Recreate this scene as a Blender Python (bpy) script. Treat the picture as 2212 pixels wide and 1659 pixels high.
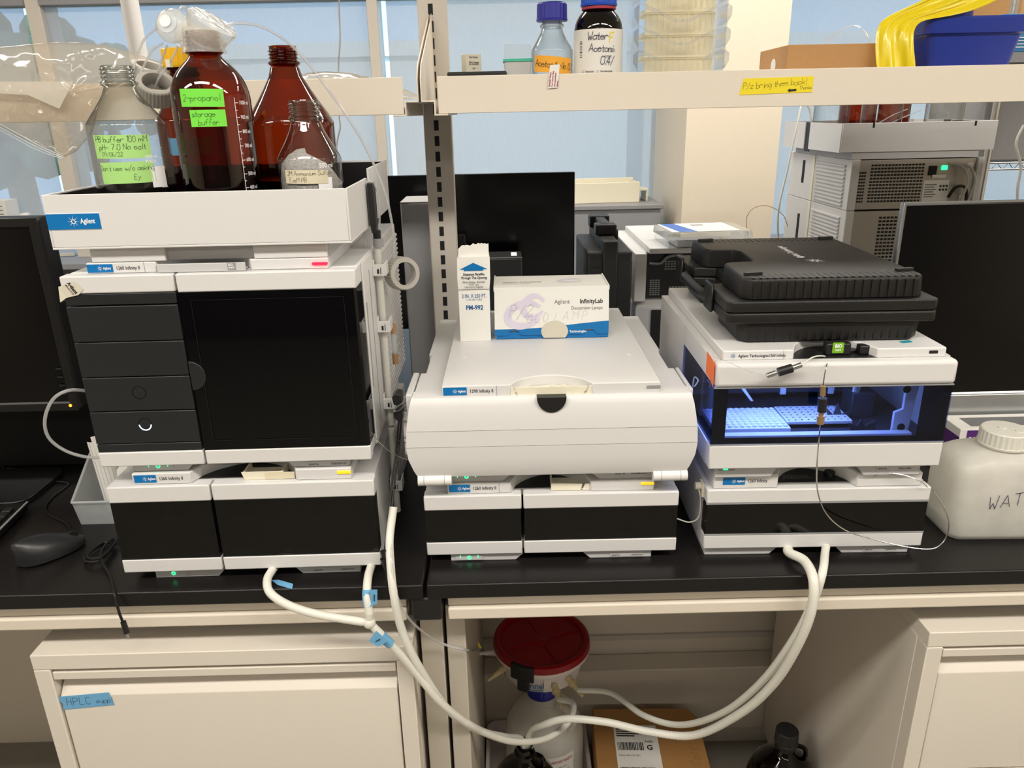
import bpy, bmesh, math, random
from mathutils import Matrix, Vector
random.seed(7)
for o in list(bpy.data.objects): bpy.data.objects.remove(o)
scene = bpy.context.scene
COL = scene.collection
PI = math.pi
IW, IH = 2212, 1659

# ------------------------------------------------------------------ camera
CX, CY, CZ = 1.25, -0.995, 0.6784
YAW, PITCH, ROLL, FPX = 0.0068, 0.3432, -0.0211, 1649.1
_f = Vector((math.sin(YAW)*math.cos(PITCH), math.cos(YAW)*math.cos(PITCH), -math.sin(PITCH)))
_r0 = Vector((math.cos(YAW), -math.sin(YAW), 0)); _u0 = _r0.cross(_f)
CR = _r0*math.cos(ROLL) + _u0*math.sin(ROLL); CU = _u0*math.cos(ROLL) - _r0*math.sin(ROLL); CF = _f
cd = bpy.data.cameras.new('camera'); cam = bpy.data.objects.new('camera', cd); COL.objects.link(cam)
cd.sensor_fit = 'HORIZONTAL'; cd.sensor_width = 36.0; cd.lens = FPX/IW*36.0; cd.clip_start = 0.02; cd.clip_end = 200
cam.matrix_world = Matrix(((CR.x, CU.x, -CF.x, CX), (CR.y, CU.y, -CF.y, CY), (CR.z, CU.z, -CF.z, CZ), (0, 0, 0, 1)))
scene.camera = cam
scene.view_settings.view_transform = 'Standard'
scene.view_settings.look = 'None'
scene.view_settings.exposure = 0.0
scene.view_settings.gamma = 1.0
scene.view_settings.use_curve_mapping = False
scene.cycles.transparent_max_bounces = 24

# ------------------------------------------------------------------ sky and ceiling lamps
w = bpy.data.worlds.new('sky'); scene.world = w; w.use_nodes = True
nt = w.node_tree; bgn = nt.nodes['Background']
bgn.inputs['Color'].default_value = (0.45, 0.70, 1.0, 1); bgn.inputs['Strength'].default_value = 3.2
sd = bpy.data.lights.new('sun', 'SUN'); sd.energy = 4.6; sd.angle = 0.02; sd.color = (1.0, 0.95, 0.88)
sun = bpy.data.objects.new('sun', sd); COL.objects.link(sun); sun.rotation_euler = (math.radians(52), 0, math.radians(-18)); sun.location = (0, -10, 12)
def ceiling_lamp(x, y, sx, sy, power, col=(1.0, 0.945, 0.86)):
    l = bpy.data.lights.new('ceiling_lamp', 'AREA'); l.shape = 'RECTANGLE'; l.size = sx; l.size_y = sy
    l.energy = power; l.color = col
    o = bpy.data.objects.new('ceiling_lamp', l); COL.objects.link(o); o.location = (x, y, 1.83)
    return o
for lx in (-0.75, 0.75, 2.25, 3.75):
    ceiling_lamp(lx, -1.15, 1.2, 0.28, 28)
    ceiling_lamp(lx, 1.45, 1.2, 0.28, 20)
    ceiling_lamp(lx, -3.2, 1.2, 0.28, 11)

# ------------------------------------------------------------------ helpers
def at(px, py, **k):
    """world point seen at a photograph pixel on the plane x, y or z = value"""
    v = CF + CR*((px-IW/2)/FPX) - CU*((py-IH/2)/FPX)
    ax, val = list(k.items())[0]; i = 'xyz'.index(ax); c = Vector((CX, CY, CZ))
    return c + v*((val-c[i])/v[i])
def srgb(r, g, b):
    f = lambda c: (c/12.92 if c <= 0.04045 else ((c+0.055)/1.055)**2.4)
    return (f(r/255), f(g/255), f(b/255), 1)
MATS = {}
def mat(name, rgb, rough=0.5, metal=0.0, vary=0.04, scale=30, bump=0.0, spec=0.5, trans=0.0, coat=0.0, sss=0.0, emis=None, estr=0.0, bscale=None):
    m = bpy.data.materials.new(name); m.use_nodes = True; n = m.node_tree; p = n.nodes['Principled BSDF']
    c = srgb(*rgb)
    p.inputs['Roughness'].default_value = rough; p.inputs['Metallic'].default_value = metal
    p.inputs['Specular IOR Level'].default_value = spec
    if trans: p.inputs['Transmission Weight'].default_value = trans
    if coat: p.inputs['Coat Weight'].default_value = coat; p.inputs['Coat Roughness'].default_value = 0.05
    if sss:
        p.inputs['Subsurface Weight'].default_value = sss; p.inputs['Subsurface Radius'].default_value = (0.02, 0.02, 0.02)
    tc = n.nodes.new('ShaderNodeTexCoord'); nz = n.nodes.new('ShaderNodeTexNoise')
    nz.inputs['Scale'].default_value = scale; nz.inputs['Detail'].default_value = 3
    n.links.new(tc.outputs['Object'], nz.inputs['Vector'])
    mx = n.nodes.new('ShaderNodeMix'); mx.data_type = 'RGBA'
    lo = tuple(max(0, x*(1-vary)) for x in c[:3])+(1,); hi = tuple(min(1, x*(1+vary)) for x in c[:3])+(1,)
    mx.inputs['A'].default_value = lo; mx.inputs['B'].default_value = hi
    n.links.new(nz.outputs['Fac'], mx.inputs['Factor']); n.links.new(mx.outputs['Result'], p.inputs['Base Color'])
    if bump:
        b = n.nodes.new('ShaderNodeBump'); b.inputs['Strength'].default_value = bump; b.inputs['Distance'].default_value = 0.002
        if bscale:
            nz2 = n.nodes.new('ShaderNodeTexNoise'); nz2.inputs['Scale'].default_value = bscale; nz2.inputs['Detail'].default_value = 4
            n.links.new(tc.outputs['Object'], nz2.inputs['Vector']); n.links.new(nz2.outputs['Fac'], b.inputs['Height'])
        else: n.links.new(nz.outputs['Fac'], b.inputs['Height'])
        n.links.new(b.outputs['Normal'], p.inputs['Normal'])
    if emis:
        p.inputs['Emission Color'].default_value = srgb(*emis); p.inputs['Emission Strength'].default_value = estr
    MATS[name] = m
    return m
def film(name, tint, edge, rough=0.02, refl=1.0, diffuse=0.0, dcol=(255, 255, 255), wrinkle=0.0, wscale=20):
    """thin clear sheet: tinted see-through, denser at grazing angles, mirror gloss on top, optional milky part"""
    m = bpy.data.materials.new(name); m.use_nodes = True; n = m.node_tree
    for x in list(n.nodes): n.nodes.remove(x)
    out = n.nodes.new('ShaderNodeOutputMaterial'); tr = n.nodes.new('ShaderNodeBsdfTransparent'); gl = n.nodes.new('ShaderNodeBsdfGlossy')
    lw = n.nodes.new('ShaderNodeLayerWeight'); lw.inputs['Blend'].default_value = 0.35
    mc = n.nodes.new('ShaderNodeMix'); mc.data_type = 'RGBA'
    mc.inputs['A'].default_value = srgb(*tint); mc.inputs['B'].default_value = srgb(*edge)
    n.links.new(lw.outputs['Facing'], mc.inputs['Factor']); n.links.new(mc.outputs['Result'], tr.inputs['Color'])
    gl.inputs['Roughness'].default_value = rough; gl.inputs['Color'].default_value = (1, 1, 1, 1)
    fr = n.nodes.new('ShaderNodeLayerWeight'); fr.inputs['Blend'].default_value = 0.5
    pw = n.nodes.new('ShaderNodeMath'); pw.operation = 'POWER'; pw.inputs[1].default_value = 4.5
    n.links.new(fr.outputs['Facing'], pw.inputs[0])
    mu = n.nodes.new('ShaderNodeMath'); mu.operation = 'MULTIPLY_ADD'; mu.inputs[1].default_value = 0.9*refl; mu.inputs[2].default_value = 0.04*refl; mu.use_clamp = True
    n.links.new(pw.outputs[0], mu.inputs[0])
    base = tr.outputs[0]
    tcn = n.nodes.new('ShaderNodeTexCoord'); nz = n.nodes.new('ShaderNodeTexNoise'); nz.inputs['Scale'].default_value = wscale
    n.links.new(tcn.outputs['Object'], nz.inputs['Vector'])
    if diffuse:
        df = n.nodes.new('ShaderNodeBsdfDiffuse'); df.inputs['Color'].default_value = srgb(*dcol)
        tl = n.nodes.new('ShaderNodeBsdfTranslucent'); tl.inputs['Color'].default_value = srgb(*dcol)
        a = n.nodes.new('ShaderNodeMixShader'); a.inputs[0].default_value = 0.4
        n.links.new(df.outputs[0], a.inputs[1]); n.links.new(tl.outputs[0], a.inputs[2])
        mr = n.nodes.new('ShaderNodeMapRange'); mr.inputs['To Min'].default_value = diffuse*0.8; mr.inputs['To Max'].default_value = min(1, diffuse*1.2)
        n.links.new(nz.outputs['Fac'], mr.inputs['Value'])
        b = n.nodes.new('ShaderNodeMixShader'); n.links.new(mr.outputs['Result'], b.inputs[0])
        n.links.new(base, b.inputs[1]); n.links.new(a.outputs[0], b.inputs[2]); base = b.outputs[0]
    ms = n.nodes.new('ShaderNodeMixShader'); n.links.new(mu.outputs[0], ms.inputs[0]); n.links.new(base, ms.inputs[1]); n.links.new(gl.outputs[0], ms.inputs[2])
    if wrinkle:
        bp = n.nodes.new('ShaderNodeBump'); bp.inputs['Strength'].default_value = wrinkle; bp.inputs['Distance'].default_value = 0.02
        n.links.new(nz.outputs['Fac'], bp.inputs['Height'])
        n.links.new(bp.outputs['Normal'], gl.inputs['Normal']); n.links.new(bp.outputs['Normal'], fr.inputs['Normal'])
    n.links.new(ms.outputs[0], out.inputs['Surface'])
    MATS[name] = m
    return m
def MT(m): return MATS[m] if isinstance(m, str) else m

class B:
    def __init__(s): s.bm = bmesh.new()
    def box(s, x0, y0, z0, x1, y1, z1):
        v = [s.bm.verts.new(p) for p in ((x0,y0,z0),(x1,y0,z0),(x1,y1,z0),(x0,y1,z0),(x0,y0,z1),(x1,y0,z1),(x1,y1,z1),(x0,y1,z1))]
        for f in ((0,3,2,1),(4,5,6,7),(0,1,5,4),(1,2,6,5),(2,3,7,6),(3,0,4,7)): s.bm.faces.new([v[i] for i in f])
        return s
    def prism(s, poly, a, b, axis='z'):
        mk = {'z': lambda p, t: (p[0], p[1], t), 'y': lambda p, t: (p[0], t, p[1]), 'x': lambda p, t: (t, p[0], p[1])}[axis]
        lo = [s.bm.verts.new(mk(p, a)) for p in poly]; hi = [s.bm.verts.new(mk(p, b)) for p in poly]
        n = len(poly)
        s.bm.faces.new(lo); s.bm.faces.new(hi)
        for i in range(n): s.bm.faces.new((lo[i], lo[(i+1)%n], hi[(i+1)%n], hi[i]))
        return s
    def loft(s, rings, cap0=True, cap1=True, closed=True):
        R = [[s.bm.verts.new(p) for p in r] for r in rings]
        n = len(rings[0])
        for a, b in zip(R, R[1:]):
            for i in range(n if closed else n-1): s.bm.faces.new((a[i], a[(i+1)%n], b[(i+1)%n], b[i]))
        if cap0: s.bm.faces.new(R[0])
        if cap1: s.bm.faces.new(R[-1])
        return s
    def lathe(s, prof, n=32, c=(0,0,0), cap0=False, cap1=False):
        rings = [[(c[0]+r*math.cos(2*PI*i/n), c[1]+r*math.sin(2*PI*i/n), c[2]+z) for i in range(n)] for r, z in prof]
        return s.loft(rings, cap0, cap1)
    def cyl(s, p0, p1, r0, r1=None, n=16):
        r1 = r0 if r1 is None else r1
        p0, p1 = Vector(p0), Vector(p1); d = (p1-p0).normalized()
        a = d.orthogonal().normalized(); b = d.cross(a)
        rg = lambda p, r: [p+a*(r*math.cos(2*PI*i/n))+b*(r*math.sin(2*PI*i/n)) for i in range(n)]
        return s.loft([rg(p0, r0), rg(p1, r1)])
    def tube(s, pts, r, n=8, sub=6, smooth=True, ribs=0.0):
        P = [Vector(p) for p in pts]
        if smooth and len(P) > 2:
            Q = []
            for i in range(len(P)-1):
                a = P[max(0, i-1)]; b = P[i]; c = P[i+1]; d = P[min(len(P)-1, i+2)]
                for k in range(sub):
                    t = k/sub
                    Q.append(0.5*((2*b)+(c-a)*t+(2*a-5*b+4*c-d)*t*t+(3*b-a-3*c+d)*t**3))
            Q.append(P[-1]); P = Q
        rings = []; up = None
        for i, p in enumerate(P):
            t = (P[min(i+1, len(P)-1)]-P[max(i-1, 0)])
            if t.length < 1e-9: t = Vector((0, 0, 1))
            t.normalize()
            if up is None: up = t.orthogonal().normalized()
            up = (up-t*up.dot(t)); up = up.normalized() if up.length > 1e-6 else t.orthogonal().normalized()
            b = t.cross(up); rr = r*(1+(ribs if i % 2 else 0))
            rings.append([p+up*(rr*math.cos(2*PI*k/n))+b*(rr*math.sin(2*PI*k/n)) for k in range(n)])
        return s.loft(rings)
    def poly(s, pts):
        s.bm.faces.new([s.bm.verts.new(p) for p in pts]); return s
    def sphere(s, c, r, sx=1, sy=1, sz=1, n=12):
        m = Matrix.Translation(c) @ Matrix.Diagonal((r*sx, r*sy, r*sz, 1))
        bmesh.ops.create_uvsphere(s.bm, u_segments=n*2, v_segments=n, radius=1, matrix=m); return s
    def xf(s, M): bmesh.ops.transform(s.bm, matrix=M, verts=s.bm.verts); return s
    def mesh(s, name='m', fix=True):
        if fix: bmesh.ops.recalc_face_normals(s.bm, faces=s.bm.faces)
        me = bpy.data.meshes.new(name); s.bm.to_mesh(me); s.bm.free(); return me

def obj(name, me, m=None, parent=None, bevel=0, seg=2, smooth=False, loc=None, rot=None, M=None):
    if isinstance(me, B): me = me.mesh(name)
    if M is not None: me.transform(M)
    if m is not None and not me.materials: me.materials.append(MT(m))
    if smooth:
        for p in me.polygons: p.use_smooth = True
        me.set_sharp_from_angle(angle=math.radians(smooth if smooth is not True and smooth > 1 else 40))
    o = bpy.data.objects.new(name, me); COL.objects.link(o)
    if parent: o.parent = parent
    if loc is not None: o.location = loc
    if rot is not None: o.rotation_euler = rot
    if bevel:
        b = o.modifiers.new('bevel', 'BEVEL'); b.width = bevel; b.segments = seg; b.limit_method = 'ANGLE'; b.angle_limit = math.radians(35)
        b.harden_normals = False
        for p in me.polygons: p.use_smooth = True
        me.set_sharp_from_angle(angle=math.radians(50))
    return o
def tag(o, label, cat, group=None):
    o['label'] = label; o['category'] = cat
    if group: o['group'] = group
    return o
def struct(o, label=None):
    o['kind'] = 'structure'
    if label: o['label'] = label
    return o
def thing(name, label, cat, loc=(0,0,0), rz=0, group=None):
    o = bpy.data.objects.new(name, None); COL.objects.link(o); o.location = loc; o.rotation_euler = (0, 0, rz)
    o.empty_display_size = 0.05
    return tag(o, label, cat, group)
def dup(o, name=None, loc=None, rz=None, label=None):
    c = o.copy(); COL.objects.link(c)
    if name: c.name = name
    if loc is not None: c.location = loc
    if rz is not None: c.rotation_euler = (0, 0, rz)
    if label: c['label'] = label
    for ch in list(o.children):
        k = ch.copy(); COL.objects.link(k); k.parent = c
        for g in list(ch.children):
            q = g.copy(); COL.objects.link(q); q.parent = k
    return c
FRONT = lambda x, y, z, rz=0, roll=0: Matrix.Translation((x, y, z)) @ Matrix.Rotation(rz, 4, 'Z') @ Matrix.Rotation(PI/2, 4, 'X') @ Matrix.Rotation(roll, 4, 'Z')
TOP = lambda x, y, z, rz=0: Matrix.Translation((x, y, z)) @ Matrix.Rotation(rz, 4, 'Z')
def rr(x0, y0, x1, y1, r, n=5):
    P = []
    for cx, cy, a in ((x1-r, y0+r, -PI/2), (x1-r, y1-r, 0), (x0+r, y1-r, PI/2), (x0+r, y0+r, PI)):
        for i in range(n+1):
            t = a+PI/2*i/n; P.append((cx+r*math.cos(t), cy+r*math.sin(t)))
    return P
def text_mesh(s, size, bold=0.0, sx=1.0, align='LEFT', shear=0.0, lh=1.0):
    cu = bpy.data.curves.new('t', 'FONT'); cu.body = s; cu.size = size; cu.align_x = align; cu.offset = bold*size; cu.shear = shear
    cu.resolution_u = 2; cu.space_line = lh
    ob = bpy.data.objects.new('t', cu); me = bpy.data.meshes.new_from_object(ob)
    bpy.data.objects.remove(ob); bpy.data.curves.remove(cu)
    me.materials.clear()
    if sx != 1: me.transform(Matrix.Diagonal((sx, 1, 1, 1)))
    return me
GL = {'a':"35150403122233 3532",'b':"0802 0415253433221203",'c':"3425150403122233",'d':"3832 3425150403122233",'e':"043425150403122233",'f':"37281712 0525",
'g':"3425150403122233 35312010",'h':"0802 0415253432",'i':"1512 1617",'k':"0802 3503 1432",'l':"1812",'m':"0502 04152422 24354442",'n':"0502 0415253432",'o':"150403122233342515",
'p':"0500 0415253433221203",'r':"0502 04152534",'s':"3425150433221203",'t':"17131222 0525",'u':"0503122233 3532",'v':"051235",'w':"0512243245",'x':"0532 3502",'y':"0523 3500",'z':"05350232",
'A':"022842 1434",'B':"020828373625052534332202",'C':"3728180703122233",'D':"02081827363322 0222",'E':"38080232 0525",'F':"380802 0525",'H':"0802 3832 0535",'L':"080232",'M':"0208254842",
'N':"02083238",'O':"180703122233372818",'P':"02082837362505",'R':"02082837362505 2532",'S':"3728180716253433221203",'T':"0848 2822",'W':"0812253248",
'0':"180703122233372818",'1':"071812",'2':"07182837360232",'3':"0718283736252534332212 03",'4':"280434 2822",'5':"3808052534332212",'6':"2818040312223334251504",'7':"083812",'9':"3425150607182837 3732",
'-':"0535",'/':"0138",'.':"1213",'!':"1814 1312","'":"1817",'~':"04152434",'%':"0238 0708 3233",':':"1213 1516"}
def hand(s, h, wdt=0.12, sp=1.3, jit=0.15, slant=0.1, seed=1):
    """handwriting: pen strokes as flat ribbons, cap height h, baseline at y=0"""
    rnd = random.Random(seed); b = bmesh.new(); x = 0.0; u = h/6.0; hw = wdt*u*2.2
    for ch in s:
        g = GL.get(ch)
        if ch == ' ' or g is None: x += 2.4*u; continue
        dy = rnd.uniform(-jit, jit)*u*2; wd = 0
        for st in g.split():
            P = []
            for i in range(0, len(st)-1, 2):
                gx, gy = int(st[i]), int(st[i+1])-2
                wd = max(wd, gx)
                P.append(Vector((x+(gx+rnd.uniform(-jit, jit)+slant*gy)*u, dy+(gy+rnd.uniform(-jit, jit))*u, 0)))
            for p, q in zip(P, P[1:]):
                d = q-p
                if d.length < 1e-7: continue
                d.normalize(); nrm = Vector((-d.y, d.x, 0))*hw*0.5; e = d*hw*0.35
                b.faces.new([b.verts.new(v) for v in (p-e-nrm, q+e-nrm, q+e+nrm, p-e+nrm)])
        x += (max(wd, 1)+sp)*u
    me = bpy.data.meshes.new('hand'); b.to_mesh(me); b.free(); return me
def grid_mesh(w_, h_, nx, nz):
    b = bmesh.new(); V = [[b.verts.new((-w_/2+w_*i/nx, -h_/2+h_*j/nz, 0)) for i in range(nx+1)] for j in range(nz+1)]
    for j in range(nz):
        for i in range(nx): b.faces.new((V[j][i], V[j][i+1], V[j+1][i+1], V[j+1][i]))
    me = bpy.data.meshes.new('grid'); b.to_mesh(me); b.free(); return me
def wrap(me, r, th0, z0, cx=0, cy=0):
    """bend a flat XY mesh around a vertical cylinder; th0 = direction faced (0 = toward -Y, + = toward +X)"""
    for v in me.vertices:
        t = th0+v.co.x/r
        v.co = Vector((cx+(r+v.co.z)*math.sin(t), cy-(r+v.co.z)*math.cos(t), z0+v.co.y))
    return me
def off(me, dx, dy, dz=0.0, rot=0.0):
    me.transform(Matrix.Translation((dx, dy, dz)) @ Matrix.Rotation(rot, 4, 'Z')); return me
def spark_mesh(R):
    """eight-rayed starburst of dots and dashes"""
    b = bmesh.new()
    def dot(x, y, rx, ry, a):
        P = [(rx*c, ry*s) for c, s in ((1, 0), (0.5, 0.87), (-0.5, 0.87), (-1, 0), (-0.5, -0.87), (0.5, -0.87))]
        b.faces.new([b.verts.new((x+px*math.cos(a)-py*math.sin(a), y+px*math.sin(a)+py*math.cos(a), 0)) for px, py in P])
    for k in range(8):
        a = PI/4*k; a2 = a+PI/8
        for rr_, l, t in ((0.36, 0.10, 0.075), (0.55, 0.09, 0.055), (0.74, 0.07, 0.04), (0.93, 0.05, 0.03)):
            dot(R*rr_*math.cos(a), R*rr_*math.sin(a), R*l, R*t, a)
        dot(R*0.30*math.cos(a2), R*0.30*math.sin(a2), R*0.075, R*0.075, 0)
    me = bpy.data.meshes.new('spark'); b.to_mesh(me); b.free(); return me

# ------------------------------------------------------------------ materials
mat('white_plastic', (217, 216, 215), 0.42, vary=0.015, bump=0.03, scale=600)
mat('white_gloss', (230, 228, 226), 0.3, vary=0.015)
mat('grey_plastic', (196, 195, 196), 0.45, vary=0.02)
mat('midgrey', (148, 148, 150), 0.5, vary=0.03)
mat('cream_paint', (224, 214, 198), 0.4, vary=0.015, bump=0.02, scale=300)
mat('shelf_paint', (232, 222, 206), 0.38, vary=0.015)
mat('upright_paint', (205, 198, 188), 0.4, vary=0.02)
mat('pedestal', (222, 214, 202), 0.42, vary=0.02, bump=0.04, scale=500)
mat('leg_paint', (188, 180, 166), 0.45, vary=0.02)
mat('cream_plastic', (232, 226, 204), 0.45, vary=0.02)
mat('black_top', (26, 24, 24), 0.30, vary=0.15, bump=0.03, scale=220, spec=0.3)
mat('black_plastic', (24, 24, 25), 0.42, vary=0.1)
mat('pipe_grey', (204, 202, 194), 0.4, vary=0.03)
mat('drawer_black', (34, 35, 37), 0.36, vary=0.05)
mat('black_matte', (20, 20, 21), 0.6, vary=0.1)
mat('slot_dark', (12, 12, 12), 0.7)
mat('black_glass', (5, 5, 7), 0.04, vary=0.05, spec=0.35)
mat('screen', (8, 8, 9), 0.18, vary=0.05, spec=0.4)
mat('bezel', (20, 20, 21), 0.35, vary=0.05)
mat('case_black', (19, 18, 17), 0.5, vary=0.12, bump=0.15, scale=700)
mat('silver', (190, 192, 194), 0.3, metal=0.9)
mat('steel', (200, 200, 198), 0.22, metal=1.0)
mat('panel_steel', (172, 168, 160), 0.38, metal=0.55, vary=0.03)
mat('brass', (190, 160, 120), 0.35, metal=0.8)
mat('peek', (172, 132, 88), 0.4)
mat('logo_blue', (0, 112, 180), 0.4, vary=0.02)
mat('print_white', (245, 245, 245), 0.5, vary=0.01)
mat('print_black', (28, 28, 30), 0.6, vary=0.01)
mat('print_grey', (120, 120, 122), 0.6, vary=0.01)
mat('print_red', (170, 50, 70), 0.6)
mat('print_blue', (35, 95, 150), 0.6, vary=0.02)
mat('ink', (30, 30, 36), 0.6, vary=0.02)
mat('ink_blue', (40, 35, 70), 0.6, vary=0.02)
mat('ink_pale', (120, 120, 125), 0.6, vary=0.02)
mat('green_tape', (120, 224, 70), 0.55, vary=0.04)
mat('pale_green_tape', (168, 218, 128), 0.55, vary=0.04)
mat('blue_tape', (110, 172, 214), 0.6, vary=0.06, bump=0.15, scale=900)
mat('orange_tape', (240, 170, 50), 0.55, vary=0.05)
mat('orange_flag', (238, 112, 30), 0.5, vary=0.04)
mat('yellow_tape', (244, 222, 40), 0.5, vary=0.03)
mat('masking', (218, 208, 180), 0.6, vary=0.04)
mat('paper', (236, 234, 228), 0.7, vary=0.02)
mat('beige_card', (210, 204, 186), 0.7, vary=0.03)
mat('kraft', (186, 142, 92), 0.75, vary=0.06, bump=0.1, scale=120)
mat('kraft_dark', (170, 124, 70), 0.75, vary=0.06, bump=0.1, scale=120)
mat('blue_plastic', (36, 56, 150), 0.35, vary=0.04)
mat('cap_blue', (42, 44, 150), 0.4, vary=0.05)
mat('cap_blue2', (30, 80, 190), 0.35, vary=0.05)
mat('cap_yellow', (245, 188, 10), 0.4, vary=0.05)
mat('cap_grey', (176, 172, 164), 0.5, vary=0.05)
mat('yellow_bag', (236, 212, 20), 0.3, vary=0.08, bump=0.5, scale=18, coat=0.3)
mat('teal', (60, 180, 150), 0.4)
mat('teal_tape', (30, 150, 165), 0.5)
mat('red_lid', (150, 10, 22), 0.35, vary=0.06)
mat('funnel_white', (232, 222, 220), 0.4, vary=0.03)
mat('ivory', (214, 198, 150), 0.5, vary=0.05)
mat('purple', (88, 40, 120), 0.5)
mat('purple_pale', (219, 211, 228), 0.6, vary=0.1, scale=40)
mat('powder', (168, 164, 161), 0.9, vary=0.55, scale=330, bump=0.8)
mat('natural_pe', (222, 220, 210), 0.45, vary=0.04, sss=0.4)
mat('hose', (228, 226, 216), 0.35, vary=0.03, sss=0.3)
mat('wire_grey', (185, 182, 175), 0.5)
mat('black_cable', (18, 18, 18), 0.5)
mat('wall_paint', (236, 224, 204), 0.8, vary=0.02)
mat('wall_grey', (150, 152, 156), 0.7, vary=0.03)
mat('room_dark', (92, 88, 84), 0.8, vary=0.1)
mat('ceiling_tile', (236, 234, 230), 0.9, vary=0.02)
mat('floor_vinyl', (142, 137, 126), 0.5, vary=0.12, scale=14)
mat('mullion', (214, 206, 194), 0.5, vary=0.02)
mat('liquid_dark', (20, 12, 10), 0.1)
mat('led_green', (60, 230, 140), 0.4, emis=(40, 255, 140), estr=2.5)
mat('led_red', (240, 30, 50), 0.4, emis=(255, 20, 50), estr=3.0)
mat('led_orange', (255, 160, 60), 0.4, emis=(255, 150, 40), estr=2.5)
mat('led_amber', (255, 190, 30), 0.4, emis=(255, 176, 20), estr=1.0)
mat('led_white', (220, 235, 255), 0.4, emis=(205, 228, 255), estr=1.6)
film('clear_glass', (251, 252, 251), (150, 156, 152), refl=1.2)
film('amber_glass', (194, 106, 58), (92, 32, 13), refl=1.1)
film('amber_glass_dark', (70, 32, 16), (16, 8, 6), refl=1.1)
film('clear_plastic', (250, 251, 252), (222, 227, 230), refl=1.2, diffuse=0.10, rough=0.06)
film('frosted_plastic', (225, 232, 235), (200, 208, 212), refl=0.8, diffuse=0.45, rough=0.2)
film('tip_plastic', (248, 246, 236), (236, 234, 222), refl=0.5, diffuse=0.55, dcol=(255, 250, 234), rough=0.2)
film('bag_film', (250, 248, 244), (222, 219, 213), refl=1.2, diffuse=0.22, rough=0.1, dcol=(236, 226, 212), wrinkle=0.9, wscale=14)
film('parafilm', (250, 249, 246), (240, 238, 232), refl=0.6, diffuse=0.34, dcol=(255, 253, 248), rough=0.2, wrinkle=0.4, wscale=60)
film('tubing_clear', (240, 241, 242), (205, 207, 210), refl=1.0, diffuse=0.3, rough=0.1)
film('tint_glass', (98, 102, 114), (40, 42, 48), refl=0.9)
film('dark_glass', (104, 107, 116), (40, 42, 48), refl=0.9)
film('blue_glass', (206, 214, 240), (120, 134, 190), refl=0.7)
film('jug_pe', (236, 234, 226), (222, 220, 210), refl=0.4, diffuse=0.80, dcol=(253, 251, 243), rough=0.3)
film('window_pane', (235, 240, 242), (200, 210, 215), refl=0.6)
# ------------------------------------------------------------------ room shell
ZF, ZC, YW = -0.92, 1.85, 2.85
XL, XR, YF = -2.6, 5.0, -4.6
struct(obj('floor', B().box(XL, YF, ZF-0.05, XR, YW+0.3, ZF), 'floor_vinyl'))
struct(obj('ceiling', B().box(XL, YF, ZC, XR, YW+0.3, ZC+0.05), 'ceiling_tile'))
struct(obj('wall_left', B().box(XL-0.1, YF, ZF, XL, YW+0.3, ZC), 'wall_paint'))
struct(obj('wall_right', B().box(XR, YF, ZF, XR+0.1, YW+0.3, ZC), 'wall_paint'))
struct(obj('wall_front', B().box(XL, YF-0.1, ZF, XR, YF, ZC), 'room_dark'))
ZS = 0.04
struct(obj('wall_back', B().box(XL, YW, ZF, XR, YW+0.2, ZS), 'wall_grey'))
struct(obj('trim_1', B().box(XL, YW-0.22, ZS-0.03, XR, YW+0.02, ZS), 'wall_grey', bevel=0.004))
# pillar between the windows
PX0, PX1 = at(1481, 300, y=2.2).x, at(1684, 300, y=2.2).x
struct(obj('wall_pillar', B().box(PX0, 2.2, ZF, PX1, YW+0.1, ZC), 'wall_paint'))
# roller shade fabric: woven, lets a little light straight through
def shade_mat(name, col, through, tint):
    m = bpy.data.materials.new(name); m.use_nodes = True; n = m.node_tree
    for x in list(n.nodes): n.nodes.remove(x)
    out = n.nodes.new('ShaderNodeOutputMaterial'); tr = n.nodes.new('ShaderNodeBsdfTransparent'); tr.inputs[0].default_value = srgb(*tint)
    df = n.nodes.new('ShaderNodeBsdfDiffuse'); tl = n.nodes.new('ShaderNodeBsdfTranslucent')
    tc = n.nodes.new('ShaderNodeTexCoord'); mp = n.nodes.new('ShaderNodeMapping'); mp.inputs['Scale'].default_value = (260, 1, 18)
    nz = n.nodes.new('ShaderNodeTexNoise'); nz.inputs['Scale'].default_value = 1.0; nz.inputs['Detail'].default_value = 2
    n.links.new(tc.outputs['Object'], mp.inputs[0]); n.links.new(mp.outputs[0], nz.inputs['Vector'])
    mx = n.nodes.new('ShaderNodeMix'); mx.data_type = 'RGBA'; c = srgb(*col)
    mx.inputs['A'].default_value = tuple(x*0.9 for x in c[:3])+(1,); mx.inputs['B'].default_value = c
    n.links.new(nz.outputs['Fac'], mx.inputs['Factor'])
    n.links.new(mx.outputs['Result'], df.inputs[0]); n.links.new(mx.outputs['Result'], tl.inputs[0])
    a = n.nodes.new('ShaderNodeMixShader'); a.inputs[0].default_value = 0.5
    n.links.new(df.outputs[0], a.inputs[1]); n.links.new(tl.outputs[0], a.inputs[2])
    b = n.nodes.new('ShaderNodeMixShader'); b.inputs[0].default_value = 1-through
    n.links.new(tr.outputs[0], b.inputs[1]); n.links.new(a.outputs[0], b.inputs[2]); n.links.new(b.outputs[0], out.inputs['Surface'])
    MATS[name] = m
shade_mat('shade_cloth', (222, 214, 208), 0.45, (242, 243, 244))
ZH = at(400, 10, y=YW).z
xs = [XL, at(72, 40, y=YW).x, at(104, 40, y=YW).x, at(795, 20, y=YW).x, at(818, 20, y=YW).x, PX0+0.02, PX1, XR]
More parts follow.
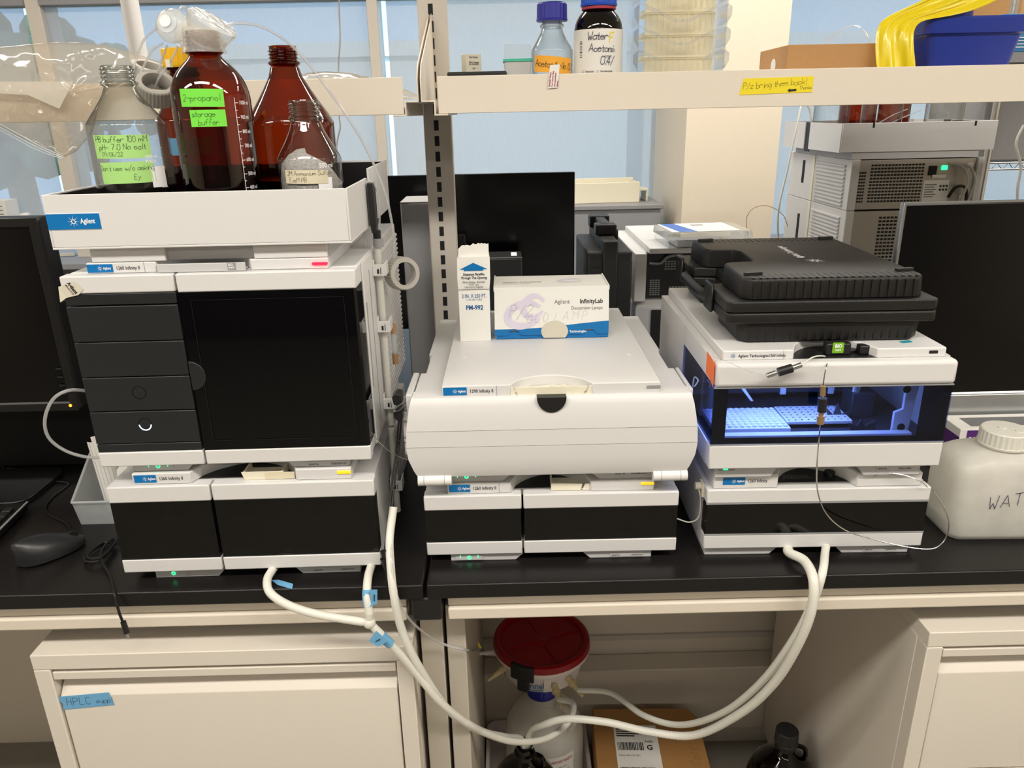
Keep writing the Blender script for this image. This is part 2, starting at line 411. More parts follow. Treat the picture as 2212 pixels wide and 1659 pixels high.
def window(i, x0, x1, gap_l=0.0, gap_r=0.0):
    f = struct(obj('window_%d' % i, B().box(x0, YW+0.06, ZS, x1, YW+0.064, ZC), 'window_pane'))
    obj('roller_shade', B().box(x0+gap_l, YW-0.012, ZS+0.005, x1-gap_r, YW-0.011, ZH+0.05), 'shade_cloth', f)
    obj('hem_bar', B().box(x0+gap_l, YW-0.018, ZS+0.002, x1-gap_r, YW-0.006, ZS+0.018), 'mullion', f, bevel=0.002)
    obj('shade_cassette', B().box(x0, YW-0.06, ZH, x1, YW+0.02, ZH+0.10), 'midgrey', f, bevel=0.004)
    return f
window(1, xs[0], xs[1], 0, 0.03)
window(2, xs[2], xs[3])
window(3, xs[4], xs[5], 0.035, 0)
window(4, xs[6], xs[7])
for i, (a, b) in enumerate(((xs[1], xs[2]), (xs[3], xs[4]))):
    struct(obj('trim_%d' % (i+2), B().box(a, YW-0.05, ZS, b, YW+0.10, ZC), 'mullion', bevel=0.003))
struct(obj('wall_back_top', B().box(XL, YW, ZH+0.10, XR, YW+0.2, ZC), 'wall_paint'))
# outside: neighbouring parapet and trees seen faintly through the cloth
mat('parapet', (228, 224, 216), 0.8, vary=0.05, scale=2)
mat('leaf', (84, 104, 78), 0.8, vary=0.3, scale=6)
yb = 14.0
zb = at(500, 96, y=yb).z
tag(obj('neighbour_building', B().box(at(330, 96, y=yb).x, yb, -6, 22, yb+6, zb).box(at(330, 96, y=yb).x-0.1, yb-0.1, zb-0.25, 22.1, yb+6.1, zb), 'parapet'), 'pale flat-topped building outside, faint through the window shade', 'building')
tag(obj('neighbour_building', B().box(at(935, 60, y=13).x, 12.2, -6, at(1345, 60, y=13).x, 13.8, 6.0), 'parapet'), 'tall pale building outside behind the middle window shade', 'building')
for k, (px, py, s) in enumerate(((-30, 60, 1.15), (170, 100, 0.5))):
    yt = 11.0-3.4*k; p = at(px, py, y=yt); b = B(); rnd = random.Random(k)
    for q in range(60):
        b.sphere((rnd.uniform(-1, 1)*s, rnd.uniform(-0.6, 0.6)*s, rnd.uniform(-1.8, 0.0)*s), s*rnd.uniform(0.14, 0.30), n=5)
    tr = thing('tree', ["large leafy tree at the left frame edge outside the window", "smaller leafy tree outside, right of the large tree"][k], 'tree', (p.x, yt, p.z), 0, 'trees outside the window')
    obj('foliage', b, 'leaf', tr, smooth=True); obj('trunk', B().cyl((0, 0, -1.3*s), (0, 0, -6), 0.16*s, 0.22*s), 'kraft_dark', tr)
struct(obj('ground', B().box(-30, YW+0.5, -6.2, 40, 60, -6), 'leaf'))

# ------------------------------------------------------------------ near benches
SEAM = at(912, 1264, z=0).x+0.001
YB = 0.75
def bench(name, label, x0, x1, y0, y1, fascia=True):
    t = thing(name, label, 'lab bench', ((x0+x1)/2, y0, ZF)); H = -ZF; h = (x1-x0)/2; D = y1-y0
    obj('worktop', B().box(-h, 0, H-0.026, h, D, H), 'black_top', t, bevel=0.003, seg=2)
    obj('front_rail', B().box(-h+0.03, 0.018, H-0.050, h-0.03, 0.045, H-0.026), 'cream_paint', t, bevel=0.001)
    obj('lower_rail', B().box(-h+0.03, 0.010, H-0.072, h-0.03, 0.045, H-0.0505), 'cream_paint', t, bevel=0.003)
    return t, h, D, H
bl, h, D, H = bench('lab_bench', 'black-topped lab bench under the left instrument stack', -2.4, SEAM, 0, YB)
xl = lambda x: x-(-2.4+SEAM)/2
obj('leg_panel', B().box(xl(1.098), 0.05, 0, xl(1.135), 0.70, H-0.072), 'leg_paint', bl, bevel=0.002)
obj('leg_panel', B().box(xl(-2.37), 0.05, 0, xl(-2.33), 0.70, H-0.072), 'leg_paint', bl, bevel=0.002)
br, h, D, H = bench('lab_bench', 'black-topped lab bench under the middle and right stacks', SEAM+0.005, 4.4, 0, YB)
xr = lambda x: x-(SEAM+0.005+4.4)/2
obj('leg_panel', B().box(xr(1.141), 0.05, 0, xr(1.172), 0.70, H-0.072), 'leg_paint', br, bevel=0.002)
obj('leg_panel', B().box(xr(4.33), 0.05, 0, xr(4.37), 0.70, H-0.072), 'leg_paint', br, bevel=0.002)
obj('back_panel', B().box(xr(1.172), 0.68, 0.2, xr(4.33), 0.695, H-0.03), 'cream_paint', br)
zr = at(1400, 1447, y=0.61).z-ZF
obj('service_panel', B().box(xr(1.172), 0.61, 0, xr(4.33), 0.675, zr), 'cream_paint', br, bevel=0.003)
obj('ledge_strip', B().box(xr(1.172), 0.672, zr+0.045, xr(4.33), 0.6795, zr+0.060), 'upright_paint', br)
obj('kick_board', B().box(xr(1.172), 0.60, 0, xr(4.33), 0.6095, 0.035), 'upright_paint', br)
obj('back_panel', B().box(xl(-2.33), 0.66, 0, xl(1.098), 0.68, H-0.03), 'cream_paint', bl)
a = at(888, 1296, y=0.004); b_ = at(955, 1330, y=0.004)
obj('corner_block', B().box(xl(a.x), 0.004, H-0.068, xl(b_.x), 0.05, H-0.0262), 'black_plastic', bl, bevel=0.004)
# far bench, back to back with the near ones
t = thing('lab_bench', 'far black-topped bench behind the shelf uprights', 'lab bench', (1.2, 0.80, ZF))
obj('worktop', B().box(-3.6, 0, 0.894, 3.2, 0.75, 0.92), 'black_top', t, bevel=0.003)
for x in (-3.5, -1.2, 0.9, 3.1): obj('leg_panel', B().box(x, 0.05, 0, x+0.04, 0.70, 0.894), 'cream_paint', t, bevel=0.002)

# ------------------------------------------------------------------ drawer pedestals
def pedestal(name, label, x0, wd, drawers, sticker=False):
    t = thing(name, label, 'drawer cabinet', (x0+wd/2, 0, ZF)); h = wd/2; top = -0.1115-ZF
    obj('carcass', B().box(-h, 0.0305, 0.0505, -h+0.02, 0.60, top-0.0285).box(h-0.02, 0.0305, 0.0505, h, 0.60, top-0.0285).box(-h, 0.0, top-0.028, h, 0.60, top).box(-h+0.021, 0.58, 0.0505, h-0.021, 0.60, top-0.0285).box(-h, 0.0305, 0.03, h, 0.6, 0.05)
        .box(-h, 0, 0.03, -h+0.026, 0.03, top-0.0285).box(h-0.026, 0, 0.03, h, 0.03, top-0.0285), 'pedestal', t, bevel=0.0015)
    z1 = top-0.033
    for k, dh in enumerate(drawers):
        z0 = z1-dh; a, b = -h+0.029, h-0.029
        d = obj('drawer', B().prism([(0.004, z0+0.003), (0.004, z1-0.050), (0.020, z1-0.034), (0.034, z1-0.020), (0.034, z1-0.003), (0.05, z1-0.003), (0.05, z0+0.003)], a, b, 'x'), 'pedestal', t, bevel=0.0012)
        obj('pull', B().prism([(0.034, z1-0.001), (0.001, z1-0.001), (0.001, z1-0.015), (0.005, z1-0.015), (0.005, z1-0.006), (0.034, z1-0.006)], a-0.001, b+0.001, 'x'), 'pedestal', d, bevel=0.001)
        z1 = z0
    for sx in (-1, 1):
        for y in (0.06, 0.54): obj('caster', B().cyl((sx*(h-0.05)-0.01, y, 0.02), (sx*(h-0.05)+0.01, y, 0.02), 0.02), 'black_plastic', t)
    return t
pl = pedestal('drawer_pedestal', 'white drawer pedestal with blue tape label under the left bench', 0.490, 0.600, (0.300, 0.30))
pr_ = pedestal('drawer_pedestal', 'white drawer pedestal under the right bench, at the right frame edge', 1.9095, 0.50, (0.255, 0.255, 0.12))
# blue tape reading HPLC suppl-
a = at(124, 1502, y=0.004); b_ = at(248, 1527, y=0.004)
tp = tag(obj('tape_label', B().prism([(-0.040, -0.0145), (-0.038, -0.002), (-0.049, 0.011), (0.040, 0.0160), (0.044, -0.009)], -0.0006, 0.0, 'y'), 'blue_tape',
    loc=((a.x+b_.x)/2, 0.0036, (a.z+b_.z)/2), rot=(0, -0.02, 0)), 'blue tape with handwriting on the left drawer front', 'tape label')
obj('lettering', hand('HPLC', 0.0140, 0.10, 1.4, 0.12), 'ink', tp, M=FRONT(-0.031, -0.0009, -0.0055, 0, 0.03))
obj('lettering', hand('suppl', 0.0100, 0.13, 0.7, 0.2), 'ink', tp, M=FRONT(0.016, -0.0009, -0.0035))

# ------------------------------------------------------------------ shelf uprights and shelves
PXC, YP = 1.1125, 0.755
t = thing('shelf_upright', 'beige slotted steel shelf upright between the left and middle stacks', 'upright', (PXC, YP, 0))
obj('post', B().box(-0.0305, 0, -0.10, 0.0305, 0.035, 1.6), 'upright_paint', t, bevel=0.003)
z = 0.10
slot = None
while z < 1.15:
    if slot is None: slot = obj('slot', B().box(-0.005, -0.0006, -0.0105, 0.005, 0.002, 0.0105), 'slot_dark', t, loc=(-0.003, 0, z)); 
    else:
        s2 = slot.copy(); COL.objects.link(s2); s2.location = (-0.003, 0, z)
    z += 0.0325
def bracket(label, x, sg):
    t = thing('shelf_bracket', label, 'shelf bracket', (x, YP, 0), 0, 'shelf brackets on the upright')
    th = 0.0022
    obj('web', B().prism([(-0.31, 0.697), (-0.31, 0.735), (-0.285, 0.76), (-0.03, 0.856), (0.0, 0.872), (0.0, 0.697)], -th/2, th/2, 'x'), 'shelf_paint', t, bevel=0.0006)
    prof = [(-th/2*sg, 0.699), (sg*0.024, 0.699), (sg*0.024, 0.676), (sg*0.046, 0.676), (sg*0.046, 0.6735), (sg*0.0215, 0.6735), (sg*0.0215, 0.6965), (-th/2*sg, 0.6965)]
    obj('flange', B().prism(prof, -0.31, 0.0, 'y'), 'shelf_paint', t, bevel=0.0006)
    return t
bracket('thin beige shelf bracket carrying the left shelf end', 1.1045, -1)
bracket('thin beige shelf bracket carrying the right shelf end', 1.1105, 1)
ZL0, ZL1, YS = 0.6765, 0.7385, 0.447
def shelf(label, x0, x1):
    t = thing('wall_shelf', label, 'shelf', ((x0+x1)/2, YS, 0)); h = (x1-x0)/2
    obj('front_lip', B().box(-h, 0, ZL0, h, 0.0025, ZL1), 'shelf_paint', t, bevel=0.001)
    obj('deck', B().box(-h, 0.0025, ZL0+0.0005, h, 0.305, ZL0+0.012), 'shelf_paint', t)
    return t
shelf('beige metal shelf behind the solvent bottles on the left', -1.4, 1.0785)
shelf('beige metal shelf with yellow note on the right', 1.1395, 3.7)
ZD = ZL0+0.0125
# ------------------------------------------------------------------ instrument parts
mat('compartment_grey', (58, 58, 61), 0.5, vary=0.06)
def logo_plate(parent, x0, x1, z0, z1, y, name_txt=None, blue=True):
    """blue maker's plate with white starburst and name, model name printed beside it"""
    if blue:
        p = obj('maker_plate', B().prism(rr(x0, z0, x1, z1, 0.0006), y-0.0006, y, 'y'), 'logo_blue', parent)
        p['label'] = 'blue maker plate with white starburst'
        h = z1-z0; w_ = x1-x0
        obj('emblem', spark_mesh(h*0.38), 'print_white', p, M=FRONT(x0+w_*0.5, y-0.0009, (z0+z1)/2))
        obj('lettering', text_mesh('Agilent', h*0.46, 0.02, 0.72), 'print_white', p, M=FRONT(x0+w_*0.63, y-0.0009, z0+h*0.37))
    if name_txt:
        obj('model_lettering', text_mesh(name_txt, (z1-z0)*0.62, 0.012, 0.82), 'print_black', parent, M=FRONT(x1+0.004, y-0.0003, z0+(z1-z0)*0.28))
def arch_poly(hx0, hx1, yf, yb, xa, xb, dep, n=14):
    P = [(hx0, yf), (xa, yf)]
    for i in range(1, n):
        t = i/n; P.append((xa+(xb-xa)*t, yf+dep*math.sin(PI*t)**0.62))
    P += [(xb, yf), (hx1, yf), (hx1, yb), (hx0, yb)]
    return P
def feet(root, z0, z1, xs_, yf, yb, m='grey_plastic'):
    """two base runners with slanted inner ends"""
    (a, b), (c, d_) = xs_
    obj('base_foot', B().prism([(a, z0), (b-0.012, z0), (b, z1), (a, z1)], yf, yb, 'y'), m, root, bevel=0.001)
    obj('base_foot', B().prism([(c+0.012, z0), (d_, z0), (d_, z1), (c, z1)], yf, yb, 'y'), m, root, bevel=0.001)
def power_key(root, x, z, y, bars=True):
    k = obj('power_button', B().prism(rr(x-0.022, z-0.0045, x+0.022, z+0.0045, 0.001), y-0.0008, y, 'y'), 'grey_plastic', root)
    ring = [(0.0032*math.cos(2*PI*i/16), 0.0032*math.sin(2*PI*i/16)) for i in range(16)]
    b = B(); b.loft([[(x+px*s, y-0.0014, z+pz*s) for px, pz in ring] for s in (1, 0.55)], False, False)
    obj('status_light', b, 'led_green', k)
    if bars: obj('status_light', B().box(x-0.0145, y-0.0013, z-0.001, x-0.0137, y-0.0008, z+0.004).box(x+0.0137, y-0.0013, z-0.001, x+0.0145, y-0.0008, z+0.004), 'led_green', k)
def serial(root, x0, x1, z0, z1, y, num):
    s = obj('serial_label', B().box(x0, y-0.0004, z0, x1, y, z1), 'grey_plastic', root)
    h = z1-z0
    obj('lettering', text_mesh('Serial No.', h*0.62, 0.01, 0.8), 'print_black', s, M=FRONT(x0+h*0.4, y-0.0006, z0+h*0.25))
    obj('lettering', text_mesh(num, h*0.62, 0.01, 0.8, 'RIGHT'), 'print_black', s, M=FRONT(x1-h*0.3, y-0.0006, z0+h*0.25))
def door(root, x0, x1, z0, zb, zt, z1, d=0.022, glass='dark_glass', y=0.0, pane=True):
    """door with white top and bottom bands and a dark see-through pane between"""
    dr = obj('door', B().box(x0, y, zt, x1, y+d, z1), 'white_plastic', root, bevel=0.002)
    obj('lower_band', B().box(x0, y, z0, x1, y+d, zb), 'white_plastic', dr, bevel=0.002)
    if pane:
        obj('pane', B().box(x0+0.001, y+0.0012, zb-0.001, x1-0.001, y+0.004, zt+0.001), glass, dr)
        for xe in (x0+0.001, x1-0.009): obj('pane_edge', B().box(xe, y+0.0041, zb, xe+0.008, y+d, zt), 'black_plastic', dr)
    return dr
def cavity(root, x0, x1, y0, y1, z0, z1, m='drawer_black'):
    """open-fronted dark compartment behind a pane"""
    t_ = 0.002
    m = 'compartment_grey'
    return obj('compartment', B().box(x0, y1-t_, z0, x1, y1, z1).box(x0, y0, z0, x1, y1-t_, z0+t_).box(x0, y0, z1-t_, x1, y1-t_, z1)
        .box(x0, y0, z0+t_, x0+t_, y1-t_, z1-t_).box(x1-t_, y0, z0+t_, x1, y1-t_, z1-t_), m, root)
def shell(root, hw, y0, y1, z0, z1, zc0, zc1, yc, name='housing', m='white_plastic', bevel=0.003):
    """housing with a hollow behind the doors"""
    return obj(name, B().box(-hw, yc, z0, hw, y1, z1).box(-hw, y0, z0, hw, yc, zc0).box(-hw, y0, zc1, hw, yc, z1)
        .box(-hw, y0, zc0, -hw+0.006, yc, zc1).box(hw-0.006, y0, zc0, hw, yc, zc1), m, root)
def slats(root, x, y0, y1, zs, m='white_plastic', lean=0.004):
    first = None
    for z in zs:
        if first is None:
            first = obj('vent_slat', B().prism([(0, -0.0035), (lean, -0.0022), (lean, 0.0008), (0, 0.0032)], y0, y1, 'y'), m, root, loc=(x, 0, z))
        else:
            c = first.copy(); COL.objects.link(c); c.location = (x, 0, z)

# ------------------------------------------------------------------ left stack: pump
LX, LY, LR = 0.8498, 0.0279, 0.0102
w2 = 0.198
t = thing('pump_module', 'white instrument module with two dark doors, bottom of the left stack', 'lab instrument', (LX, LY, 0), LR)
shell(t, w2-0.0015, 0.023, 0.43, 0.0135, 0.1655, 0.03, 0.15, 0.14)
cavity(t, -w2+0.009, w2-0.009, 0.024, 0.139, 0.031, 0.149)
dl = door(t, -w2, -0.0465, 0.018, 0.041, 0.1386, 0.1652)
dr = door(t, -0.0435, w2, 0.018, 0.041, 0.1386, 0.1652)
obj('lettering', text_mesh('ZJ', 0.008), 'print_black', dr, M=FRONT(0.055, 0.0008, 0.047))
feet(t, 0.0, 0.0135, ((-0.157, -0.047), (0.060, 0.163)), 0.012, 0.42)
power_key(t, -0.128, 0.0085, 0.0115, False)
serial(t, 0.088, 0.155, 0.003, 0.010, 0.0115, 'DEBA102773')
obj('top_cover', B().prism(arch_poly(-0.1595, 0.1645, 0.006, 0.42, -0.074, 0.083, 0.065), 0.1655, 0.1835, 'z'), 'white_plastic', t, bevel=0.0015)
obj('arch_floor', B().box(-0.07, 0.022, 0.1656, 0.078, 0.074, 0.1662), 'black_plastic', t)
logo_plate(t, -0.1565, -0.124, 0.169, 0.1812, 0.006, '1260 Infinity II')
obj('status_bar', B().box(0.144, 0.0045, 0.1745, 0.1645, 0.0065, 0.1795), 'led_amber', t, bevel=0.0008)['label'] = 'amber status bar'
tr = obj('leak_tray', B().prism([(0.004, 0.1657), (0.062, 0.1657), (0.062, 0.178), (0.000, 0.178)], 0.012, 0.0145, 'y').box(0.002, 0.0145, 0.1657, 0.062, 0.05, 0.168).box(0.002, 0.0145, 0.168, 0.0045, 0.05, 0.178).box(0.0595, 0.0145, 0.168, 0.062, 0.05, 0.178), 'cream_plastic', t)
obj('tape_strip', B().box(0.035, 0.0112, 0.1665, 0.079, 0.0119, 0.1775), 'masking', tr)
slats(t, w2-0.0016, 0.20, 0.41, [0.05+0.0085*i for i in range(12)])
# pump interior: tube loop and pump head seen through the pane
for x, r in ((0.05, 0.018), (0.11, 0.016), (-0.12, 0.022)): obj('pump_head', B().cyl((x, 0.136, 0.09), (x, 0.07, 0.09), r), 'steel', t, smooth=True)
obj('inner_tube', B().tube([(0.02, 0.05, 0.14), (0.005, 0.045, 0.10), (0.03, 0.045, 0.075), (0.09, 0.05, 0.072), (0.14, 0.06, 0.085), (0.165, 0.06, 0.06)], 0.002), 'tubing_clear', t, smooth=True)

# ------------------------------------------------------------------ left stack: sampler
zb = 0.1838
t = thing('sampler_module', 'tall white instrument with black drawers and black glass door, left stack', 'lab instrument', (LX, LY, zb), LR)
L_ = lambda z: z-zb
obj('housing', B().box(-w2+0.0015, 0.023, L_(0.1985), w2-0.0015, 0.455, L_(0.4815)), 'white_plastic', t, bevel=0.003)
feet(t, 0.0, L_(0.1985), ((-0.160, -0.066), (0.066, 0.162)), 0.014, 0.42)
obj('centre_base', B().prism(arch_poly(-0.09, 0.09, 0.03, 0.4, -0.07, 0.07, 0.05), 0.0002, L_(0.1984), 'z'), 'grey_plastic', t)
power_key(t, -0.121, L_(0.1925), 0.0135)
serial(t, 0.098, 0.160, L_(0.1845), L_(0.1925), 0.0135, 'DEAGE00129')
# left door: bands and drawers
obj('upper_band', B().box(-w2, 0, L_(0.457), -0.0465, 0.022, L_(0.4813)), 'white_plastic', t, bevel=0.002)
obj('lower_band', B().box(-w2, 0, L_(0.1985), -0.0465, 0.022, L_(0.2215)), 'white_plastic', t, bevel=0.002)
obj('drawer_rail', B().box(-w2+0.001, 0.001, L_(0.4408), -0.047, 0.022, L_(0.4565)), 'drawer_black', t, bevel=0.001)
obj('drawer_rail', B().box(-w2+0.001, 0.001, L_(0.222), -0.047, 0.022, L_(0.2345)), 'drawer_black', t, bevel=0.001)
for k, (z0, z1) in enumerate(((0.3895, 0.4393), (0.338, 0.3882), (0.2863, 0.3366), (0.2358, 0.2848))):
    d = obj('drawer', B().box(-w2+0.001, 0, L_(z0), -0.047, 0.022, L_(z1)), 'drawer_black', t, bevel=0.001)
    if k >= 2:
        c = (-0.1213, L_(0.2645) if k == 3 else L_(0.3135))
        full = [(math.cos(2*PI*i/24), math.sin(2*PI*i/24)) for i in range(24)]
        obj('ring', B().loft([[(c[0]+0.0098*s*x, -0.0004, c[1]+0.0098*s*y) for x, y in full] for s in (1, 0.93)], False, False), 'black_glass', d)
        if k == 3:
            arc = [(math.cos(PI+PI*i/16), math.sin(PI+PI*i/16)) for i in range(17)]
            b = B(); b.loft([[(c[0]+0.0092*s*x, -0.0007, c[1]+0.0092*s*y) for x, y in arc] for s in (1, 0.82)], False, False, closed=False)
            obj('status_light', b, 'led_white', d)['label'] = 'glowing white half ring'
# right door: white bands, black glass, half-round handle
d = obj('door', B().box(-0.0435, 0, L_(0.4555), w2, 0.022, L_(0.4813)), 'white_plastic', t, bevel=0.002)
obj('lower_band', B().box(-0.0435, 0, L_(0.1985), w2, 0.022, L_(0.2212)), 'white_plastic', d, bevel=0.002)
obj('pane', B().prism([(-0.0435, 0.001), (w2-0.004, 0.001), (w2-0.0005, 0.004), (w2-0.0005, 0.05), (w2-0.003, 0.05), (w2-0.003, 0.022), (-0.0435, 0.022)], L_(0.2214), L_(0.4553), 'z'), 'black_glass', d)
P = [(-0.0452, 0.0)]+[(-0.0452+0.0215*math.sin(PI*i/18), 0.0215*math.cos(PI*i/18)) for i in range(19)]
obj('handle', B().prism([(x, L_(0.3362)+z) for x, z in P[1:]], -0.0012, 0.002, 'y'), 'drawer_black', d, bevel=0.0008)
obj('pane_outline', B().loft([[(x0*1.0, -0.0002, z0) for x0, z0 in ((-0.028+o, L_(0.236)+o), (0.180-o, L_(0.236)+o), (0.180-o, L_(0.445)-o), (-0.028+o, L_(0.445)-o))] for o in (0, 0.0006)], False, False), 'black_plastic', d)
# right flank: grey trim, clips with drain channel, vent slats
obj('side_panel', B().box(w2-0.0014, 0.055, L_(0.20), w2+0.001, 0.19, L_(0.48)), 'white_plastic', t, bevel=0.001)
obj('side_slot', B().box(w2, 0.062, L_(0.29), w2+0.0014, 0.068, L_(0.42)).box(w2, 0.105, L_(0.22), w2+0.0014, 0.109, L_(0.46)), 'midgrey', t)
slats(t, w2-0.0016, 0.20, 0.45, [L_(0.212)+0.0086*i for i in range(30)])
obj('top_cover', B().prism(arch_poly(-0.165, 0.161, 0.012, 0.44, -0.072, 0.056, 0.05), L_(0.4816), L_(0.4965), 'z'), 'white_plastic', t, bevel=0.0015)
logo_plate(t, -0.164, -0.1295, L_(0.4835), L_(0.4945), 0.012, '1260 Infinity II')
obj('cover_seam', B().box(-0.0875, 0.0117, L_(0.482), -0.0869, 0.0122, L_(0.496)), 'midgrey', t)
obj('status_light', B().prism(rr(0.139, L_(0.4868), 0.1605, L_(0.4905), 0.0016), 0.010, 0.0125, 'y'), 'led_red', t)['label'] = 'glowing red status light'
tr = obj('leak_tray', B().box(-0.069, 0.0075, L_(0.4817), 0.05, 0.0105, L_(0.4935)).box(-0.066, 0.0105, L_(0.4817), 0.047, 0.05, L_(0.484)), 'grey_plastic', t, bevel=0.001)
obj('badge', B().box(0.0262, 0.0069, L_(0.4838), 0.0372, 0.0075, L_(0.4932)), 'midgrey', tr)
obj('lettering', text_mesh('BIO\ninert', 0.0045, 0.02, 0.9, lh=0.8), 'print_white', tr, M=FRONT(0.0275, 0.0066, L_(0.4893)))
# sticker curling round the top left corner
s = obj('sticker', B().loft([[(-0.2015, 0.012, L_(0.466)), (-0.2005, -0.0012, L_(0.468)), (-0.178, -0.0006, L_(0.4745)), (-0.168, -0.0006, L_(0.4635))],
    [(-0.2015, 0.012, L_(0.446)), (-0.2015, -0.003, L_(0.447)), (-0.193, -0.0006, L_(0.4525)), (-0.1765, -0.0006, L_(0.456))]], False, False, closed=False), 'beige_card', t)
obj('lettering', text_mesh('Agilent', 0.0068, 0.03, 0.9), 'print_black', s, M=FRONT(-0.1885, -0.0011, L_(0.4725), 0, -1.05))
obj('lettering', text_mesh('800.227.9770', 0.0033, 0.01, 0.9), 'print_black', s, M=FRONT(-0.1915, -0.0011, L_(0.470), 0, -1.05))

# ------------------------------------------------------------------ left stack: solvent cabinet
zb = 0.4968
t = thing('solvent_cabinet', 'white open tray with blue maker plate holding the solvent bottles', 'solvent tray', (LX, LY, zb), LR)
L_ = lambda z: z-zb
obj('neck', B().prism([(-0.158, L_(0.4968)), (0.162, L_(0.4968)), (0.162, L_(0.5165)), (-0.158, L_(0.5165))], 0.02, 0.40, 'y'), 'grey_plastic', t, bevel=0.001)
for xe in (-0.156, 0.062): obj('neck_foot', B().box(xe, 0.012, L_(0.4970), xe+0.099, 0.02, L_(0.5160)), 'white_plastic', t, bevel=0.001)
hw = 0.1975; th = 0.003
def tray(nm, y0, y1, z0, z1, front, back):
    b = B().box(-hw, y0, z0, hw, y1, z0+th).box(-hw, y0, z0+th, -hw+th, y1, z1).box(hw-th, y0, z0+th, hw, y1, z1)
    if front: b.box(-hw+th, y0, z0+th, hw-th, y0+th, z1)
    if back: b.box(-hw+th, y1-th, z0+th, hw-th, y1, z1)
    o = obj(nm, b, 'white_plastic', t, bevel=0.0008)
    return o
tray('front_tray', 0.0, 0.165, L_(0.5168), L_(0.5882), True, False)
tray('rear_tray', 0.187, 0.402, L_(0.5168), L_(0.6005), False, True)
obj('tray_joint', B().box(-hw+0.006, 0.160, L_(0.5168), hw-0.004, 0.192, L_(0.520)).box(hw-0.008, 0.16, L_(0.5168), hw-0.003, 0.192, L_(0.586)).box(-hw+0.003, 0.16, L_(0.5168), -hw+0.008, 0.192, L_(0.586)), 'black_plastic', t)
obj('liner', B().box(-hw+th, th, L_(0.520), hw-th, 0.16, L_(0.5212)).box(-hw+th, 0.192, L_(0.520), hw-th, 0.398, L_(0.5212)).box(-hw+th, th, L_(0.5212), hw-th, th+0.0012, L_(0.586)).box(-hw+th, 0.396, L_(0.5212), hw-th, 0.3975, L_(0.598))
    .box(-hw+th, th+0.0012, L_(0.5212), -hw+th+0.0014, 0.16, L_(0.586)).box(hw-th-0.0014, th+0.0012, L_(0.5212), hw-th, 0.16, L_(0.586)).box(-hw+th, 0.192, L_(0.5212), -hw+th+0.0014, 0.396, L_(0.598)).box(hw-th-0.0014, 0.192, L_(0.5212), hw-th, 0.396, L_(0.598)), 'black_plastic', t)
s = obj('label_border', B().box(-0.1968, -0.0005, L_(0.5428), -0.1268, 0, L_(0.5645)), 'print_white', t)
logo_plate(t, -0.1965, -0.1275, L_(0.5437), L_(0.5637), -0.0006)
# drain funnel at the joint, leading into the clips on the sampler flank
def stackpt(x, y, z): return (LX+x*math.cos(LR)-y*math.sin(LR), LY+x*math.sin(LR)+y*math.cos(LR), z)
dn = thing('drain_pipe', 'black and cream drain pipe clipped to the right flank of the left stack', 'drain pipe', stackpt(0.205, 0.155, 0), LR)
obj('funnel', B().prism([(-0.0045, 0.52), (-0.0045, 0.582), (0.0045, 0.582), (0.0045, 0.52), (0.003, 0.508), (-0.003, 0.508)], -0.010, 0.012, 'y').cyl((0.003, 0, 0.512), (0.003, 0, 0.495), 0.006, 0.006), 'black_plastic', dn, bevel=0.001)
obj('coupling', B().cyl((0.004, 0, 0.486), (0.004, 0, 0.499), 0.008), 'midgrey', dn, smooth=True)
obj('pipe', B().cyl((0.002, 0, 0.486), (0.002, 0, 0.19), 0.0055), 'pipe_grey', dn, smooth=True)
obj('pipe', B().cyl((0.002, -0.005, 0.185), (0.002, -0.005, 0.03), 0.0055), 'pipe_grey', dn, smooth=True)
for z in (0.455, 0.365, 0.235, 0.085):
    c = obj('pipe_clip', B().box(-0.006, -0.012, z-0.010, -0.0035, 0.02, z+0.012).box(-0.006, -0.014, z-0.012, 0.014, -0.010, z+0.006).box(0.012, -0.014, z-0.012, 0.0145, 0.016, z+0.008), 'white_plastic', dn, bevel=0.0008)
    obj('clip_notch', B().box(0.001, -0.0145, z-0.008, 0.004, -0.0138, z-0.001).box(0.006, -0.0145, z-0.009, 0.007, -0.0138, z+0.001), 'slot_dark', c)
f = thing('tube_fitting', 'tan ended clear inline fitting hanging beside the left vent slats', 'fitting', stackpt(0.212, 0.225, 0.31))
obj('nut', B().cyl((0, 0, 0.018), (0, 0, 0.034), 0.0048), 'peek', f, smooth=True); obj('nut', B().cyl((0, 0, -0.018), (0, 0, -0.036), 0.0052), 'peek', f, smooth=True)
obj('body', B().cyl((0, 0, -0.018), (0, 0, 0.018), 0.0045), 'frosted_plastic', f, smooth=True)
obj('tube', B().tube([(0, 0, -0.036), (0.001, 0, -0.08), (0.002, -0.01, -0.16), (0.0, -0.03, -0.25)], 0.0013), 'tubing_clear', f, smooth=True)
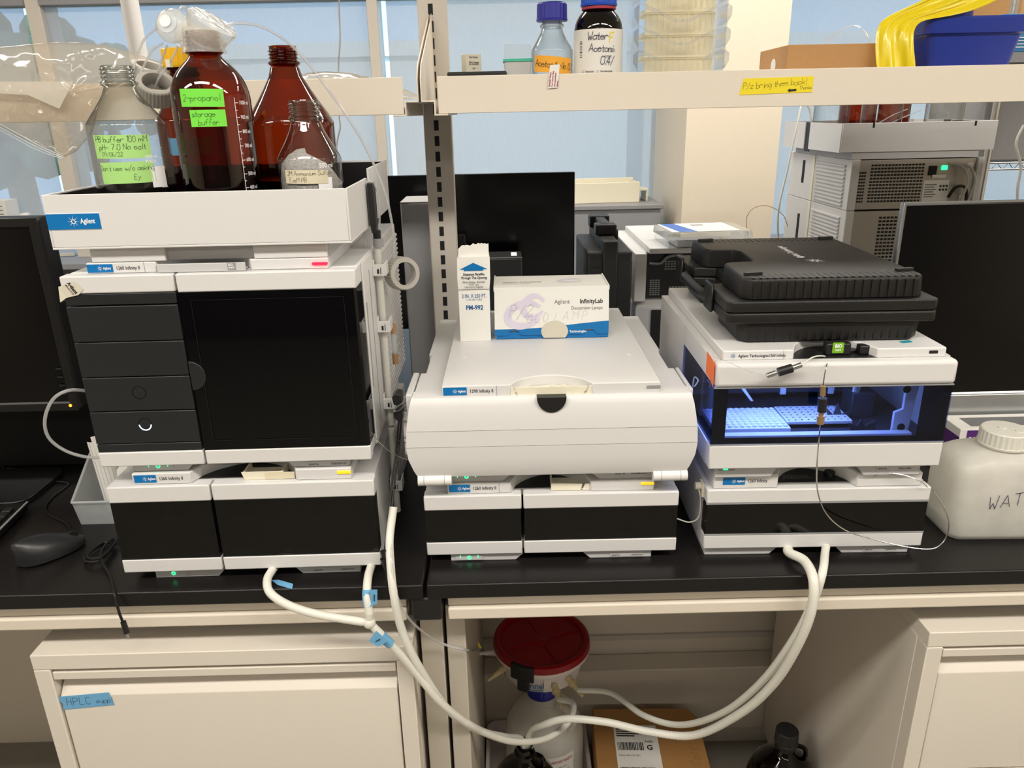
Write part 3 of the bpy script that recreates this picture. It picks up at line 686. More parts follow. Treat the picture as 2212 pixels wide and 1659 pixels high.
# ------------------------------------------------------------------ middle stack: lower module
MX, MY, MR = 1.3145, 0.0584, -0.007
t = thing('detector_module', 'white instrument module with two dark doors, bottom of the middle stack', 'lab instrument', (MX, MY, 0), MR)
shell(t, w2-0.0015, 0.023, 0.43, 0.0115, 0.1198, 0.028, 0.108, 0.12)
cavity(t, -w2+0.009, w2-0.009, 0.024, 0.119, 0.029, 0.107)
door(t, -w2, -0.0465, 0.0144, 0.0378, 0.0945, 0.1195)
door(t, -0.0435, w2, 0.0144, 0.0378, 0.0945, 0.1195)
feet(t, 0.0, 0.0115, ((-0.161, -0.045), (0.050, 0.160)), 0.006, 0.42)
power_key(t, -0.1317, 0.0068, 0.0055)
serial(t, 0.094, 0.148, 0.0025, 0.009, 0.0055, 'DEAA307353')
obj('top_cover', B().prism(arch_poly(-0.161, 0.1595, 0.006, 0.42, -0.063, 0.062, 0.06), 0.1198, 0.1382, 'z'), 'white_plastic', t, bevel=0.0015)
obj('arch_floor', B().box(-0.060, 0.022, 0.1199, 0.058, 0.068, 0.1205), 'black_plastic', t)
logo_plate(t, -0.1585, -0.1255, 0.1235, 0.136, 0.006, '1260 Infinity II')
obj('cover_seam', B().box(-0.081, 0.0057, 0.12, -0.0804, 0.0062, 0.138), 'midgrey', t)
obj('status_bar', B().box(0.139, 0.0045, 0.1295, 0.1595, 0.0065, 0.1338), 'led_amber', t, bevel=0.0008)['label'] = 'amber status bar'
obj('leak_tray', B().prism([(0.000, 0.1207), (0.046, 0.1207), (0.049, 0.131), (0.000, 0.133)], 0.010, 0.0125, 'y').box(0.0, 0.0125, 0.1207, 0.057, 0.05, 0.1225).box(0.0, 0.0125, 0.1225, 0.0025, 0.05, 0.133), 'cream_plastic', t)
obj('tray_latch', B().prism([(0.049, 0.1207), (0.060, 0.1207), (0.060, 0.131), (0.053, 0.131)], 0.010, 0.0125, 'y'), 'cream_plastic', t)
obj('drawer_seam', B().box(-0.17, 0.1175, 0.055, 0.17, 0.1185, 0.0565), 'midgrey', t)
# ------------------------------------------------------------------ middle stack: column oven
zb = 0.1384
t = thing('column_oven', 'wide white instrument with bulging front lid, top of the middle stack', 'lab instrument', (MX, MY, zb), MR)
L_ = lambda z: z-zb
obj('housing', B().prism([(-0.2045, 0.0225), (0.2045, 0.0225), (0.2045, 0.113), (0.196, 0.113), (0.196, 0.215), (0.2005, 0.215), (0.2005, 0.445), (-0.2005, 0.445), (-0.2005, 0.215), (-0.196, 0.215), (-0.196, 0.113), (-0.2045, 0.113)], L_(0.156), L_(0.2835), 'z'), 'white_plastic', t, bevel=0.002)
obj('base_plate', B().prism([(-0.165, L_(0.1384)), (-0.075, L_(0.1384)), (-0.055, L_(0.156)), (-0.165, L_(0.156))], 0.010, 0.43, 'y'), 'grey_plastic', t, bevel=0.001)
obj('base_plate', B().prism([(0.075, L_(0.1384)), (0.165, L_(0.1384)), (0.165, L_(0.156)), (0.055, L_(0.156))], 0.010, 0.43, 'y'), 'grey_plastic', t, bevel=0.001)
obj('base_core', B().prism(arch_poly(-0.09, 0.09, 0.035, 0.42, -0.07, 0.07, 0.05), L_(0.1386), L_(0.1559), 'z'), 'grey_plastic', t)
power_key(t, -0.1306, L_(0.1485), 0.0095)
serial(t, 0.095, 0.150, L_(0.1445), L_(0.153), 0.0095, 'DEAEM00323')
LV = [(0.1585, 0.2030, -0.010), (0.1700, 0.2075, -0.0142), (0.190, 0.2145, -0.0162), (0.2096, 0.2165, -0.017), (0.2104, 0.2165, -0.017), (0.2351, 0.2150, -0.0166), (0.2359, 0.2149, -0.0166), (0.255, 0.2120, -0.0150), (0.272, 0.2090, -0.0118), (0.281, 0.2065, -0.0085), (0.2842, 0.2055, -0.005), (0.2850, 0.2050, 0.002)]
def lid(lv):
    b = B(); R = []
    for z, hwid, yf in lv:
        n = 12
        R.append([(-hwid+2*hwid*i/n, yf, L_(z)) for i in range(n+1)]+[(hwid, 0.022, L_(z)), (-hwid, 0.022, L_(z))])
    return b.loft(R)
obj('front_lid', lid(LV[:4]), 'white_plastic', t, smooth=30)
obj('front_lid', lid(LV[4:6]), 'white_plastic', t, smooth=30)
fl = obj('front_lid', lid(LV[6:]), 'white_plastic', t, smooth=30)
obj('lid_core', B().box(-0.20, -0.002, L_(0.163), 0.20, 0.021, L_(0.27)), 'midgrey', t)
P = [(-0.0215*math.cos(PI*i/20), L_(0.2852)-0.0235*math.sin(PI*i/20)) for i in range(21)]
obj('finger_notch', B().loft([[(x, y0-0.0012-0.011*max(0, (z-L_(0.262))/0.022)*0-0.0, z) for x, z in P] for y0 in (-0.0145, 0.004)]), 'black_plastic', t)
for x0, x1, s in ((-0.203, -0.152, 1), (0.1535, 0.2055, -1)):
    h_ = obj('hinge', B().cyl((x0, -0.008, L_(0.1525)), (x1, -0.008, L_(0.1525)), 0.0088, n=20), 'white_gloss', t, smooth=True)
    xa = x0+0.009 if s > 0 else x1-0.011; xb = x1-0.011 if s > 0 else x0+0.012
    for xx in (xa, xb): obj('hinge_groove', B().cyl((xx, -0.008, L_(0.1525)), (xx+0.0008, -0.008, L_(0.1525)), 0.0090, n=20), 'midgrey', h_)
tc_ = obj('top_cover', B().prism(arch_poly(-0.1605, 0.1605, -0.001, 0.445, -0.060, 0.060, 0.042), L_(0.2837), L_(0.301), 'z'), 'white_plastic', t, bevel=0.0015)
logo_plate(t, -0.1585, -0.124, L_(0.2865), L_(0.2985), -0.001, '1290 Infinity II')
obj('cover_seam', B().box(-0.0805, -0.0013, L_(0.284), -0.0799, -0.0008, L_(0.3005)), 'midgrey', t)
obj('status_bar', B().box(0.1405, -0.0022, L_(0.2915), 0.1605, -0.0005, L_(0.2955)), 'midgrey', t)
obj('leak_tray', B().prism([(-0.049, L_(0.284)), (0.047, L_(0.284)), (0.053, L_(0.2962)), (-0.053, L_(0.2962))], -0.001, 0.0015, 'y').prism([(x, y) for x, y in arch_poly(-0.058, 0.058, 0.041, 0.042, -0.0579, 0.0579, -0.0001)][:1]+[(-0.056, 0.006), (0.056, 0.006), (0.045, 0.028), (0.0, 0.038), (-0.045, 0.028)], L_(0.2838), L_(0.286), 'z'), 'cream_plastic', t)
for s in (-1, 1): obj('tray_latch', B().prism([(s*0.0595, L_(0.284)), (s*0.0515, L_(0.284)), (s*0.056, L_(0.2962)), (s*0.0595, L_(0.2962))], -0.001, 0.003, 'y'), 'cream_plastic', t)
for x in (0.004, 0.02): obj('tray_knob', B().cyl((x, 0.018, L_(0.286)), (x, 0.018, L_(0.292)), 0.0042), 'cream_plastic', t, smooth=True)
for x in (-0.134, 0.134): obj('screw_cover', B().cyl((x, 0.135, L_(0.3008)), (x, 0.135, L_(0.3016)), 0.004), 'white_gloss', t, smooth=True)
# left end cap carrying the column clip
obj('end_cap', B().prism([(0.012, L_(0.284)), (0.115, L_(0.284)), (0.115, L_(0.20)), (0.06, L_(0.17)), (0.012, L_(0.262))], -0.2165, -0.2065, 'x'), 'white_plastic', t, bevel=0.002)
obj('end_cap', B().prism([(0.012, L_(0.284)), (0.115, L_(0.284)), (0.115, L_(0.20)), (0.06, L_(0.19)), (0.012, L_(0.262))], 0.2065, 0.2125, 'x'), 'white_plastic', t, bevel=0.002)
hk = obj('column_rack', B().box(-0.2255, 0.028, L_(0.178), -0.2168, 0.032, L_(0.25)).box(-0.2255, 0.028, L_(0.178), -0.2168, 0.05, L_(0.183)).box(-0.2255, 0.028, L_(0.205), -0.2168, 0.05, L_(0.21)).box(-0.2255, 0.028, L_(0.232), -0.2168, 0.05, L_(0.237)), 'white_plastic', t, bevel=0.0008)
ck = thing('binder_clip', 'black binder clip on the left side of the middle instrument', 'binder clip', (MX-0.2295, MY+0.030, 0.262), MR)
obj('jaw', B().prism([(-0.006, 0.004), (0.006, 0.004), (0.006, 0.020), (-0.002, 0.022), (-0.008, 0.016)], -0.012, 0.012, 'y'), 'black_plastic', ck, bevel=0.001)
obj('jaw', B().prism([(-0.006, -0.004), (0.006, -0.004), (0.006, -0.020), (-0.002, -0.022), (-0.008, -0.016)], -0.012, 0.012, 'y'), 'black_plastic', ck, bevel=0.001)
obj('wire_handle', B().tube([(0.010, -0.013, 0.010), (-0.004, -0.016, 0.0), (-0.006, -0.016, -0.004), (0.002, -0.016, -0.003), (0.012, -0.013, 0.006)], 0.0009), 'steel', ck, smooth=True)

# parafilm carton and lamp box on top of the oven
def mstack(x, y, z): return (MX+x*math.cos(MR)-y*math.sin(MR), MY+x*math.sin(MR)+y*math.cos(MR), z)
ZT = 0.3013
t = thing('dispenser_carton', 'tall narrow white carton with blue arrow and torn flap, beside the lamp box', 'carton', mstack(-0.119, 0.228, ZT), MR+0.02)
obj('carton_body', B().box(-0.0265, 0, 0, 0.0265, 0.052, 0.092).loft([[(-0.0265, 0, 0.092), (0.0265, 0, 0.092), (0.0265, 0.052, 0.092), (-0.0265, 0.052, 0.092)], [(-0.0275, -0.0025, 0.11), (0.0285, -0.0025, 0.11), (0.0275, 0.053, 0.11), (-0.0275, 0.053, 0.11)], [(-0.0265, -0.001, 0.146), (0.0285, -0.001, 0.1465), (0.027, 0.052, 0.146), (-0.0265, 0.052, 0.145)]], False), 'paper', t)
obj('side_print', B().box(0.0266, 0.002, 0.001, 0.0272, 0.050, 0.088), 'logo_blue', t)
rnd = random.Random(3)
P = [(-0.0245, 0.146)]+[(-0.0245, 0.159), (-0.019, 0.1645)]+[(-0.019+0.046*i/16, 0.1655+rnd.uniform(-0.0015, 0.0015)+0.002*(i > 5)) for i in range(17)]+[(0.027, 0.146)]
obj('torn_flap', B().prism(P, 0.012, 0.0128, 'y'), 'paper', t)
obj('fold_line', B().box(-0.0264, -0.0009, 0.0915, 0.0264, -0.0001, 0.0921), 'print_grey', t)
obj('arrow', B().poly([(0, 0, 0.0135), (-0.0235, 0, 0.0025), (-0.0165, 0, 0.0025), (-0.0165, 0, 0), (0.0165, 0, 0), (0.0165, 0, 0.0025), (0.0235, 0, 0.0025)]), 'logo_blue', t, loc=(0.0005, -0.0029, 0.1245))
def tline(parent, s, size, x, y, z, m, bold=0.0, sx=0.85, align='CENTER', shear=0.0, name='lettering', rz=0):
    return obj(name, text_mesh(s, size, bold, sx, align, shear), m, parent, M=FRONT(x, y, z, rz))
tline(t, 'Dispense Parafilm', 0.0062, 0.0005, -0.0029, 0.1165, 'print_black', 0.02, 0.82, shear=0.2)
tline(t, 'Through This Opening', 0.0062, 0.0005, -0.0029, 0.1105, 'print_black', 0.02, 0.78, shear=0.2)
tline(t, 'When Empty - Reorder', 0.005, 0.0005, -0.0028, 0.1035, 'print_black', 0.0, 0.8)
tline(t, 'From Your', 0.005, 0.0005, -0.0027, 0.0993, 'print_black', 0.0, 0.8)
tline(t, 'Laboratory Supplier', 0.005, 0.0005, -0.0027, 0.0952, 'print_black', 0.0, 0.8)
tline(t, '2 IN. X 250 FT.', 0.0092, 0.0, -0.0004, 0.0775, 'print_blue', 0.01, 0.72)
tline(t, '(1 IN. DIA. CORE)', 0.0046, 0.0, -0.0004, 0.0725, 'print_blue', 0.0, 0.75)
tline(t, 'PM-992', 0.0112, 0.0, -0.0004, 0.0565, 'print_blue', 0.035, 0.85)

t = thing('lamp_box', 'white and blue lamp box with grey disc, on the middle instrument', 'box', mstack(0.014, 0.236, ZT), MR)
obj('carton_body', B().box(-0.0985, 0.004, 0, 0.0985, 0.104, 0.0905), 'paper', t, bevel=0.0015)
obj('base_tray', B().box(-0.0970, 0.0, 0.0005, 0.0990, 0.0036, 0.0125), 'logo_blue', t)
# front flap with scalloped lower edge: white above, blue wave below
def scallop(x):
    for c, r in ((-0.066, 0.0115), (0.066, 0.0115)):
        if abs(x-c) < r: return 0.0075+math.sqrt(r*r-(x-c)**2)*0.8
    return 0.0072
X = [-0.0995+0.199*i/80 for i in range(81)]
wave = lambda x: 0.0185+0.0*x+0.0125*(0.5+0.5*math.tanh((x-0.0)*18))*((x+0.0995)/0.199)
obj('front_flap', B().prism([(-0.0995, wave(-0.0995))]+[(x, wave(x)) for x in X[1:]]+[(0.0985, 0.0925), (-0.0985, 0.0925)], -0.0022, 0.0, 'y'), 'paper', t)
obj('front_flap', B().prism([(x, scallop(x)) for x in X]+[(x, wave(x)-0.0001) for x in reversed(X)], -0.0022, 0.0, 'y'), 'logo_blue', t)['label'] = 'blue wavy lower part of the flap'
for s in (-1, 1): obj('side_flap', B().prism([(0.0, 0.0925), (0.104, 0.0925), (0.104, 0.0905), (0.0, 0.085)], s*0.0988-0.001, s*0.0988+0.001, 'x'), 'paper', t)
b = B(); ring = [(0.0235*math.cos(2*PI*i/28), 0.0235*math.sin(2*PI*i/28)) for i in range(28)]
obj('seal_disc', B().prism([(x+0.005, z*0.80+0.0135) for x, z in ring if z > -0.016], -0.0032, -0.0024, 'y'), 'beige_card', t)
tline(t, 'Agilent', 0.0108, 0.031, -0.0026, 0.0625, 'print_grey', 0.0, 0.86, 'RIGHT')
tline(t, 'InfinityLab', 0.0108, 0.0885, -0.0026, 0.0625, 'print_black', 0.02, 0.9, 'RIGHT')
tline(t, 'Deuterium Lamps', 0.0088, 0.0885, -0.0026, 0.0515, 'print_grey', 0.0, 0.86, 'RIGHT')
tline(t, 'Technologies', 0.0062, 0.031, -0.0026, 0.0105, 'print_white', 0.02, 0.9, 'LEFT')
# pale purple ring motif: two interlocked swooshes
def swoosh(cx, cz, rx, rz_, w0, w1, a0, a1, tilt, n=28):
    b = B(); A = []; C_ = []
    for i in range(n+1):
        s = a0+(a1-a0)*i/n; wv = w0+(w1-w0)*math.sin(PI*i/n)
        x, z = rx*math.cos(s), rz_*math.sin(s); L1 = math.hypot(x/rx/rx, z/rz_/rz_); nx, nz = x/rx/rx/L1, z/rz_/rz_/L1
        for lst, k in ((A, wv), (C_, -wv)):
            xx, zz = x+nx*k, z+nz*k
            lst.append((cx+xx*math.cos(tilt)-zz*math.sin(tilt), 0, cz+xx*math.sin(tilt)+zz*math.cos(tilt)))
    return b.loft([A, C_], False, False, closed=False)
obj('ring_motif', swoosh(-0.047, 0.044, 0.030, 0.020, 0.003, 0.007, 0.3, 5.6, 0.25), 'purple_pale', t, loc=(0, -0.0026, 0))
obj('ring_motif', swoosh(-0.031, 0.058, 0.017, 0.020, 0.002, 0.006, 1.0, 6.4, -0.6), 'purple_pale', t, loc=(0, -0.0027, 0))
obj('top_motif', swoosh(0.037, 0.055, 0.022, 0.012, 0.002, 0.004, 0.3, 5.6, 0.25), 'purple_pale', t, M=Matrix.Rotation(-PI/2, 4, 'X') @ Matrix.Diagonal((1, 1, 1, 1)), loc=(0, 0.0, 0.0909))
obj('top_lettering', text_mesh('Agilent InfinityLab', 0.010, 0.01, 0.95), 'print_grey', t, M=TOP(-0.084, 0.045, 0.0909))
obj('top_lettering', text_mesh('Deuterium Lamps', 0.007, 0.0, 0.95), 'print_grey', t, M=TOP(-0.084, 0.033, 0.0909))
obj('handwriting', hand('OLD LAMP', 0.015, 0.045, 2.6, 0.3, 0.25, 4), 'ink_pale', t, M=FRONT(-0.043, -0.0029, 0.030, 0, 0.05))
obj('handwriting', hand('P/2', 0.021, 0.045, 1.0, 0.3, 0.2, 9), 'ink_pale', t, M=FRONT(-0.074, -0.0029, 0.041))

# ------------------------------------------------------------------ right stack: lower module
RX, RY, RR = 1.7283, 0.0539, -0.0193
w3 = 0.1725
def rstack(x, y, z): return (RX+x*math.cos(RR)-y*math.sin(RR), RY+x*math.sin(RR)+y*math.cos(RR), z)
t = thing('pump_module', 'white instrument module with one dark pane, bottom of the right stack', 'lab instrument', (RX, RY, 0), RR)
shell(t, w3-0.0015, 0.023, 0.43, 0.0125, 0.1205, 0.03, 0.108, 0.12)
cavity(t, -w3+0.009, w3-0.009, 0.024, 0.119, 0.031, 0.107)
d = door(t, -w3, w3, 0.0156, 0.0405, 0.0968, 0.1202, glass='tint_glass')
for z in (0.0412, 0.0962): obj('pane_trim', B().box(-w3, -0.0003, z-0.001, w3, 0.003, z+0.001), 'midgrey', d)
for x, r in ((-0.10, 0.02), (-0.02, 0.017), (0.06, 0.017), (0.12, 0.02)): obj('pump_head', B().cyl((x, 0.118, 0.06), (x, 0.06, 0.06), r, r*0.8, 20), 'steel', t, smooth=True)
obj('side_window', B().box(-w3-0.0006, 0.012, 0.045, -w3+0.003, 0.020, 0.092), 'black_plastic', t)
feet(t, 0.0, 0.0125, ((-0.168, -0.052), (0.040, 0.157)), 0.008, 0.42)
serial(t, 0.085, 0.14, 0.003, 0.0095, 0.0075, 'DEAB920372')
obj('top_cover', B().prism(arch_poly(-0.163, 0.1575, 0.004, 0.42, -0.064, 0.058, 0.065), 0.1206, 0.1435, 'z'), 'white_plastic', t, bevel=0.0015)
obj('arch_floor', B().box(-0.062, 0.022, 0.1207, 0.056, 0.07, 0.1213), 'black_plastic', t)
obj('warning_lettering', text_mesh('Warning\nAttention', 0.009, 0.02, 1.3, lh=0.75), 'print_grey', t, M=TOP(-0.045, 0.040, 0.1216))
logo_plate(t, -0.1485, -0.1145, 0.1275, 0.1395, 0.004, '1260 Infinity')
obj('leak_cup', B().cyl((0.03, 0.04, 0.1214), (0.03, 0.04, 0.13), 0.008), 'black_plastic', t, smooth=True)
obj('knob', B().cyl((-w3-0.012, 0.03, 0.113), (-w3+0.002, 0.03, 0.113), 0.006).box(-w3-0.003, 0.02, 0.098, -w3+0.001, 0.04, 0.12), 'cream_plastic', t, smooth=True)
for y in (0.26, 0.28): obj('side_seam', B().box(-w3-0.0003, y, 0.02, -w3+0.002, y+0.0008, 0.115), 'midgrey', t)

# ------------------------------------------------------------------ right stack: fraction sampler with lit interior
zb = 0.1438; YO = -0.0154; XO = -0.0045
t = thing('autosampler', 'white instrument with blue-lit window showing well plates, right stack', 'lab instrument', rstack(XO, YO, zb), RR)
L_ = lambda z: z-zb
ha = w3+0.0005
obj('housing', B().box(-ha, 0.30, L_(0.1635), ha, 0.435, L_(0.3305)).box(-ha, 0.0225, L_(0.1635), ha, 0.30, L_(0.2005)).box(-ha, 0.0225, L_(0.297), ha, 0.30, L_(0.3305)).box(ha-0.004, 0.0225, L_(0.2005), ha, 0.30, L_(0.297))
    .prism([(0.215, L_(0.2005)), (0.30, L_(0.2005)), (0.30, L_(0.297)), (0.215, L_(0.297))], -ha, -ha+0.004, 'x'), 'white_plastic', t)
obj('upper_band', B().box(-ha, -0.002, L_(0.2945), ha+0.001, 0.022, L_(0.331)), 'white_plastic', t, bevel=0.006, seg=3)
obj('lower_band', B().box(-ha, 0.0, L_(0.1635), ha, 0.022, L_(0.2022)), 'white_plastic', t, bevel=0.002)
for z in (0.2032, 0.2936): obj('pane_trim', B().box(-ha, 0.0, L_(z)-0.0009, ha, 0.004, L_(z)+0.0009), 'midgrey', t)
obj('pane', B().box(-ha+0.0005, 0.0008, L_(0.2042), ha-0.0005, 0.003, L_(0.2926)), 'blue_glass', t)
# black printed frame around the clear field
fr = [(-ha+0.0006, ha-0.0006, 0.2042, 0.2128), (-ha+0.0006, -0.1515, 0.2128, 0.2926), (0.132, ha-0.0006, 0.2128, 0.2926)]
for a, b_, z0, z1 in fr: obj('pane_mask', B().box(a, 0.0031, L_(z0), b_, 0.0045, L_(z1)), 'tint_glass' if a > 0 else 'black_glass', t)
obj('side_pane', B().prism([(0.004, L_(0.204)), (0.022, L_(0.204)), (0.155, L_(0.204)), (0.215, L_(0.245)), (0.215, L_(0.297)), (0.004, L_(0.297))], -ha, -ha+0.002, 'x'), 'blue_glass', t)
feet(t, 0.0, L_(0.1635), ((-0.160, -0.062), (0.055, 0.152)), 0.012, 0.42)
obj('centre_base', B().prism(arch_poly(-0.08, 0.08, 0.05, 0.4, -0.06, 0.06, 0.05), 0.0002, L_(0.1634), 'z'), 'grey_plastic', t)
k = obj('power_button', B().box(-0.155, 0.0112, L_(0.1555), -0.130, 0.0118, L_(0.1615)), 'midgrey', t); obj('status_light', B().box(-0.1475, 0.0104, L_(0.157), -0.1405, 0.0112, L_(0.161)), 'led_green', k)
serial(t, 0.085, 0.14, L_(0.152), L_(0.159), 0.0115, 'DEAC130946')
obj('top_cover', B().prism(arch_poly(-0.1605, 0.162, 0.015, 0.435, -0.058, 0.063, 0.06), L_(0.3306), L_(0.3455), 'z'), 'white_plastic', t, bevel=0.002)
obj('arch_floor', B().box(-0.056, 0.02, L_(0.3307), 0.061, 0.085, L_(0.3313)), 'black_plastic', t)
obj('emblem', spark_mesh(0.0052), 'print_blue', t, M=FRONT(-0.1455, 0.0146, L_(0.3378)))
obj('model_lettering', text_mesh('Agilent Technologies', 0.0062, 0.012, 0.84), 'print_black', t, M=FRONT(-0.138, 0.0146, L_(0.3356)))
obj('model_lettering', text_mesh('1260 Infinity', 0.0062, 0.012, 0.80), 'print_black', t, M=FRONT(-0.094, 0.0146, L_(0.3356)))
obj('cover_seam', B().box(-0.073, 0.0147, L_(0.331), -0.0724, 0.0152, L_(0.345)), 'midgrey', t)
obj('indicator', B().prism(rr(0.137, L_(0.3365), 0.1495, L_(0.341), 0.001), 0.0144, 0.015, 'y'), 'slot_dark', t)
tr = obj('leak_tray', B().box(-0.0055, 0.03, L_(0.3313), 0.031, 0.045, L_(0.349)).box(0.044, 0.03, L_(0.3313), 0.061, 0.045, L_(0.345)), 'black_plastic', t, bevel=0.002)
bd = obj('badge', B().prism(rr(0.0030, L_(0.3350), 0.0195, L_(0.3510), 0.0015), 0.0288, 0.0298, 'y'), mat('badge_green', (120, 178, 30), 0.45), t)
obj('lettering', text_mesh('BIO', 0.0074, 0.04, 0.85, 'CENTER'), 'print_white', bd, M=FRONT(0.01125, 0.0284, L_(0.3435)))
obj('lettering', text_mesh('inert', 0.0046, 0.03, 0.9, 'CENTER'), 'print_white', bd, M=FRONT(0.01125, 0.0284, L_(0.3385)))
obj('leak_cup', B().cyl((-0.01, 0.045, L_(0.3314)), (-0.01, 0.045, L_(0.335)), 0.010).cyl((0.035, 0.05, L_(0.3314)), (0.035, 0.05, L_(0.335)), 0.012), 'black_plastic', t, smooth=True)
for y in (0.20, 0.212): obj('side_seam', B().box(-ha-0.0002, y, L_(0.30), -ha+0.002, y+0.0008, L_(0.33)), 'midgrey', t)
# interior
mat('inner_plate', (228, 231, 238), 0.4, vary=0.03); mat('inner_dark', (44, 48, 58), 0.5, vary=0.05)
obj('inner_floor', B().box(-ha+0.006, 0.024, L_(0.2006), ha-0.006, 0.296, L_(0.2026)), 'inner_dark', t)
obj('inner_back', B().box(-ha+0.006, 0.290, L_(0.2026), ha-0.006, 0.294, L_(0.2965)), 'inner_dark', t)
obj('front_sill', B().box(-0.15, 0.010, L_(0.2045), 0.13, 0.024, L_(0.2135)), 'inner_plate', t, bevel=0.001)
wp = obj('well_plate', B().box(-0.160, 0.030, L_(0.2090), -0.044, 0.115, L_(0.2165)), 'inner_plate', t, bevel=0.001)
b = None
cap = B().lathe([(0.0001, 0.0032), (0.0022, 0.0032), (0.0036, 0.0022), (0.0040, 0.0)], 10).mesh('well_cap')
first = None
for i in range(12):
    for j in range(8):
        x, y = -0.1535+i*0.0094, 0.038+j*0.0098
        if first is None: first = obj('well_cap', cap, 'inner_plate', wp, smooth=True, loc=(x, y, L_(0.2165)))
        else:
            c = first.copy(); COL.objects.link(c); c.location = (x, y, L_(0.2165))
hp = obj('well_plate', B().box(-0.040, 0.060, L_(0.2090), 0.062, 0.125, L_(0.2145)), 'inner_plate', t, bevel=0.001)
hole = B().lathe([(0.0001, 0.0), (0.0017, 0.0)], 10).mesh('well_hole'); first = None
for i in range(10):
    for j in range(6):
        x, y = -0.035+i*0.0102, 0.066+j*0.0106
        if first is None: first = obj('well_hole', hole, 'slot_dark', hp, loc=(x, y, L_(0.21465)))
        else:
            c = first.copy(); COL.objects.link(c); c.location = (x, y, L_(0.21465))
obj('rail', B().box(-0.17, 0.16, L_(0.225), 0.10, 0.170, L_(0.232)), 'inner_dark', t, bevel=0.001)
obj('rail', B().box(-0.17, 0.16, L_(0.245), 0.10, 0.165, L_(0.249)), 'inner_dark', t, bevel=0.001)
for x in (-0.13, -0.02, 0.06): obj('guide_block', B().box(x, 0.158, L_(0.222), x+0.010, 0.170, L_(0.242)), 'inner_plate', t, bevel=0.001)
obj('gripper_arm', B().prism([(-0.105, L_(0.290)), (-0.084, L_(0.290)), (-0.084, L_(0.272)), (-0.088, L_(0.272)), (-0.088, L_(0.245)), (-0.072, L_(0.222)), (-0.077, L_(0.222)), (-0.093, L_(0.243)), (-0.095, L_(0.272)), (-0.105, L_(0.276))], 0.130, 0.142, 'y'), 'inner_plate', t, bevel=0.001)
obj('needle_unit', B().box(0.075, 0.10, L_(0.2028), 0.112, 0.14, L_(0.245)), 'inner_dark', t, bevel=0.002)
obj('needle_post', B().cyl((0.083, 0.11, L_(0.245)), (0.083, 0.11, L_(0.268)), 0.008).cyl((0.083, 0.11, L_(0.268)), (0.083, 0.11, L_(0.274)), 0.010), 'steel', t, smooth=True)
obj('warning_card', B().prism([(0.052, 0.12), (0.075, 0.14), (0.06, 0.16), (0.04, 0.14)], L_(0.252), L_(0.2526), 'z'), 'teal', t)
obj('tube_bracket', B().prism([(0.035, L_(0.2028)), (0.062, L_(0.2028)), (0.070, L_(0.222)), (0.055, L_(0.214)), (0.047, L_(0.234)), (0.042, L_(0.214)), (0.030, L_(0.226))], 0.085, 0.088, 'y'), 'inner_dark', t)
obj('tube_bracket', B().prism([(0.055, L_(0.2028)), (0.092, L_(0.2028)), (0.090, L_(0.220)), (0.075, L_(0.211)), (0.068, L_(0.222)), (0.063, L_(0.211)), (0.050, L_(0.216))], 0.045, 0.048, 'y'), 'inner_dark', t)
side = obj('side_frame', B().prism([(0.108, L_(0.2028)), (0.132, L_(0.2028)), (0.140, L_(0.2965)), (0.120, L_(0.2965)), (0.120, L_(0.245)), (0.108, L_(0.24))], 0.028, 0.034, 'y'), 'inner_plate', t, bevel=0.001)
for z in (0.216, 0.277): obj('hole', B().cyl((0.121, 0.0275, L_(z)), (0.121, 0.0281, L_(z)), 0.006), 'slot_dark', side)
for x in (-0.14, -0.06, 0.0): obj('vial', B().cyl((x, 0.24, L_(0.262)), (x, 0.24, L_(0.294)), 0.008), 'peek' if x > -0.1 else 'inner_plate', t, smooth=True)
la = bpy.data.lights.new('interior_lamp', 'AREA'); la.shape = 'RECTANGLE'; la.size = 0.22; la.size_y = 0.02; la.energy = 0.60; la.color = (0.42, 0.58, 1.0)
lo = bpy.data.objects.new('interior_lamp', la); COL.objects.link(lo); lo.parent = t; lo.location = (-0.05, 0.05, L_(0.2955))
# orange flag and small clip on the flank
fg = tag(obj('flag', B().loft([[(-0.0005, -0.022, 0.016), (-0.0012, -0.004, 0.020), (-0.003, 0.016, 0.024)], [(-0.0005, -0.022, -0.020), (-0.0014, -0.004, -0.013), (-0.003, 0.016, -0.010)]], False, False, closed=False), 'orange_flag', loc=rstack(XO-ha-0.0015, YO+0.022, 0.315), rot=(0, 0, RR)), 'orange tape flag on the corner of the right upper instrument', 'flag')

# ------------------------------------------------------------------ black hard case on top of the right stack
ZT = 0.3462
t = thing('hard_case', 'black ribbed plastic case lying on top of the right stack', 'case', rstack(0.0, 0.027, ZT), RR)
HC = 0.375
def notch(x0, x1, y0, y1, r):  # outline with a handle recess on the left
    return [(x0+r, y0), (x1-r, y0), (x1, y0+r), (x1, y1-r), (x1-r, y1), (x0+r, y1), (x0, y1-r), (x0, 0.265), (x0+0.008, 0.255), (x0+0.045, 0.250), (x0+0.055, 0.235), (x0+0.055, 0.155), (x0+0.045, 0.140), (x0+0.008, 0.135), (x0, 0.125), (x0, y0+r)]
def scaled(P, k, c=(0.0, 0.19)): return [(c[0]+(x-c[0])*k, c[1]+(y-c[1])*k) for x, y in P]
bot = notch(-0.136, 0.136, 0.006, HC, 0.012)
b = B(); b.loft([[(x, y, 0.0) for x, y in scaled(bot, 0.965)], [(x, y, 0.004) for x, y in scaled(bot, 0.985)], [(x, y, 0.0305) for x, y in bot]])
obj('lower_shell', b, 'case_black', t, bevel=0.0015)
top = notch(-0.133, 0.133, 0.008, HC-0.002, 0.012)
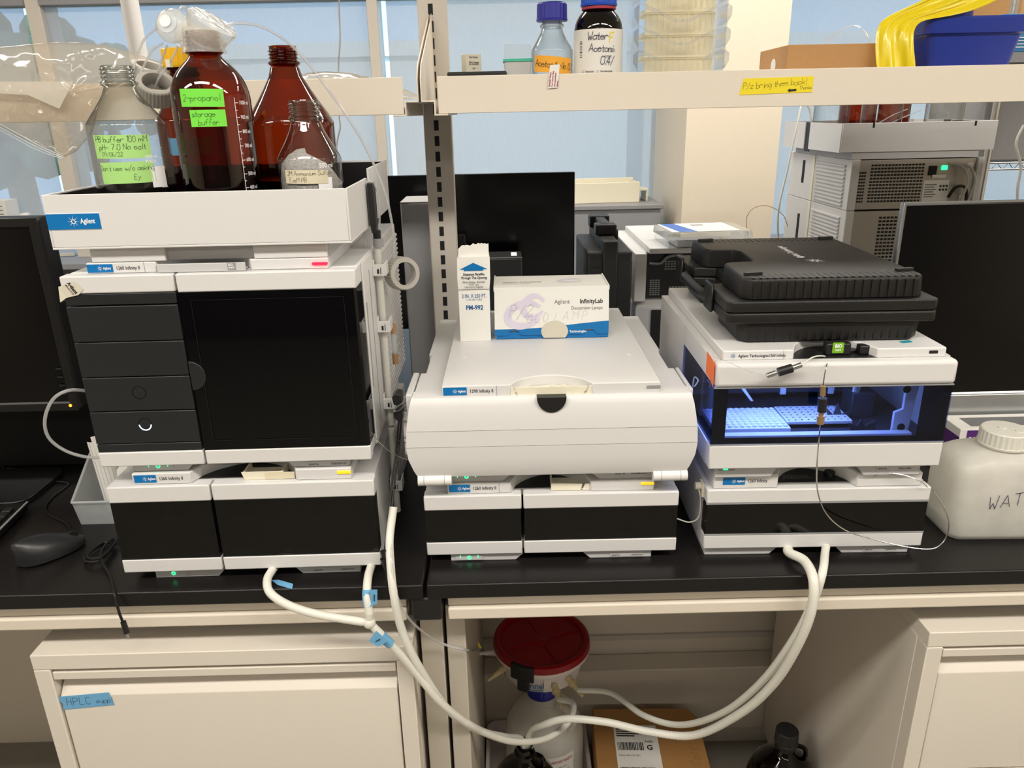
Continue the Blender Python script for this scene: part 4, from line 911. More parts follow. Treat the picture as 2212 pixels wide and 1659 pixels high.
b = B(); b.loft([[(x, y, 0.0655) for x, y in top], [(x, y, 0.0935) for x, y in scaled(top, 0.988)], [(x, y, 0.097) for x, y in scaled(top, 0.972)]])
obj('upper_shell', b, 'case_black', t, bevel=0.0015)
def flange(k): return [(-0.148, 0.0), (0.146, -0.002), (0.150, 0.004), (0.150, HC+0.003), (0.144, HC+0.008), (-0.148, HC+0.008), (-0.156, HC), (-0.156, 0.285), (-0.146, 0.262), (-0.110, 0.255), (-0.110, 0.135), (-0.146, 0.128), (-0.156, 0.105), (-0.156, 0.008)]
obj('rim', B().prism(flange(1), 0.0310, 0.0472, 'z'), 'case_black', t, bevel=0.003, seg=3)
obj('rim', B().prism(flange(1), 0.0480, 0.0650, 'z'), 'case_black', t, bevel=0.003, seg=3)
obj('handle', B().tube([(-0.150, 0.105, 0.048), (-0.160, 0.120, 0.048), (-0.163, 0.15, 0.048), (-0.163, 0.24, 0.048), (-0.160, 0.268, 0.048), (-0.150, 0.285, 0.048)], 0.0085, 10), 'black_plastic', t, smooth=True)
for y in (0.075, 0.30): 
    lt = obj('latch', B().box(-0.1625, y, 0.030, -0.1565, y+0.045, 0.074), 'black_plastic', t, bevel=0.003)
    obj('latch_slot', B().box(-0.163, y+0.010, 0.054, -0.1624, y+0.024, 0.066), 'slot_dark', lt)
obj('hinge', B().box(0.1505, 0.30, 0.012, 0.158, 0.34, 0.066), 'black_plastic', t, bevel=0.002)
rb = None
for k in range(24):
    x = -0.118+k*0.0103
    for (y0, y1, z) in ((0.010, 0.040, 0.0955), (0.330, 0.366, 0.0955)):
        if y0 > 0.3 or True:
            o = obj('rib', B().box(-0.0016, 0, 0, 0.0016, 0.03, 0.0011), 'case_black', t, loc=(x, y0, z+0.0008)) if rb is None else None
            if rb is None: rb = o
            else:
                c = rb.copy(); COL.objects.link(c); c.location = (x, y0, z+0.0008)
r2 = None
for k in range(20):
    x = -0.115+k*0.0122
    for z0 in (0.0035, 0.0665):
        if r2 is None: r2 = obj('front_rib', B().box(-0.0030, -0.0004, 0, 0.0030, 0.002, 0.026), 'case_black', t, loc=(x, 0.0075, z0), bevel=0.0003)
        else:
            c = r2.copy(); COL.objects.link(c); c.location = (x, 0.0075, z0)
for (x, y) in ((-0.112, 0.035), (0.115, 0.045), (-0.11, 0.345), (0.112, 0.345)): obj('stand_off', B().prism(rr(-0.014, -0.004, 0.014, 0.004, 0.002), 0, 0.004, 'z'), 'case_black', t, loc=(x, y, 0.0972), rot=(0, 0, 0.2))
obj('emblem', spark_mesh(0.016), 'print_white', t, M=TOP(0.016, 0.135, 0.0974))
obj('lettering', text_mesh('Agilent Technologies', 0.017, 0.01, 0.80), 'print_white', t, M=TOP(0.008, 0.160, 0.0974, PI/2) )
tag(obj('tape_scrap', B().prism(rr(-0.009, -0.004, 0.009, 0.005, 0.003), 0, 0.0006, 'z'), 'teal_tape', loc=rstack(0.112, 0.028, 0.3458), rot=(0, 0, 0.2)), 'small teal tape scrap on the right instrument top', 'tape scrap')
# ------------------------------------------------------------------ bottles
SHOULDER = {'lab': ((0.04, 1.004), (0.07, 0.985), (0.16, 0.90), (0.32, 0.72), (0.52, 0.48), (0.70, 0.28), (0.86, 0.12), (1.0, 0.03)),
    'round': ((0.12, 0.99), (0.25, 0.955), (0.4, 0.88), (0.55, 0.76), (0.7, 0.58), (0.84, 0.34), (0.94, 0.14), (1.0, 0.04)),
    'cone': ((0.05, 0.99), (0.12, 0.945), (0.25, 0.80), (0.45, 0.55), (0.65, 0.32), (0.85, 0.11), (1.0, 0.03))}
def bottle_profile(r, H, rn, z_sh, z_nk, th=0.0, sty='lab'):
    """outer profile of a lab bottle: foot, wall, shoulder, ringed neck with screw thread"""
    P = [(0.0005, 0.002), (r*0.80, 0.0), (r*0.93, 0.002), (r*0.985, 0.008), (r, 0.016), (r, z_sh)]
    for zf, rf in SHOULDER[sty]: P.append((rn+(r-rn)*rf, z_sh+(z_nk-z_sh)*zf))
    P += [(rn*0.97, z_nk+0.003), (rn*1.16, z_nk+0.006), (rn*1.16, z_nk+0.0085), (rn*0.98, z_nk+0.011)]
    z = z_nk+0.013
    while z < H-0.005:
        P += [(rn*0.98, z), (rn*1.07, z+0.0014), (rn*1.07, z+0.0024), (rn*0.98, z+0.0036)]; z += 0.0048
    P += [(rn*0.97, H-0.002), (rn, H-0.0004), (rn*0.94, H), (rn*0.86, H-0.001), (rn*0.84, z_nk+0.004)]
    return P
def bottle(name, label, cat, loc, r, H, rn=0.0195, z_sh=None, z_nk=None, m='clear_glass', group=None, sty='lab'):
    z_sh = z_sh or H*0.60; z_nk = z_nk or H*0.84
    t = thing(name, label, cat, loc, 0, group)
    obj('glass', B().lathe(bottle_profile(r, H, rn, z_sh, z_nk, 0, sty), 40), m, t, smooth=35)
    return t
def wtape(parent, name, w_, h_, r, th, z, m, rot=0.0, corners=None):
    g = grid_mesh(w_, h_, 14, 2)
    if corners:
        for v in g.vertices:
            v.co.x += corners*(v.co.y/h_)*w_
    off(g, 0, 0, 0, rot)
    return obj(name, wrap(g, r+0.0006, th, z), m, parent, smooth=True)
def whand(parent, s, h, r, th, z, m='ink', u0=0.0, wd=0.16, sp=1.2, jit=0.15, seed=1, rot=0.0):
    me = hand(s, h, wd, sp, jit, 0.1, seed); off(me, u0, 0, 0, rot)
    return obj('handwriting', wrap(me, r+0.0010, th, z), m, parent)
def wtext(parent, s, size, r, th, z, m, u0=0.0, bold=0.01, sx=0.85, align='LEFT'):
    me = text_mesh(s, size, bold, sx, align); off(me, u0, 0)
    return obj('lettering', wrap(me, r+0.0008, th, z), m, parent)
def ribbed_cap(b, r, h, n=30, z0=0.0):
    R = []
    for z, k in ((0, 1.04), (h*0.12, 1.04), (h*0.14, 1.0), (h*0.94, 0.98), (h, 0.94)):
        R.append([((r*k*(1+(0.035 if i % 2 and 0.1 < z/h < 0.95 else 0)))*math.cos(2*PI*i/(2*n)), (r*k*(1+(0.035 if i % 2 and 0.1 < z/h < 0.95 else 0)))*math.sin(2*PI*i/(2*n)), z0+z) for i in range(2*n)])
    return b.loft(R)
ZB = 0.5216
# clear bottle, PB buffer
t = bottle('glass_bottle', 'clear glass bottle with two pale green handwritten labels', 'bottle', (0.7485, 0.092, ZB), 0.0505, 0.223, 0.0200, 0.148, 0.194)
R0 = 0.0505; TH = 0.20
l1 = wtape(t, 'green_label', 0.073, 0.029, R0, TH, 0.1235, 'pale_green_tape', -0.01)
l2 = wtape(t, 'green_label', 0.070, 0.027, R0, TH+0.04, 0.0910, 'pale_green_tape', 0.01)
whand(l1, 'PB buffer 100 mM', 0.0072, R0, TH, 0.1295, u0=-0.033, seed=2, sp=0.75)
whand(l1, 'pH~ 7.0 No salt', 0.0072, R0, TH, 0.1200, u0=-0.029, seed=3, sp=1.0)
whand(l1, '09/06/22', 0.0052, R0, TH, 0.1120, u0=-0.026, seed=5, sp=1.0)
whand(l2, "Don't use w/o asking", 0.0066, R0, TH, 0.0940, u0=-0.033, seed=6, sp=0.55)
whand(l2, 'Ey', 0.0066, R0, TH, 0.0825, u0=0.010, seed=7, sp=1.0)
g = grid_mesh(0.021, 0.027, 6, 2); obj('white_patch', wrap(g, R0+0.0006, 1.02, 0.084), 'print_white', t, smooth=True)
wtext(t, 'No 1395', 0.0055, R0, 0.88, 0.054, 'print_white'); wtext(t, '1000 ml\nPYREX', 0.0065, R0, 0.72, 0.108, 'print_white', sx=0.8)
for k in range(6): obj('graduation', wrap(off(grid_mesh(0.010 if k % 2 == 0 else 0.006, 0.0008, 3, 1), 0, 0), R0+0.0006, 1.15, 0.070+0.0125*k), 'print_white', t)
# amber bottle, 2-propanol
t = bottle('amber_bottle', 'amber glass bottle with two bright green labels, neck wrapped in film', 'bottle', (0.866, 0.092, ZB), 0.0505, 0.262, 0.0205, 0.176, 0.230, 'amber_glass', sty='round')
TH = 0.10
l1 = wtape(t, 'green_label', 0.056, 0.0215, R0, TH, 0.1805, 'green_tape', -0.02)
l2 = wtape(t, 'green_label', 0.045, 0.0205, R0, TH+0.10, 0.1560, 'green_tape', 0.0)
whand(l1, '2-propanol', 0.0078, R0, TH, 0.1770, u0=-0.024, seed=11, sp=0.9, wd=0.13)
whand(l2, 'storage', 0.0072, R0, TH+0.1, 0.1580, u0=-0.020, seed=12, sp=0.7, wd=0.14)
whand(l2, 'buffer', 0.0072, R0, TH+0.1, 0.1478, u0=-0.013, seed=13, sp=0.7, wd=0.14)
gr = 0.92
obj('graduation', wrap(grid_mesh(0.0008, 0.125, 1, 12), R0+0.0006, gr, 0.118), 'print_white', t)
for k, v in enumerate((1000, 900, 800, 700, 600, 500, 400, 300, 200)):
    z = 0.174-0.0178*k
    obj('graduation', wrap(off(grid_mesh(0.005, 0.0008, 2, 1), 0.0025, 0), R0+0.0006, gr, z), 'print_white', t)
    obj('graduation', wrap(off(grid_mesh(0.003, 0.0007, 2, 1), 0.0015, 0), R0+0.0006, gr, z-0.0089), 'print_white', t)
    wtext(t, '%d ml' % v, 0.0068, R0, gr, z-0.002, 'print_white', u0=0.0065, sx=0.8)
cp = obj('film_wrap', B().lathe([(0.0285, 0.236), (0.0262, 0.242), (0.0245, 0.248), (0.0240, 0.256), (0.0235, 0.262), (0.0230, 0.266)], 32), 'parafilm', t, smooth=True)
b = B(); ax = Vector((0.55, -0.15, 0.82)).normalized(); p = Vector((0.002, -0.004, 0.246))
a1 = ax.orthogonal().normalized(); a2 = ax.cross(a1); rg = []
for s, r in ((0, 0.019), (0.010, 0.024), (0.026, 0.030), (0.031, 0.0315), (0.0335, 0.029), (0.0335, 0.001)):
    rg.append([p+ax*s+a1*(r*math.cos(2*PI*i/32)*(1+0.03*math.sin(i*2.2)))+a2*(r*math.sin(2*PI*i/32)*(1+0.03*math.cos(i*3.1))) for i in range(32)])
obj('funnel_cap', b.loft(rg, False, True), 'parafilm', t, smooth=True)['label'] = 'tilted white filter cup wrapped in film'
# big amber bottle at the back
t = bottle('amber_bottle', 'largest amber glass bottle, open necked, at the back of the tray', 'bottle', (0.9165, 0.29, ZB), 0.0675, 0.258, 0.0210, 0.142, 0.226, 'amber_glass', sty='cone')
b = B().lathe([(0.001, 0.004), (0.060, 0.004), (0.0645, 0.014), (0.0645, 0.062), (0.001, 0.062)], 32)
obj('solvent', b, 'liquid_dark', t, smooth=35)
# clear bottle with powder
t = bottle('glass_bottle', 'small clear glass bottle half full of grey powder', 'bottle', (0.989, 0.088, ZB), 0.0425, 0.176, 0.0195, 0.100, 0.146)
b = B(); rg = []; rnd = random.Random(5)
prof = [(0.002, 0.004), (0.036, 0.004), (0.0405, 0.012), (0.0405, 0.072), (0.034, 0.090), (0.024, 0.101), (0.012, 0.107), (0.001, 0.108)]
for r, z in prof: rg.append([((r)*math.cos(2*PI*i/40)-0.004*(z > 0.08), (r)*math.sin(2*PI*i/40), z*(1 if z < 0.06 else 1+0.06*math.cos(2*PI*i/40+2.6)+rnd.uniform(-0.012, 0.012))) for i in range(40)])
obj('powder_heap', b.loft(rg), 'powder', t, smooth=True)
l1 = wtape(t, 'masking_label', 0.060, 0.0175, 0.0425, 0.06, 0.0805, 'masking', -0.02)
whand(l1, '2M Ammonium Sulfate', 0.0058, 0.0425, 0.06, 0.0825, u0=-0.026, seed=21, sp=0.6)
whand(l1, '5 mM PB', 0.0058, 0.0425, 0.06, 0.0740, u0=-0.024, seed=22, sp=0.9)
wtext(t, '500 ml', 0.0085, 0.0425, 0.50, 0.0915, 'print_white', sx=0.85)
g = grid_mesh(0.020, 0.026, 6, 2); obj('white_patch', wrap(g, 0.0427, 0.66, 0.066), 'print_white', t, smooth=True)
# amber bottle with yellow cap
t = bottle('amber_bottle', 'amber glass bottle with yellow cap and blue tape, partly hidden at the back', 'bottle', (0.786, 0.222, ZB), 0.049, 0.246, 0.0195, 0.150, 0.210, 'amber_glass')
obj('cap', ribbed_cap(B(), 0.0265, 0.026, 24, 0.226), 'cap_yellow', t, smooth=25)
l1 = wtape(t, 'blue_label', 0.062, 0.024, 0.049, 0.22, 0.118, 'blue_tape', 0.02); whand(l1, 'water', 0.009, 0.049, 0.22, 0.115, u0=-0.018, seed=31)
# grey screw caps dangling on the tubes
def loose_cap(label, p, ax, r, parts=True):
    t = thing('screw_cap', label, 'bottle cap', p, 0, 'loose grey screw caps')
    ax = Vector(ax).normalized(); M_ = ax.to_track_quat('Z', 'Y').to_matrix().to_4x4(); n = 34; R = []
    for z, ro in ((0, 1.0), (0.022, 0.97), (0.024, 0.93)): R.append([(r*ro*(1+(0.03 if i % 2 else 0)), z, i) for i in range(2*n)])
    rg = [[(q[0]*math.cos(PI*q[2]/n), q[0]*math.sin(PI*q[2]/n), q[1]) for q in row] for row in R]
    for z, ri in ((0.024, 0.70), (0.022, 0.68), (0.002, 0.80), (0.0, 0.86)): rg.append([(r*ri*math.cos(PI*i/n), r*ri*math.sin(PI*i/n), z) for i in range(2*n)])
    rg.append(rg[0])
    obj('ring', B().loft(rg, False, False), 'cap_grey', t, smooth=25, M=M_)
    return t
loose_cap('grey open screw cap tilted behind the clear bottle neck', at(338, 207, y=0.165), (0.35, -0.55, 0.75), 0.0265)
loose_cap('grey screw cap leaning above the tilted one', at(322, 178, y=0.20), (0.35, -0.2, 0.9), 0.0265)
loose_cap('grey ring cap hanging beside the left stack vent slats', at(862, 590, y=0.235)+Vector((0.0, 0.0, 0)), (0.55, -0.85, 0.12), 0.0265)
# clear filter bulbs above the bottles
def bulb(label, p, ax, r):
    t = thing('inlet_filter', label, 'filter', p, 0, 'clear inlet filter bulbs')
    M_ = Vector(ax).normalized().to_track_quat('Z', 'Y').to_matrix().to_4x4()
    obj('shell', B().lathe([(r*0.2, -r*0.5), (r*0.7, -r*0.42), (r*0.97, -r*0.15), (r, 0), (r*0.95, r*0.2), (r*0.62, r*0.45), (r*0.6, r*0.6), (r*0.1, r*0.6)], 28), 'parafilm', t, smooth=True, M=M_)
    obj('hub', B().lathe([(r*0.35, r*0.6), (r*0.35, r*0.8), (r*0.01, r*0.8)], 16), 'frosted_plastic', t, smooth=True, M=M_)
    return t
bulb('round translucent filter bulb above the yellow cap', at(372, 56, y=0.14), (-0.1, -0.9, 0.25), 0.0225)
bulb('translucent filter bulb tucked behind the wrapped bottle neck', at(408, 78, y=0.165), (0.5, -0.6, -0.3), 0.019)
def line(name, label, cat, pts, r, m, n=8, group=None, sub=6):
    return tag(obj(name, B().tube([at(px, py, y=y) for px, py, y in pts], r, n, sub), m, smooth=True), label, cat, group)
line('solvent_tube', 'clear tube arching from the wrapped bottle down past the tray', 'tube', [(486, 57, 0.10), (520, 50, 0.11), (575, 62, 0.13), (640, 108, 0.16), (712, 198, 0.18), (780, 300, 0.20), (826, 400, 0.215), (846, 480, 0.222), (851, 550, 0.225), (850, 600, 0.225)], 0.0021, 'tubing_clear')
line('solvent_tube', 'clear tube from the filter bulb curving left behind the clear bottle', 'tube', [(340, 60, 0.14), (312, 85, 0.155), (297, 120, 0.165), (289, 150, 0.17), (285, 185, 0.17)], 0.0016, 'tubing_clear')
line('solvent_tube', 'clear tube curving down from the bulb to the tilted cap', 'tube', [(352, 93, 0.14), (328, 110, 0.15), (312, 140, 0.155), (300, 170, 0.16), (318, 200, 0.165)], 0.0016, 'tubing_clear')
line('solvent_tube', 'straight clear tube between bulb and cap, without fitting', 'tube', [(361, 98, 0.14), (350, 130, 0.16), (338, 165, 0.17)], 0.0016, 'tubing_clear')
tb = line('solvent_tube', 'clear tube with small cream fitting between bulb and cap', 'tube', [(386, 98, 0.14), (368, 132, 0.145), (345, 165, 0.15), (335, 190, 0.16)], 0.0016, 'tubing_clear')
fp = at(365, 137, y=0.145); obj('fitting', B().box(fp.x-0.003, fp.y-0.004, fp.z-0.005, fp.x+0.003, fp.y+0.004, fp.z+0.005), 'cream_plastic', tb)
line('solvent_tube', 'clear tube looping over the filter bulb', 'tube', [(384, 25, 0.14), (395, 14, 0.14), (408, 30, 0.15), (418, 60, 0.155), (428, 80, 0.15)], 0.0016, 'tubing_clear')
line('drain_tube', 'clear tube looping over the black drain funnel', 'tube', [(790, 530, 0.19), (782, 470, 0.185), (783, 410, 0.18), (797, 391, 0.18), (812, 404, 0.185), (820, 440, 0.195), (818, 540, 0.20)], 0.0018, 'tubing_clear')
line('sampler_tube', 'clear tube loop out of the black drawers on the left', 'tube', [(190, 845, 0.055), (150, 843, 0.03), (115, 862, 0.02), (97, 905, 0.015), (105, 945, 0.015), (140, 973, 0.02), (185, 987, 0.03), (222, 988, 0.045)], 0.0024, 'tubing_clear', 10)
line('capillary', 'thin grey capillary between the left sampler and the middle oven', 'tube', [(798, 928, 0.05), (826, 962, 0.06), (858, 985, 0.07), (895, 998, 0.075)], 0.0006, 'steel', 6)
line('capillary', 'thin capillary at the oven left side below the binder clip', 'tube', [(842, 930, 0.20), (860, 950, 0.12), (880, 957, 0.075)], 0.0006, 'steel', 6)
cb = thing('network_cable', 'black cable pair running down the right flank of the left stack', 'cable', (0, 0, 0))
for dx in (0, 5):
    obj('strand', B().tube([at(px+dx, py, y=y) for px, py, y in ((862, 905, 0.17), (857, 960, 0.13), (850, 1020, 0.10), (842, 1090, 0.06), (834, 1160, 0.03), (830, 1200, 0.018))], 0.0014, 6), 'black_cable', cb, smooth=True)
p = at(829, 1188, y=0.012); q = at(832, 1218, y=0.008)
obj('plug', B().cyl(p, p+Vector((0.003, -0.004, -0.012)), 0.006, 0.005), 'black_plastic', cb, smooth=True); obj('plug', B().cyl(q+Vector((0, 0, 0.010)), q+Vector((0.002, -0.003, -0.008)), 0.007, 0.004), 'black_plastic', cb, smooth=True)

# ------------------------------------------------------------------ left desk corner: monitor, keyboard, mouse, bin, cables
def monitor(name, label, x0, x1, y, z0, z1, bez=0.016, chin=0.016, led=None, frame='bezel', chin_m=None, tilt=0.0, deep=0.045):
    t = thing(name, label, 'monitor', ((x0+x1)/2, y, 0)); h = (x1-x0)/2
    obj('casing', B().box(-h, 0.0, z0, h, deep, z1), frame, t, bevel=0.006 if deep > 0.03 else 0.003, seg=3)
    obj('screen', B().box(-h+bez, -0.0008, z0+chin, h-bez, 0.001, z1-bez), 'screen', t)
    obj('bezel', B().loft([[(x, -0.003 if k else -0.0005, z) for x, z in P] for k, P in ((1, [(-h, z0), (h, z0), (h, z1), (-h, z1)]), (1, [(-h+bez-0.003, z0+chin-0.003), (h-bez+0.003, z0+chin-0.003), (h-bez+0.003, z1-bez+0.003), (-h+bez-0.003, z1-bez+0.003)]), (0, [(-h+bez, z0+chin), (h-bez, z0+chin), (h-bez, z1-bez), (-h+bez, z1-bez)]))], False, False), frame, t)
    if chin_m: obj('chin', B().box(-h, -0.005, z0, h, -0.0005, z0+chin-0.004), chin_m, t, bevel=0.002)
    obj('neck', B().box(-0.03, deep, 0.012, 0.03, 0.07, (z0+z1)/2), frame, t, bevel=0.003)
    obj('stand_base', B().prism(rr(-0.11, 0.03, 0.11, 0.18, 0.03), 0.0, 0.012, 'z'), frame, t, bevel=0.002)
    return t
blocker = tag(obj('reflection_blocker', B().box(-0.45, 0.0, 0.0, 0.36, 0.05, 0.15), 'black_matte', loc=(0.24, 0.46, 0), bevel=0.004), 'low black box added as a reflection blocker on the bench behind the left monitor', 'light blocker')  # added dark box: hides the window's reflection on the bench behind the monitor
lm = monitor('monitor', 'black monitor with orange power light at the left frame edge', -0.03, 0.507, 0.25, 0.205, 0.533)
p = at(152, 876, y=0.246)
obj('power_light', B().cyl((p.x-0.2385, -0.0035, p.z), (p.x-0.2385, -0.0045, p.z), 0.0025), 'led_orange', lm)['label'] = 'orange power light'
for k in range(4): obj('menu_button', B().box(0.245, -0.0045, 0.235+k*0.015, 0.255, -0.0034, 0.238+k*0.015), 'drawer_black', lm)
kb = thing('keyboard', 'black keyboard corner at the left frame edge', 'keyboard', (0.375, 0.135, 0), 0.10)
obj('case', B().prism([(-0.42, 0.0), (0.0, 0.0), (0.0, 0.135), (-0.42, 0.135)], 0.004, 0.018, 'z'), 'bezel', kb, bevel=0.003)
obj('edge_highlight', B().box(-0.002, 0.0, 0.0175, 0.0012, 0.135, 0.0192), 'midgrey', kb)  # grey strip drawn as the highlight along the black case edge
kk = None
for i in range(5):
    for j in range(6):
        lc = (-0.018-0.019*j, 0.014+0.0195*i, 0.0182)
        if kk is None: kk = obj('key', B().box(-0.008, 0, 0, 0.008, 0.016, 0.005), 'drawer_black', kb, bevel=0.0012, loc=lc)
        else:
            c = kk.copy(); COL.objects.link(c); c.location = lc
ms = thing('computer_mouse', 'black computer mouse on the bench left of the stack', 'mouse', (0.487, 0.115, 0), -0.80)
rg = []
for i in range(13):
    u = -1+2*i/12; y = 0.052*u; wv = 0.028*math.sqrt(max(0.02, 1-abs(u)**2.6))*(1-0.12*u); hz = 0.036*math.sqrt(max(0.05, 1-abs(u+0.25)**2.2*0.62))*(1-0.25*u) if u < 0.95 else 0.010
    rg.append([(wv*math.cos(a), y, max(0.0015, 0.004+hz*max(0, math.sin(a))**0.8)) for a in [PI*k/10 for k in range(11)]])
obj('shell', B().loft(rg, closed=True), 'drawer_black', ms, smooth=60)
obj('wheel', B().cyl((-0.003, 0.036, 0.021), (0.003, 0.036, 0.021), 0.008), 'black_matte', ms, smooth=True)
def zline(name, label, cat, pts, r, m, n=8, z=0.003):
    return tag(obj(name, B().tube([at(p[0], p[1], z=(p[2] if len(p) > 2 else z)) for p in pts], r, n), m, smooth=True), label, cat)
zline('mouse_cable', 'thin black cable curving from the mouse towards the keyboard', 'cable', [(152, 1143, 0.010), (140, 1128), (110, 1114), (98, 1098), (112, 1075), (142, 1052), (144, 1043), (95, 1036), (40, 1014), (15, 1012)], 0.0018, 'black_cable')
zline('desk_cable', 'thin black cable crossing under the left monitor', 'cable', [(-20, 995), (5, 1008), (45, 1045), (66, 1065), (55, 1075), (20, 1085)], 0.0018, 'black_cable')
uc = thing('charging_cable', 'black cable coiled on the bench with plug hanging over the edge', 'cable', (0, 0, 0))
pts = [at(px, py, z=z) for px, py, z in ((255, 1165, 0.004), (215, 1180, 0.004), (185, 1198, 0.006), (185, 1212, 0.008), (215, 1210, 0.008), (245, 1180, 0.006), (225, 1172, 0.008), (195, 1192, 0.010), (190, 1205, 0.011), (220, 1203, 0.012), (250, 1170, 0.010), (240, 1165, 0.012), (218, 1192, 0.013), (222, 1215, 0.008), (238, 1245, 0.004), (246, 1278, 0.003))]
pts += [at(px, py, y=y) for px, py, y in ((251, 1300, -0.008), (258, 1325, -0.012), (266, 1345, -0.013))]
obj('cord', B().tube(pts, 0.0021, 8), 'black_cable', uc, smooth=True)
p = at(266, 1343, y=-0.013); q = at(274, 1367, y=-0.014); q2 = at(278, 1379, y=-0.0145)
obj('plug', B().cyl(p, q, 0.0042, 0.0045), 'black_plastic', uc, smooth=True); obj('plug_tip', B().cyl(q, q2, 0.0022), 'silver', uc, smooth=True)
bn = thing('storage_bin', 'translucent plastic bin with papers beside the left stack', 'bin', (0.545, 0.213, 0))
wv = 0.06; T_ = 0.002
prof = [(0.0, 0.0), (-0.012, 0.050), (0.075, 0.105), (0.150, 0.112), (0.145, 0.0)]
b = B().prism(prof, -wv, -wv+T_, 'x').prism(prof, wv-T_, wv, 'x').box(-wv+T_, 0.0, 0.0, wv-T_, 0.145, T_)
b.loft([[(-wv+T_, 0, 0), (wv-T_, 0, 0), (wv-T_, T_, 0), (-wv+T_, T_, 0)], [(-wv+T_, -0.012, 0.05), (wv-T_, -0.012, 0.05), (wv-T_, -0.010, 0.05), (-wv+T_, -0.010, 0.05)]])
b.loft([[(-wv+T_, 0.145, 0), (wv-T_, 0.145, 0), (wv-T_, 0.143, 0), (-wv+T_, 0.143, 0)], [(-wv+T_, 0.150, 0.112), (wv-T_, 0.150, 0.112), (wv-T_, 0.148, 0.112), (-wv+T_, 0.148, 0.112)]])
obj('bin_body', b, 'frosted_plastic', bn)
obj('rim', B().tube([(-wv, -0.012, 0.05), (-wv, 0.075, 0.105), (-wv, 0.150, 0.112)], 0.0025, 6, 4, False), 'frosted_plastic', bn, smooth=True)
obj('rim', B().tube([(-wv, -0.012, 0.05), (wv, -0.012, 0.05)], 0.0025, 6), 'frosted_plastic', bn, smooth=True)
nb = thing('notebook', 'folded lined notepaper standing in the translucent bin', 'notebook', (0.528, 0.262, 0.003), 0.25)
b = B(); rg = []
for i in range(8):
    a = PI*i/7; rg.append([(0.018*math.cos(a)*-1, -0.010*math.sin(a), 0.0), (0.018*math.cos(a)*-1-0.012, -0.010*math.sin(a)+0.012, 0.135)])
obj('sheet', b.loft([[r[0] for r in rg], [r[1] for r in rg]], False, False, closed=False), 'paper', nb, smooth=True)
for k in range(5): obj('ruled_line', B().tube([(-0.012+0.006*k, -0.0108+0.0016*abs(k-2), 0.002), (-0.024+0.006*k, 0.0012+0.0016*abs(k-2), 0.134)], 0.0002, 4), 'print_grey', nb)
obj('sheet', B().prism([(-0.012, 0.0), (0.045, 0.0), (0.045, 0.146), (-0.022, 0.142)], 0.010, 0.013, 'y'), 'paper', nb)
tag(obj('card', B().prism([(-0.03, 0.0), (0.03, 0.0), (0.03, 0.06), (-0.01, 0.06), (-0.03, 0.035)], 0.0, 0.0015, 'y'), 'paper', loc=(0.600, 0.206, 0.072), rot=(-0.25, 0, 0.1)), 'small folded white card leaning between bin and left stack', 'card')

# ------------------------------------------------------------------ right end of the bench: monitor, jug, box, keyboard
rm = monitor('monitor', 'black screen with silver chin at the right frame edge', 1.921, 2.46, 0.30, 0.118, 0.521, bez=0.005, chin=0.062, frame='silver', chin_m='silver', deep=0.014)
jg = thing('water_jug', 'square translucent water jug with handwriting at the right frame edge', 'jug', (2.0575, 0.135, 0), -0.03)
rg = []
def sq(hx, hy, r, z): return [(x, y, z) for x, y in rr(-hx, -hy, hx, hy, r, 6)]
for hx, hy, r, z in ((0.080, 0.044, 0.020, 0.0), (0.086, 0.050, 0.020, 0.003), (0.089, 0.053, 0.022, 0.012), (0.090, 0.054, 0.022, 0.10), (0.089, 0.053, 0.024, 0.122), (0.084, 0.050, 0.026, 0.133), (0.072, 0.046, 0.030, 0.140), (0.045, 0.040, 0.030, 0.146), (0.034, 0.034, 0.0338, 0.149), (0.033, 0.033, 0.0328, 0.156)): rg.append(sq(hx, hy, r, z))
obj('body', B().loft(rg, True, False), 'jug_pe', jg, smooth=50)
obj('water', B().loft([sq(0.078, 0.042, 0.018, 0.003), sq(0.0865, 0.0505, 0.02, 0.012), sq(0.087, 0.051, 0.02, 0.028)]), 'frosted_plastic', jg, smooth=50)
obj('cap', ribbed_cap(B(), 0.0365, 0.026, 30, 0.152), 'natural_pe', jg, smooth=25)
for x, y in ((-0.004, 0.004), (0.014, -0.012)): obj('cap_plug', B().cyl((x, y, 0.178), (x, y, 0.1795), 0.006), 'natural_pe', jg, smooth=True)
obj('handwriting', hand('WATER', 0.022, 0.13, 1.3, 0.25, 0.15, 3), 'ink_blue', jg, M=FRONT(-0.040, -0.0553, 0.062, 0, 0.10))
vb = thing('carton', 'white and purple carton behind the water jug', 'carton', (2.135, 0.222, 0))
obj('carton_body', B().box(-0.095, 0, 0, 0.12, 0.065, 0.140), 'paper', vb, bevel=0.001)
obj('front_print', B().box(-0.083, -0.0006, 0.0, 0.12, 0, 0.1375), 'purple', vb); obj('side_print', B().box(-0.0956, 0, 0, -0.095, 0.065, 0.125), 'purple', vb)
obj('lettering', text_mesh('vwr', 0.024, 0.03, 1.0), 'print_white', vb, M=FRONT(-0.078, -0.001, 0.114)); obj('lettering', text_mesh('8200', 0.010, 0.02, 1.0), 'print_white', vb, M=FRONT(-0.078, -0.001, 0.097))
obj('top_print', B().box(-0.07, 0.012, 0.140, 0.1, 0.05, 0.1405), 'print_grey', vb)
kb2 = thing('keyboard', 'black keyboard between the right stack and the jug', 'keyboard', (2.02, 0.212, 0), 0.0)
obj('case', B().box(-0.095, 0, 0.002, 0.012, 0.075, 0.014), 'bezel', kb2, bevel=0.002)
kk = None
